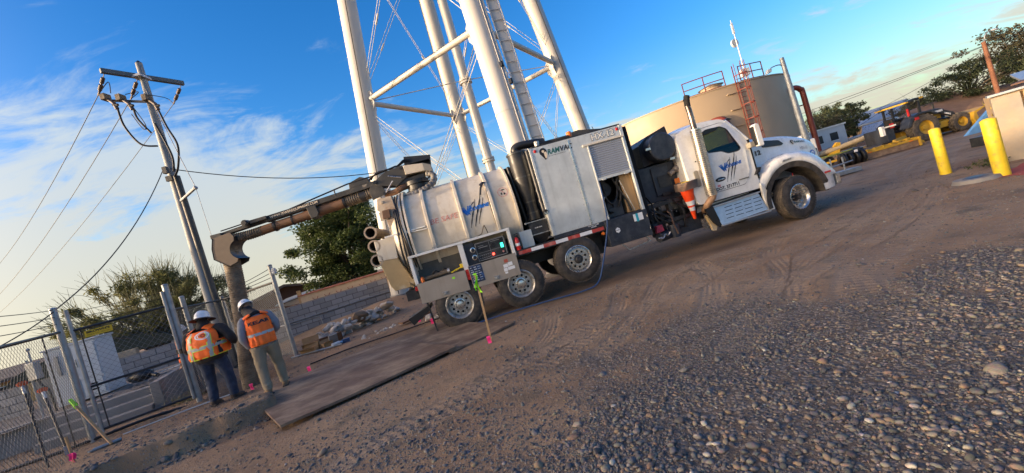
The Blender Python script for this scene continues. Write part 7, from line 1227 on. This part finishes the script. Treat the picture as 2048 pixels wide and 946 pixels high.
t = thing('light_tower', 'black generator with a white top standing behind the red machine', 'generator', (18.3, 24.5, 0)); MB().box(-.5, .5, -.4, .4, .25, 1.3).build('body', K['plastic'], t, bev=.05); MB().box(.2, 1.0, -.4, .4, .7, 1.9).build('white_case', K['white'], t, bev=.08); MB().ell((.5, 0, 2.05), (.45, .4, .22), 12, 7).build('white_cover', K['white'], t, 60); MB().cyl((-.4, -.3, 0), (-.4, -.3, .3), .06, n=6).build('leg', K['galv'], t)
t = thing('flatbed_trailer', 'low tan trailer with pipes between the roller and generator', 'trailer', (20.2, 24.0, 0), -.1); MB().box(-2.2, 2.2, 0, 1.4, .45, .58).build('deck', K['ochre'], t, bev=.02); MB().cyl((-1.9, .3, .72), (2.3, .5, 1.05), .15, n=10).cyl((-2.0, .7, .7), (1.8, .9, .8), .13, n=10).build('load', mat('sand_pipe', (.42, .33, .2), .8, v=.15), t, 40); MB().prism([(-.3, .6), (.4, .6), (.6, 1.2), (.4, 1.25)], .3, .5).build('yellow_boom', K['cyellow'], t); MB().cyl((-.5, -.05, .28), (-.5, .2, .28), .28, n=14).build('wheel', K['plastic'], t, 40)
t = thing('dump_pile', 'small dark mound of spoil between trailer and tractor', 'mound', (24, 29, 0)); MB().ell((0, 0, 0), (1.8, 1.2, .95), 20, 8).build('soil', K['dirtymetal'], t, 60)
# vehicles and buildings at the back right
t = thing('pickup_truck', 'silver pickup parked behind the tractor canopy', 'pickup', (33, 33, 0), .25); MB().prism(rnd([(-2.6, .5), (2.6, .5), (2.65, 1.0), (1.4, 1.15), (.7, 1.75), (-.6, 1.78), (-.9, 1.15), (-2.6, 1.15)], .12), 0, 1.9).build('body', mat('silver_car_paint', (.42, .46, .52), .3, .5, v=.03), t, bev=.04); MB().prism([(-.75, 1.2), (.62, 1.2), (.5, 1.65), (-.6, 1.68)], -.012, 0).build('side_window', K['plastic'], t)
for x in (-1.6, 1.7): w = MB().cyl((x, -.05, .4), (x, .2, .4), .4, n=18).build('wheel', K['rubber'], t, 40)
t = thing('site_office', 'white site trailer with dark windows behind the trailer and trees', 'trailer', (29, 36, 0), .12); MB().box(-3, 3.0, 0, 2.4, .5, 2.5).build('wall', K['cab'], t, bev=.03); MB().box(-3.1, 3.1, -.1, 2.5, 2.5, 2.62).build('roof', K['white'], t)
for x in (-1.9, .1, 1.7): w = MB().box(x - .4, x + .4, -.02, 0, 1.3, 2.0).build('window', K['plastic'], t); MB().box(x - .46, x + .46, -.03, -.021, 1.24, 1.30).build('sill', K['white'], w)
def house(lab, loc, rz, w, d, h, rh, wm, rm, over=.35, axis_='x', win=0, group=None):
    t = thing('house', lab, 'house', loc, rz, group); MB().box(-w / 2, w / 2, 0, d, -.3, h).build('wall', K[wm] if isinstance(wm, str) else wm, t)
    if axis_ == 'x': MB().prism([(-over, h - .1), (d / 2, h + rh), (d + over, h - .1), (d + over, h + .06), (d / 2, h + rh + .16), (-over, h + .06)], -w / 2 - over, w / 2 + over, fn=lambda a, b, q: (q, a, b)).build('roof', K[rm], t); MB().prism([(0, h - .02), (d / 2, h + rh - .02), (d, h - .02)], -w / 2 + .01, w / 2 - .01, fn=lambda a, b, q: (q, a, b)).build('gable', K[wm] if isinstance(wm, str) else wm, t)
    else: MB().prism([(-w / 2 - over, h - .1), (0, h + rh), (w / 2 + over, h - .1), (w / 2 + over, h + .06), (0, h + rh + .16), (-w / 2 - over, h + .06)], -over, d + over).build('roof', K[rm], t); MB().prism([(-w / 2, h - .02), (0, h + rh - .02), (w / 2, h - .02)], .01, d - .01).build('gable', K[wm] if isinstance(wm, str) else wm, t)
    for k in range(win):
        x = -w / 2 + w * (k + .5) / win; f = MB().box(x - .5, x + .5, -.06, 0, h * .35, h * .8).build('window', K['white'], t); MB().box(x - .42, x + .42, -.07, -.061, h * .38, h * .77).build('pane', K['plastic'], f)
    return t
house('grey roofed gable shed behind the tractor canopy', (52, 50, 0), .5, 8, 8, 2.0, 1.5, 'stucco', 'ply', .3, 'y'); house('low grey house with a shallow metal roof beyond the site trailer', (34, 47, 0), .3, 10, 7, 2.3, 1.0, K['trimgrey'], 'roof', .4, 'x', 3); house('distant tan roofed house right of the trees behind the yard', (44, 62, 0), .1, 9, 8, 2.6, 1.3, 'stucco', 'roof', .4, 'x', 2)
t = thing('dirt_mound', 'brown dirt embankment rising behind the loader bucket', 'mound', (44, 38, 0)); MB().grid(lambda u, v: (-9 + 18 * u, -4 + 8 * v, 2.2 * max(0, math.sin(PI * u)) ** .5 * max(0, math.sin(PI * v)) ** .8 + .3 * vnoise(np.array([u * 12.]), np.array([v * 8.]), 6)[0] - .2), 30, 16).build('soil', mat('orange_soil', (.24, .14, .085), .95, v=.2, s=1.5, bump=.05, bs=4), t, 180)
# buildings beyond the block wall on the left
house('low brown house with a wide weathered roof behind the block wall', (-14.9, 25.6, -.1), R(24), 10, 8, 1.15, 1.2, 'brownwall', 'roof', .5, 'y', 0)
t = thing('lean_to_shed', 'grey plywood lean-to roof with a bare timber post behind the block wall', 'shed', (-12.6, 23, 0), R(14)); MB().hexa([(-1.5, 0, 1.25), (3.2, 0, 1.72), (3.2, 2.2, 1.9), (-1.5, 2.2, 1.45), (-1.5, 0, 1.30), (3.2, 0, 1.77), (3.2, 2.2, 1.95), (-1.5, 2.2, 1.5)]).build('roof', K['ply'], t); MB().hexa([(-1.4, .05, 0), (3.1, .05, 0), (3.1, .15, 0), (-1.4, .15, 0), (-1.4, .05, 1.22), (3.1, .05, 1.68), (3.1, .15, 1.68), (-1.4, .15, 1.22)]).build('wall', K['trimgrey'], t); MB().box(-.2, 0, -.15, .0, 0, 1.75).build('post', K['wood'], t)
t = thing('low_building', 'sunlit pale parapet with a row of dark tile ends behind the block wall', 'building', (-10.2, 19.2, 0), R(12)); MB().box(-.4, 3.9, 0, 2.5, -.2, 1.45).build('parapet_wall', mat('peach_stucco', (.62, .42, .24), .85, v=.12, s=4, bump=.01, bs=20), t, bev=.02)
for k in range(7): MB().lathe([(.10, -.03), (.13, -.03), (.13, .2), (.10, .2)], (.25 + .55 * k, 0, 1.22 + .0 * k), (0, 1, 0), 12, caps=False, a0=0, a1=PI).build('tile_end', K['tile'], t)
MB().hexa([(-.5, -.06, 1.44), (4.0, -.06, 1.44), (4.0, 2.6, 1.47), (-.5, 2.6, 1.47), (-.5, -.06, 1.49), (4.0, -.06, 1.49), (4.0, 2.6, 1.51), (-.5, 2.6, 1.51)]).build('tile_roof', K['tile'], t)
t = thing('scrap_timber', 'heap of dark scrap boards lying on the wall top line behind the worker', 'scrap heap', (-12.4, 18.5, 1.0), R(20))
for k in range(14): MB().box(-random.uniform(.5, 1.3), random.uniform(.5, 1.3), -.08, .08, 0, .04).build('board', K['darkwood' if k % 3 else 'trimgrey'], t).location = (random.uniform(-1.5, 1.5), random.uniform(-.3, .8), random.uniform(0, .3)); 
for o in [q for q in bpy.data.objects if q.parent == t]: o.rotation_euler = (random.gauss(0, .1), random.gauss(0, .12), random.gauss(0, .4))
MB().box(-2, 2, 0, .8, -1.0, .02).build('base', K['trimgrey'], t)
house('sunlit orange house with a flat roof beyond the left fence', (-31, 20.5, 0), R(25), 9, 6, 1.55, .5, mat('orange_stucco', (.62, .36, .13), .85, v=.08), 'roof', .4, 'x', 2)
tt = thing('shade_awning', 'dark green canvas awning on posts between the cabinet and bush', 'awning', (-17.2, 15.8, 0), R(24)); MB().grid(lambda u, v: (-2.6 + 5.2 * u, 2.2 * v, 1.35 + .65 * math.sin(PI * u) ** .6), 20, 2).grid(lambda u, v: (-2.6 + 5.2 * u, 0, lerp(1.2, 1.35 + .65 * math.sin(PI * u) ** .6, v)), 20, 1).build('canvas', mat('dark_canvas', (.045, .05, .035), .85, v=.2), tt, 180)
for x in (-2.4, 2.4): MB().cyl((x, .1, 0), (x, .1, 1.4), .05, n=6).build('post', K['galv'], tt)
MB().box(.2, 1.4, -.5, -.2, 0, 1.35).build('stone_pillar', mat('pale_stone', (.36, .29, .2), .9, v=.25, s=7, bump=.02, bs=10), tt, bev=.03); MB().box(-1.6, .2, -.5, -.35, .0, 1.2).build('picket_panel', K['trimgrey'], tt)
# ---------------------------------------------------------------- trees
LM = dict(dark=leafmat('dark_green_leaves', (.040, .062, .018), (.095, .125, .035), .3), palo=leafmat('olive_leaves', (.13, .14, .045), (.25, .24, .09), .4), mesq=leafmat('grey_green_leaves', (.045, .060, .026), (.105, .120, .055), .3), brown=leafmat('brown_green_leaves', (.055, .055, .030), (.115, .100, .058), .3))
def leaves(name, pts, size, m, parent, rg, asp=2.0, droop=0.):
    n = len(pts); p = np.asarray(pts); a = rg.uniform(0, 2 * PI, n); e = rg.normal(-droop, .6, n); d = np.stack([np.cos(a) * np.cos(e), np.sin(a) * np.cos(e), np.sin(e)], 1); r_ = rg.standard_normal((n, 3)); w = np.cross(d, r_); w /= np.linalg.norm(w, axis=1)[:, None] + 1e-9
    s = size * rg.uniform(.6, 1.4, n)[:, None]; L_ = d * s * asp; W_ = w * s; v = np.stack([p - W_ * .12, p + L_ * .5 - W_ * .5, p + L_, p + L_ * .5 + W_ * .5], 1).reshape(-1, 3); f = np.arange(4 * n)
    me = bpy.data.meshes.new(name); me.vertices.add(4 * n); me.vertices.foreach_set('co', v.ravel()); me.loops.add(4 * n); me.loops.foreach_set('vertex_index', f); me.polygons.add(n); me.polygons.foreach_set('loop_start', np.arange(0, 4 * n, 4)); me.update(calc_edges=True)
    t = me.attributes.new('tint', 'FLOAT', 'POINT'); t.data.foreach_set('value', np.repeat(np.clip(rg.normal(.45, .28, n), 0, 1), 4).astype(np.float32)); me.materials.append(m); return link(name, me, parent)
def tree(lab, loc, h, crown, nl, size, lm, seed, trunk=.18, clumps=60, open_=.5, limbs=7, stem=1, cat='tree', nm='tree', asp=2.0, th=.35, group=None, twig=0, hollow=.35):
    """crown: (rx, ry, z0, z1); clumps of leaves spread through the crown's volume on limbs"""
    rg = np.random.default_rng(seed); t = thing(nm, lab, cat, loc, 0, group); rx, ry, z0, z1 = crown; cz = (z0 + z1) / 2; rz_ = (z1 - z0) / 2; C = []
    while len(C) < clumps:
        q = rg.uniform(-1, 1, 3); l = np.linalg.norm(q)
        if l > 1 or l < hollow * rg.random(): continue
        k = 1 + .22 * math.sin(3 * math.atan2(q[1], q[0]) + seed) + .12 * math.sin(5 * q[2] + seed); C.append(np.array([q[0] * rx * k, q[1] * ry * k, cz + q[2] * rz_]))
    mb = MB(); hub = [Vector((rg.normal(0, .12 * rx * .3) + (i - (stem - 1) / 2) * .25, rg.normal(0, .1), h * th)) for i in range(stem)]
    for i, hb in enumerate(hub): mb.tube(catmull([(hb.x * .3, hb.y * .3, -.2), (hb.x * .7, hb.y * .6, h * th * .5), hb], 4), trunk, 8, radii=list(np.linspace(trunk, trunk * .6, 9)))
    for i, c in enumerate(C):
        if i >= limbs * 6: break
        hb = hub[i % stem]; md = hb.lerp(Vector(c), .5) + Vector((rg.normal(0, .1 * rx), rg.normal(0, .1 * ry), .10 * rz_)); r0 = trunk * (.5 if i < limbs else .16); mb.tube(catmull([hb, md, Vector(c)], 4), r0, 5, radii=list(np.linspace(r0, .012, 9)))
    mb.build('trunk', K['bark'], t, 60)
    if twig:
        mb = MB()
        for k in range(twig):
            c = Vector(C[k % len(C)]); hb = hub[k % stem]; d = (c - hb).normalized(); d = (d + Vector(rg.normal(0, .25, 3))).normalized(); l = rg.uniform(.5, 1.2) * rx * .45; P = [c - d * l * .5]
            for j in range(4): d = (d + Vector(rg.normal(0, .18, 3)) + Vector((0, 0, .05))).normalized(); P.append(P[-1] + d * l * .3)
            mb.tube(P, .01, 3, radii=[.014, .012, .009, .007, .004])
        o = mb.build('twigs', mat('green_bark', (.13, .125, .05), .8, v=.2) if 'green_bark' not in bpy.data.materials else bpy.data.materials['green_bark'], t); o['kind'] = 'stuff'
    C = np.array(C); idx = rg.integers(0, len(C), nl); cr = open_ * (rx * ry * rz_) ** (1 / 3) * rg.uniform(.6, 1.3, len(C)); d = rg.standard_normal((nl, 3)); d /= np.linalg.norm(d, axis=1)[:, None]; pts = C[idx] + d * (cr[idx] * rg.random(nl) ** .45)[:, None] * np.array([1.15, 1.15, .75])
    leaves('crown', pts, size, LM[lm], t, rg, asp)['kind'] = 'stuff'; return t
tree('dense dark green tree standing behind the boom and block wall', (-10.0, 24.5, 0), 6.2, (3.1, 2.6, 1.0, 6.7), 46000, .085, 'dark', 3, .25, 120, .21, 8, hollow=.45)
tree('wispy olive green bush tree behind the gate and block wall', (-16.2, 17.6, 0), 4.4, (2.7, 1.9, 1.0, 4.5), 20000, .040, 'palo', 8, .10, 130, .15, 14, 4, th=.14, asp=3.4, twig=1500, nm='palo_verde_tree')
tree('bushy green tree beside the power pole behind the block wall', (-14.7, 19.5, 0), 3.3, (1.1, 1.1, .8, 3.7), 3800, .055, 'mesq', 12, .1, 50, .2, 8, 2, twig=150)
tree('tall ragged tree rising right of the tan tank pipe', (43.0, 48, 0), 5.0, (3.0, 2.6, 1.9, 5.0), 5200, .10, 'mesq', 21, .18, 46, .17, 9, hollow=.3)
tree('spreading leafless looking tree just right of the red pipe', (37.5, 46.5, 0), 4.6, (2.6, 2.4, 1.3, 4.9), 3600, .07, 'brown', 22, .16, 60, .17, 14, 3, th=.2, twig=420)
tree('dark round tree between the red pipe and the site trailer', (39.8, 46, 0), 3.8, (2.8, 2.2, 1.0, 3.7), 7000, .09, 'mesq', 23, .18, 44, .22, 9)
tree('large grey green tree behind the far lamp pole', (44.5, 36.8, 0), 5.6, (3.6, 3.0, 1.6, 4.9), 9000, .09, 'mesq', 24, .2, 60, .2, 9)
tree('big dark tree at the top right corner behind the building', (51.5, 37.5, 0), 7.6, (4.4, 3.6, 1.8, 7.4), 12000, .11, 'brown', 25, .25, 80, .2, 9)
tree('low brown shrub row tree right of the grey gable shed', (50.5, 46, 0), 3.4, (4.6, 2.2, .9, 3.3), 5200, .09, 'brown', 26, .14, 50, .18, 9, 3, twig=150)
tree('rounded tree behind the canopy of the tractor', (53, 62, 0), 6.0, (3.2, 3.0, 2.2, 6.3), 5200, .13, 'mesq', 27, .2, 44, .2, 9)
tree('small green weed growing in the gravel by the building', (10.9, 9.0, 0), .2, (.45, .25, .02, .18), 700, .018, 'dark', 33, .008, 20, .3, 4, nm='weed', cat='plant')
# unseen houses added behind the camera to keep the low sun off the yard
def sunspot(a, q): return Vector((SUN.x * a - SUN.y * q, SUN.y * a + SUN.x * q, 0))
# ---------------------------------------------------------------- people
def person(lab, loc, rz, build=1.0, belly=0., pants='denim', shirt='dark', boots='darkboot', vest=None, lean=0., head=(0, 0), arms=None, feet=((-.13, .02, 0), (.13, 0, 0)), brim=False, hgt=1.0, knee=0., stance=.0, hood=True, slim=1.0, baggy=1.0):
    """faces +y locally (away from the camera when rz=0); clothed body as one continuous skin, garments as children"""
    t = thing('person', lab, 'person', loc, rz); t.scale = (hgt,) * 3; vx = .016
    def remesh(mb, nm, m, vox=vx, smooth=4, noise=.0, parent=None):
        o = mb.build(nm, m, parent or t, 180); r_ = o.modifiers.new('remesh', 'REMESH'); r_.mode = 'VOXEL'; r_.voxel_size = vox; r_.use_smooth_shade = True; s = o.modifiers.new('smooth', 'SMOOTH'); s.iterations = smooth; s.factor = .6
        if noise:
            tx = bpy.data.textures.new('folds', 'CLOUDS'); tx.noise_scale = .11; tx.noise_depth = 2; d = o.modifiers.new('folds', 'DISPLACE'); d.texture = tx; d.strength = noise; d.mid_level = .5; d.texture_coords = 'LOCAL'
        me = bpy.data.meshes.new_from_object(o.evaluated_get(bpy.context.evaluated_depsgraph_get())); old = o.data; o.modifiers.clear(); o.data = me; bpy.data.meshes.remove(old); me.shade_smooth(); return o
    tl = lambda x, y, z: (x, y + lean * max(0, z - .95), z - .25 * lean * lean * max(0, z - .95))
    B = build; hipw = .105 + .05 * (B - 1)
    # skin: head, neck, torso core, arms, hands as one mesh
    hc = Vector(tl(head[0], .03 + head[1], 1.60)); mb = MB(); mb.ell(hc, (.078, .098, .115), 16, 12); mb.ell(hc + Vector((0, .085, -.02)), (.016, .022, .028), 8, 6); mb.ell(hc + Vector((0, .06, -.075)), (.045, .045, .035), 8, 6)
    for s in (-1, 1): mb.ell(hc + Vector((s * .08, .0, -.01)), (.014, .026, .034), 8, 6)
    mb.tube([tl(0, 0, 1.30), tl(head[0] * .5, .02 + head[1] * .5, 1.45), hc], .06, 10); mb.tube([tl(0, 0, .95), tl(0, 0, 1.32)], .10, 10)
    AR_ = arms or (((-.24, 0, 1.40), (-.31, .0, 1.12), (-.30, .10, .88)), ((.24, 0, 1.40), (.31, .0, 1.12), (.30, .10, .88)))
    hands = []
    for s, (sh, el, wr) in zip((-1, 1), AR_):
        sh, el, wr = (Vector(tl(*q)) for q in (sh, el, wr)); mb.tube([Vector(tl(0, 0, 1.34)), sh, el, wr], .04, 10, radii=[.05, .05, .042, .027]); d = (wr - el).normalized(); sd = d.cross(Vector((0, 1, .2))).normalized() * s; up2 = sd.cross(d).normalized()
        pc = wr + d * .05; mb.tube([wr - d * .01, wr + d * .045, wr + d * .09], .03, 10, radii=[.026, .036, .034], flat=.55)
        for k, ln in enumerate((.066, .075, .070, .054)): 
            b = wr + d * .09 + sd * (-.027 + .018 * k); c1 = b + d * ln * .5 + up2 * .006; mb.tube([b - d * .02, c1, c1 + d * ln * .35 + up2 * .02, c1 + d * ln * .5 + up2 * .038], .0085, 6, radii=[.0095, .0088, .008, .0065])
        b = wr + d * .035 - sd * .03; mb.tube([b, b - sd * .022 + d * .03, b - sd * .024 + d * .06 + up2 * .01], .010, 6, radii=[.012, .0105, .008])
    bo = remesh(mb, 'body', K['skin'], .0065, 2)
    # trousers
    mb = MB(); mb.ell((0, .0, .90), (.155 * B + .02, .115 * B + belly * .4, .13), 16, 10); mb.tube([(0, .01, .86), tl(0, .01 + belly * .3, 1.02)], .15 * B, 16, flat=.75)
    for s, ft in zip((-1, 1), feet):
        hip = Vector((s * hipw, 0, .88)); an = Vector((ft[0], ft[1], ft[2] + .10)); kn = hip.lerp(an, .5) + Vector((s * .015, .035 + knee, 0)); kk = (.5 + .5 * B) * baggy; mb.tube(catmull([hip, kn, an], 6), .1, 14, radii=[lerp(.108 * kk, .078 * kk, min(1, i / 6)) if i < 6 else lerp(.078 * kk, .066 * kk, (i - 6) / 6) for i in range(13)]); mb.ell(an + Vector((0, -.012, .01)), (.072, .078, .045), 12, 6); mb.ell(an + Vector((0, -.01, .07)), (.076, .08, .03), 12, 6)
    po = remesh(mb, 'trousers', K[pants], .016, 3, .022)
    for s, ft in zip((-1, 1), feet):
        f = Vector(ft); o = MB(); yaw = .2 * s; dx, dy = math.sin(yaw), math.cos(yaw); o.tube([f + Vector((0, -.03, .05)), f + Vector((0, -.02, .13))], .055, 12); o.tube([f + Vector((-dx * .06, -dy * .07, .045)), f + Vector((dx * .05, dy * .05, .045)), f + Vector((dx * .14, dy * .14, .035)), f + Vector((dx * .2, dy * .2, .03))], .05, 12, radii=[.042, .05, .05, .034]); b_ = remesh(o, 'boot', K[boots], .010, 3); MB().hexa([f + Vector(q) for q in ((-.05 - dx * .1, -.11, 0), (.05 - dx * .1, -.11, 0), (.055 + dx * .2, .2, 0), (-.055 + dx * .2, .2, 0), (-.05 - dx * .1, -.11, .026), (.05 - dx * .1, -.11, .026), (.055 + dx * .2, .2, .026), (-.055 + dx * .2, .2, .026))]).build('sole', K['rubber'], b_, bev=.008)
    # shirt with sleeves
    W_ = lambda z: interp(z, [.84, .95, 1.1, 1.25, 1.36, 1.42, 1.47], [.175, .185, .19, .205, .205, .16, .09]) * (1 + (B - 1) * interp(z, [.85, 1.0, 1.2, 1.4], [1.0, 1.05, .85, .55])) * slim
    D_ = lambda z: interp(z, [.84, .95, 1.1, 1.25, 1.36, 1.42, 1.47], [.115, .12, .125, .13, .12, .10, .07]) * (1 + (B - 1) * .9) + belly * interp(z, [.85, 1.0, 1.2, 1.4], [.7, 1.0, .5, 0])
    def torso(u, z, off=0.):
        a = 2 * PI * u; c, s = math.cos(a), math.sin(a); e = .8; return Vector(tl((W_(z) + off) * math.copysign(abs(c) ** e, c), (D_(z) + off) * math.copysign(abs(s) ** e, s) + belly * .15, z))
    mb = MB(); mb.grid(lambda u, v: torso(u, lerp(.84, 1.47, v)), 28, 16, wrap=True); n0 = len(mb.v); mb.f.append(tuple(range(28))); mb.m.append(0); mb.f.append(tuple(16 * 28 + i for i in range(28))); mb.m.append(0)
    for s, (sh, el, wr) in zip((-1, 1), AR_): sh, el, wr = (Vector(tl(*q)) for q in (sh, el, wr)); q = .85 + .15 * B + .1 * (B > 1.2); mb.tube(catmull([Vector(tl(sh[0] * .55, sh[1], 1.38)), sh, el, wr], 5), .07, 12, radii=list(np.interp(np.linspace(0, 1, 16), [0, .33, .66, .92, 1], [.085 * q, .082 * q, .066 * q, .052 * q, .050 * q])))
    remesh(mb, 'shirt', K[shirt], .016, 4, .02)
    # hood or hair, hard hat
    if hood: remesh(MB().ell(hc + Vector((0, -.015, -.03)), (.098, .112, .125), 14, 10).tube([hc + Vector((0, -.02, -.06)), Vector(tl(0, -.04, 1.42))], .105, 14, radii=[.10, .125]), 'hood', K['dark'], .014, 3, .012)
    else: remesh(MB().ell(hc + Vector((0, -.02, .03)), (.085, .098, .095), 14, 10), 'hair', K['dark'], .012, 2)
    tiltx = -.25 - head[1] * 2.0; hr = Matrix.Rotation(tiltx, 3, 'X') @ Matrix.Rotation(head[0] * 2.5, 3, 'Y'); ht = MB(); hp = hc + Vector((0, -.0, .055))
    def hatp(r_, a, z): return hp + hr @ Vector((r_ * .118 * math.cos(a), r_ * .142 * math.sin(a), z))
    prof = [(1.12, -.012), (1.13, -.004), (1.02, .004), (1.0, .03), (.93, .075), (.78, .110), (.55, .132), (.3, .142), (0.001, .145)]
    ht.grid(lambda u, v: hatp(prof[int(round(v * 8))][0] * (1.14 if (int(round(v * 8)) < 2 and .12 < u < .38) else 1), 2 * PI * u, prof[int(round(v * 8))][1]), 28, 8, wrap=True); hat_ = ht.build('hard_hat', K['hat'], t, 50)
    for a in (0.1, PI - .1, -PI / 2): MB().grid(lambda u, v: hatp(1.004 - .05 * v * 2, a + (u - .5) * .26, .030 + .04 * v), 4, 3).build('hat_sticker', K['boom'] if a < 0 else K['inkblue'], hat_)
    for k in (-1, 0, 1): ht2 = MB().tube([hatp(interp(q, [0, 1], [.96, .96]) * math.cos(q * 1.45) + .001, -PI / 2 + k * .35 * math.cos(q * 1.45), .03 + .118 * math.sin(q * 1.5)) for q in np.linspace(.05, .95, 8)], .008, 5).build('hat_ridge', K['hat'], hat_, 60)
    if brim: ht = MB(); ht.grid(lambda u, v: hatp(1.05 + .62 * v, 2 * PI * u, -.005 - .035 * v), 28, 3, wrap=True); ht.build('sun_brim', K['brown'], t, 180)
    # vest: shell over the torso, tape, print
    if vest:
        z0, z1 = vest['z']; V = vest['mat']; of = .034 + .012 * (B > 1.2)
        def arm_cut(u, z): a = 2 * PI * u; c = abs(math.cos(a)); return z > 1.20 and c > .90
        NU, NV = 56, 24; vs = []; idx = {}; fs = []
        for j in range(NV + 1):
            for i in range(NU):
                z = lerp(z0, z1, j / NV); p = torso(i / NU, z, of + .012 * math.sin(i * 1.7) * (1 - j / NV) + .006 * math.sin(i * .9 + j * .7)); vs.append(p)
        for j in range(NV):
            for i in range(NU):
                if not arm_cut((i + .5) / NU, lerp(z0, z1, (j + .5) / NV)): fs.append((j * NU + i, j * NU + (i + 1) % NU, (j + 1) * NU + (i + 1) % NU, (j + 1) * NU + i))
        # shoulder yoke over the top
        mb = MB().add(vs, fs); 
        for s in (-1, 1): mb.grid(lambda u, v: Vector(tl(s * lerp(.08, .20 * (.8 + .2 * B), u), (lerp(-1, 1, v)) * (D_(1.42) + .035), 1.475 - .055 * u + (.03 + .012 * B) * (1 - (2 * v - 1) ** 2))), 5, 6)
        ve = mb.build('hi_vis_vest', K[V], t, 60); sm = ve.modifiers.new('solid', 'SOLIDIFY'); sm.thickness = .006; sm.offset = 1
        def strip(u0, u1, za, zb, nm, m, off=.010, slope=0., nu=16): MB().grid(lambda u, v: torso(lerp(u0, u1, u), lerp(za, zb, v) + slope * (u - .5), of + off), nu, 6).build(nm, K[m], ve)
        # back centre is u=.75 (y negative)
        for (u0, u1, za, zb, kind) in vest['tape']:
            vert = (zb - za) > abs(u1 - u0) * 1.2
            if kind: 
                e = .012
                if vert: strip(u0 - e * .8, u1 + e * .8, za, zb, 'lime_edge', 'lime', .0095)
                else: strip(u0, u1, za - e, zb + e, 'lime_edge', 'lime', .0095)
            strip(u0, u1, za, zb, 'reflective_tape', 'reflect', .0135)
        pf = lambda x, y: torso(.75 + x / (2 * PI * W_(1.3) * .80), 1.3 + y, of + .014)
        vest['print'](pf, ve)
        if vest.get('trim'): MB().grid(lambda u, v: torso(u, z0 + .012 * v, of + .012), NU, 1).build('hem', K['lime' if vest['trim'] == 1 else 'hivis'], ve)
        if vest.get('panel'): strip(.90, .945, z0 + .02, 1.18, 'black_side_panel', 'dark', .011)
    return t
def print1(pf, ve):
    f = lambda x, y: pf(x, y - .0)
    ring(lambda x, y: pf(x + .05, y + .045), 0, 0, .072, .014, K['inkwhite'], ve, 'round_emblem'); ring(lambda x, y: pf(x + .05, y + .045), 0, 0, .052, .006, K['inkwhite'], ve, 'emblem_ring')
    mb = MB()
    for k in range(9): a = 2 * PI * k / 9; mb.add([pf(.05 + .022 * math.cos(a) + .012 * math.cos(b), .045 + .022 * math.sin(a) + .012 * math.sin(b)) for b in (0, 1.6, 3.1, 4.7)], [(0, 1, 2, 3)])
    mb.build('emblem_figure', mat('dark_orange_print', (.42, .05, .01), .6, v=0), ve)
def print2(pf, ve): text('KEAR', .22, lambda x, y: pf(x - .10, y - .01), K['inkblack'], ve, bold=.04, h=.065)
person('stout worker in dark jeans and an orange vest with lime stripes', (-6.24, 7.70, gz(-6.24, 7.7) - .0), R(4), 1.42, .05, 'denim', 'dark', 'darkboot', dict(z=(.93, 1.43), mat='hivis', tape=[(.48, 1.02, 1.10, 1.15, 1), (.665, .695, 1.0, 1.43, 1) if False else (.660, .692, .94, 1.43, 1), (.815, .847, .94, 1.43, 1)], print=print1, trim=1, panel=1), .05, (0, .0), (((-.30, 0, 1.38), (-.40, .04, 1.12), (-.28, .24, 1.0)), ((.30, 0, 1.38), (.44, .02, 1.13), (.30, .26, 1.05))), ((-.17, .0, 0), (.17, .06, 0)), True, 1.02)
person('slim worker in khaki trousers and plain orange vest looking down at the hose', (-4.72, 7.0, .105), R(38), 1.0, 0., 'khaki', 'greyc', 'boot', dict(z=(.90, 1.44), mat='hivis', tape=[(.52, .98, 1.08, 1.13, 0), (.54, .565, 1.22, 1.44, 0), (.935, .96, 1.22, 1.44, 0)], print=print2, trim=2), .27, (-.08, .20), (((-.21, 0, 1.39), (-.29, -.01, 1.12), (-.22, .12, .90)), ((.21, 0, 1.39), (.28, .04, 1.13), (.12, .24, 1.02))), ((-.14, -.10, 0), (.15, .10, 0)), False, .95, slim=.9, baggy=1.17)
person('worker in orange partly hidden behind the stout worker at the gate', (-8.05, 9.45, gz(-8.05, 9.45)), R(170), 1.0, 0., 'denim', 'hivis', 'darkboot', None, .12, (0, .04), None, ((-.12, 0, 0), (.12, 0, 0)), False, .95)
# ---------------------------------------------------------------- unseen houses and a tree, added behind the camera to shade the yard
def behind(lab, q0, q1, a, h, nm='house', cat='house'):
    p = sunspot(a, q0); q = sunspot(a, q1); d = (q - p); w = d.length; d.normalize(); t = thing(nm, lab, cat, (p + q) / 2, math.atan2(d.y, d.x)); MB().box(-w / 2, w / 2, -3, 3, -.5, h - .9).build('wall', K['stucco'], t); MB().prism([(-3.5, h - 1.0), (0, h), (3.5, h - 1.0)], -w / 2 - .3, w / 2 + .3, fn=lambda x, z, y: (y, x, z)).build('roof', K['roof'], t); return t
behind('long low house across the street behind the viewer', -11.6, -6.7, 34, 5.0); behind('low house with a lower roof across the street behind the viewer', -26, -15.1, 34, 4.0); behind('taller house across the street behind the viewer', -14.9, -11.8, 34, 6.3); behind('small low house across the street behind the viewer', -6.85, -2.7, 35, 4.75); behind('wide house across the street far behind the viewer', -.9, 9.0, 36, 4.6)
tree('leafy street tree between the houses behind the viewer', sunspot(30, -2.2), 4.2, (.9, .8, .3, 3.4), 1300, .09, 'mesq', 41, .14, 34, .2, 6)  # added out of view to break the sun in the gap into streaks
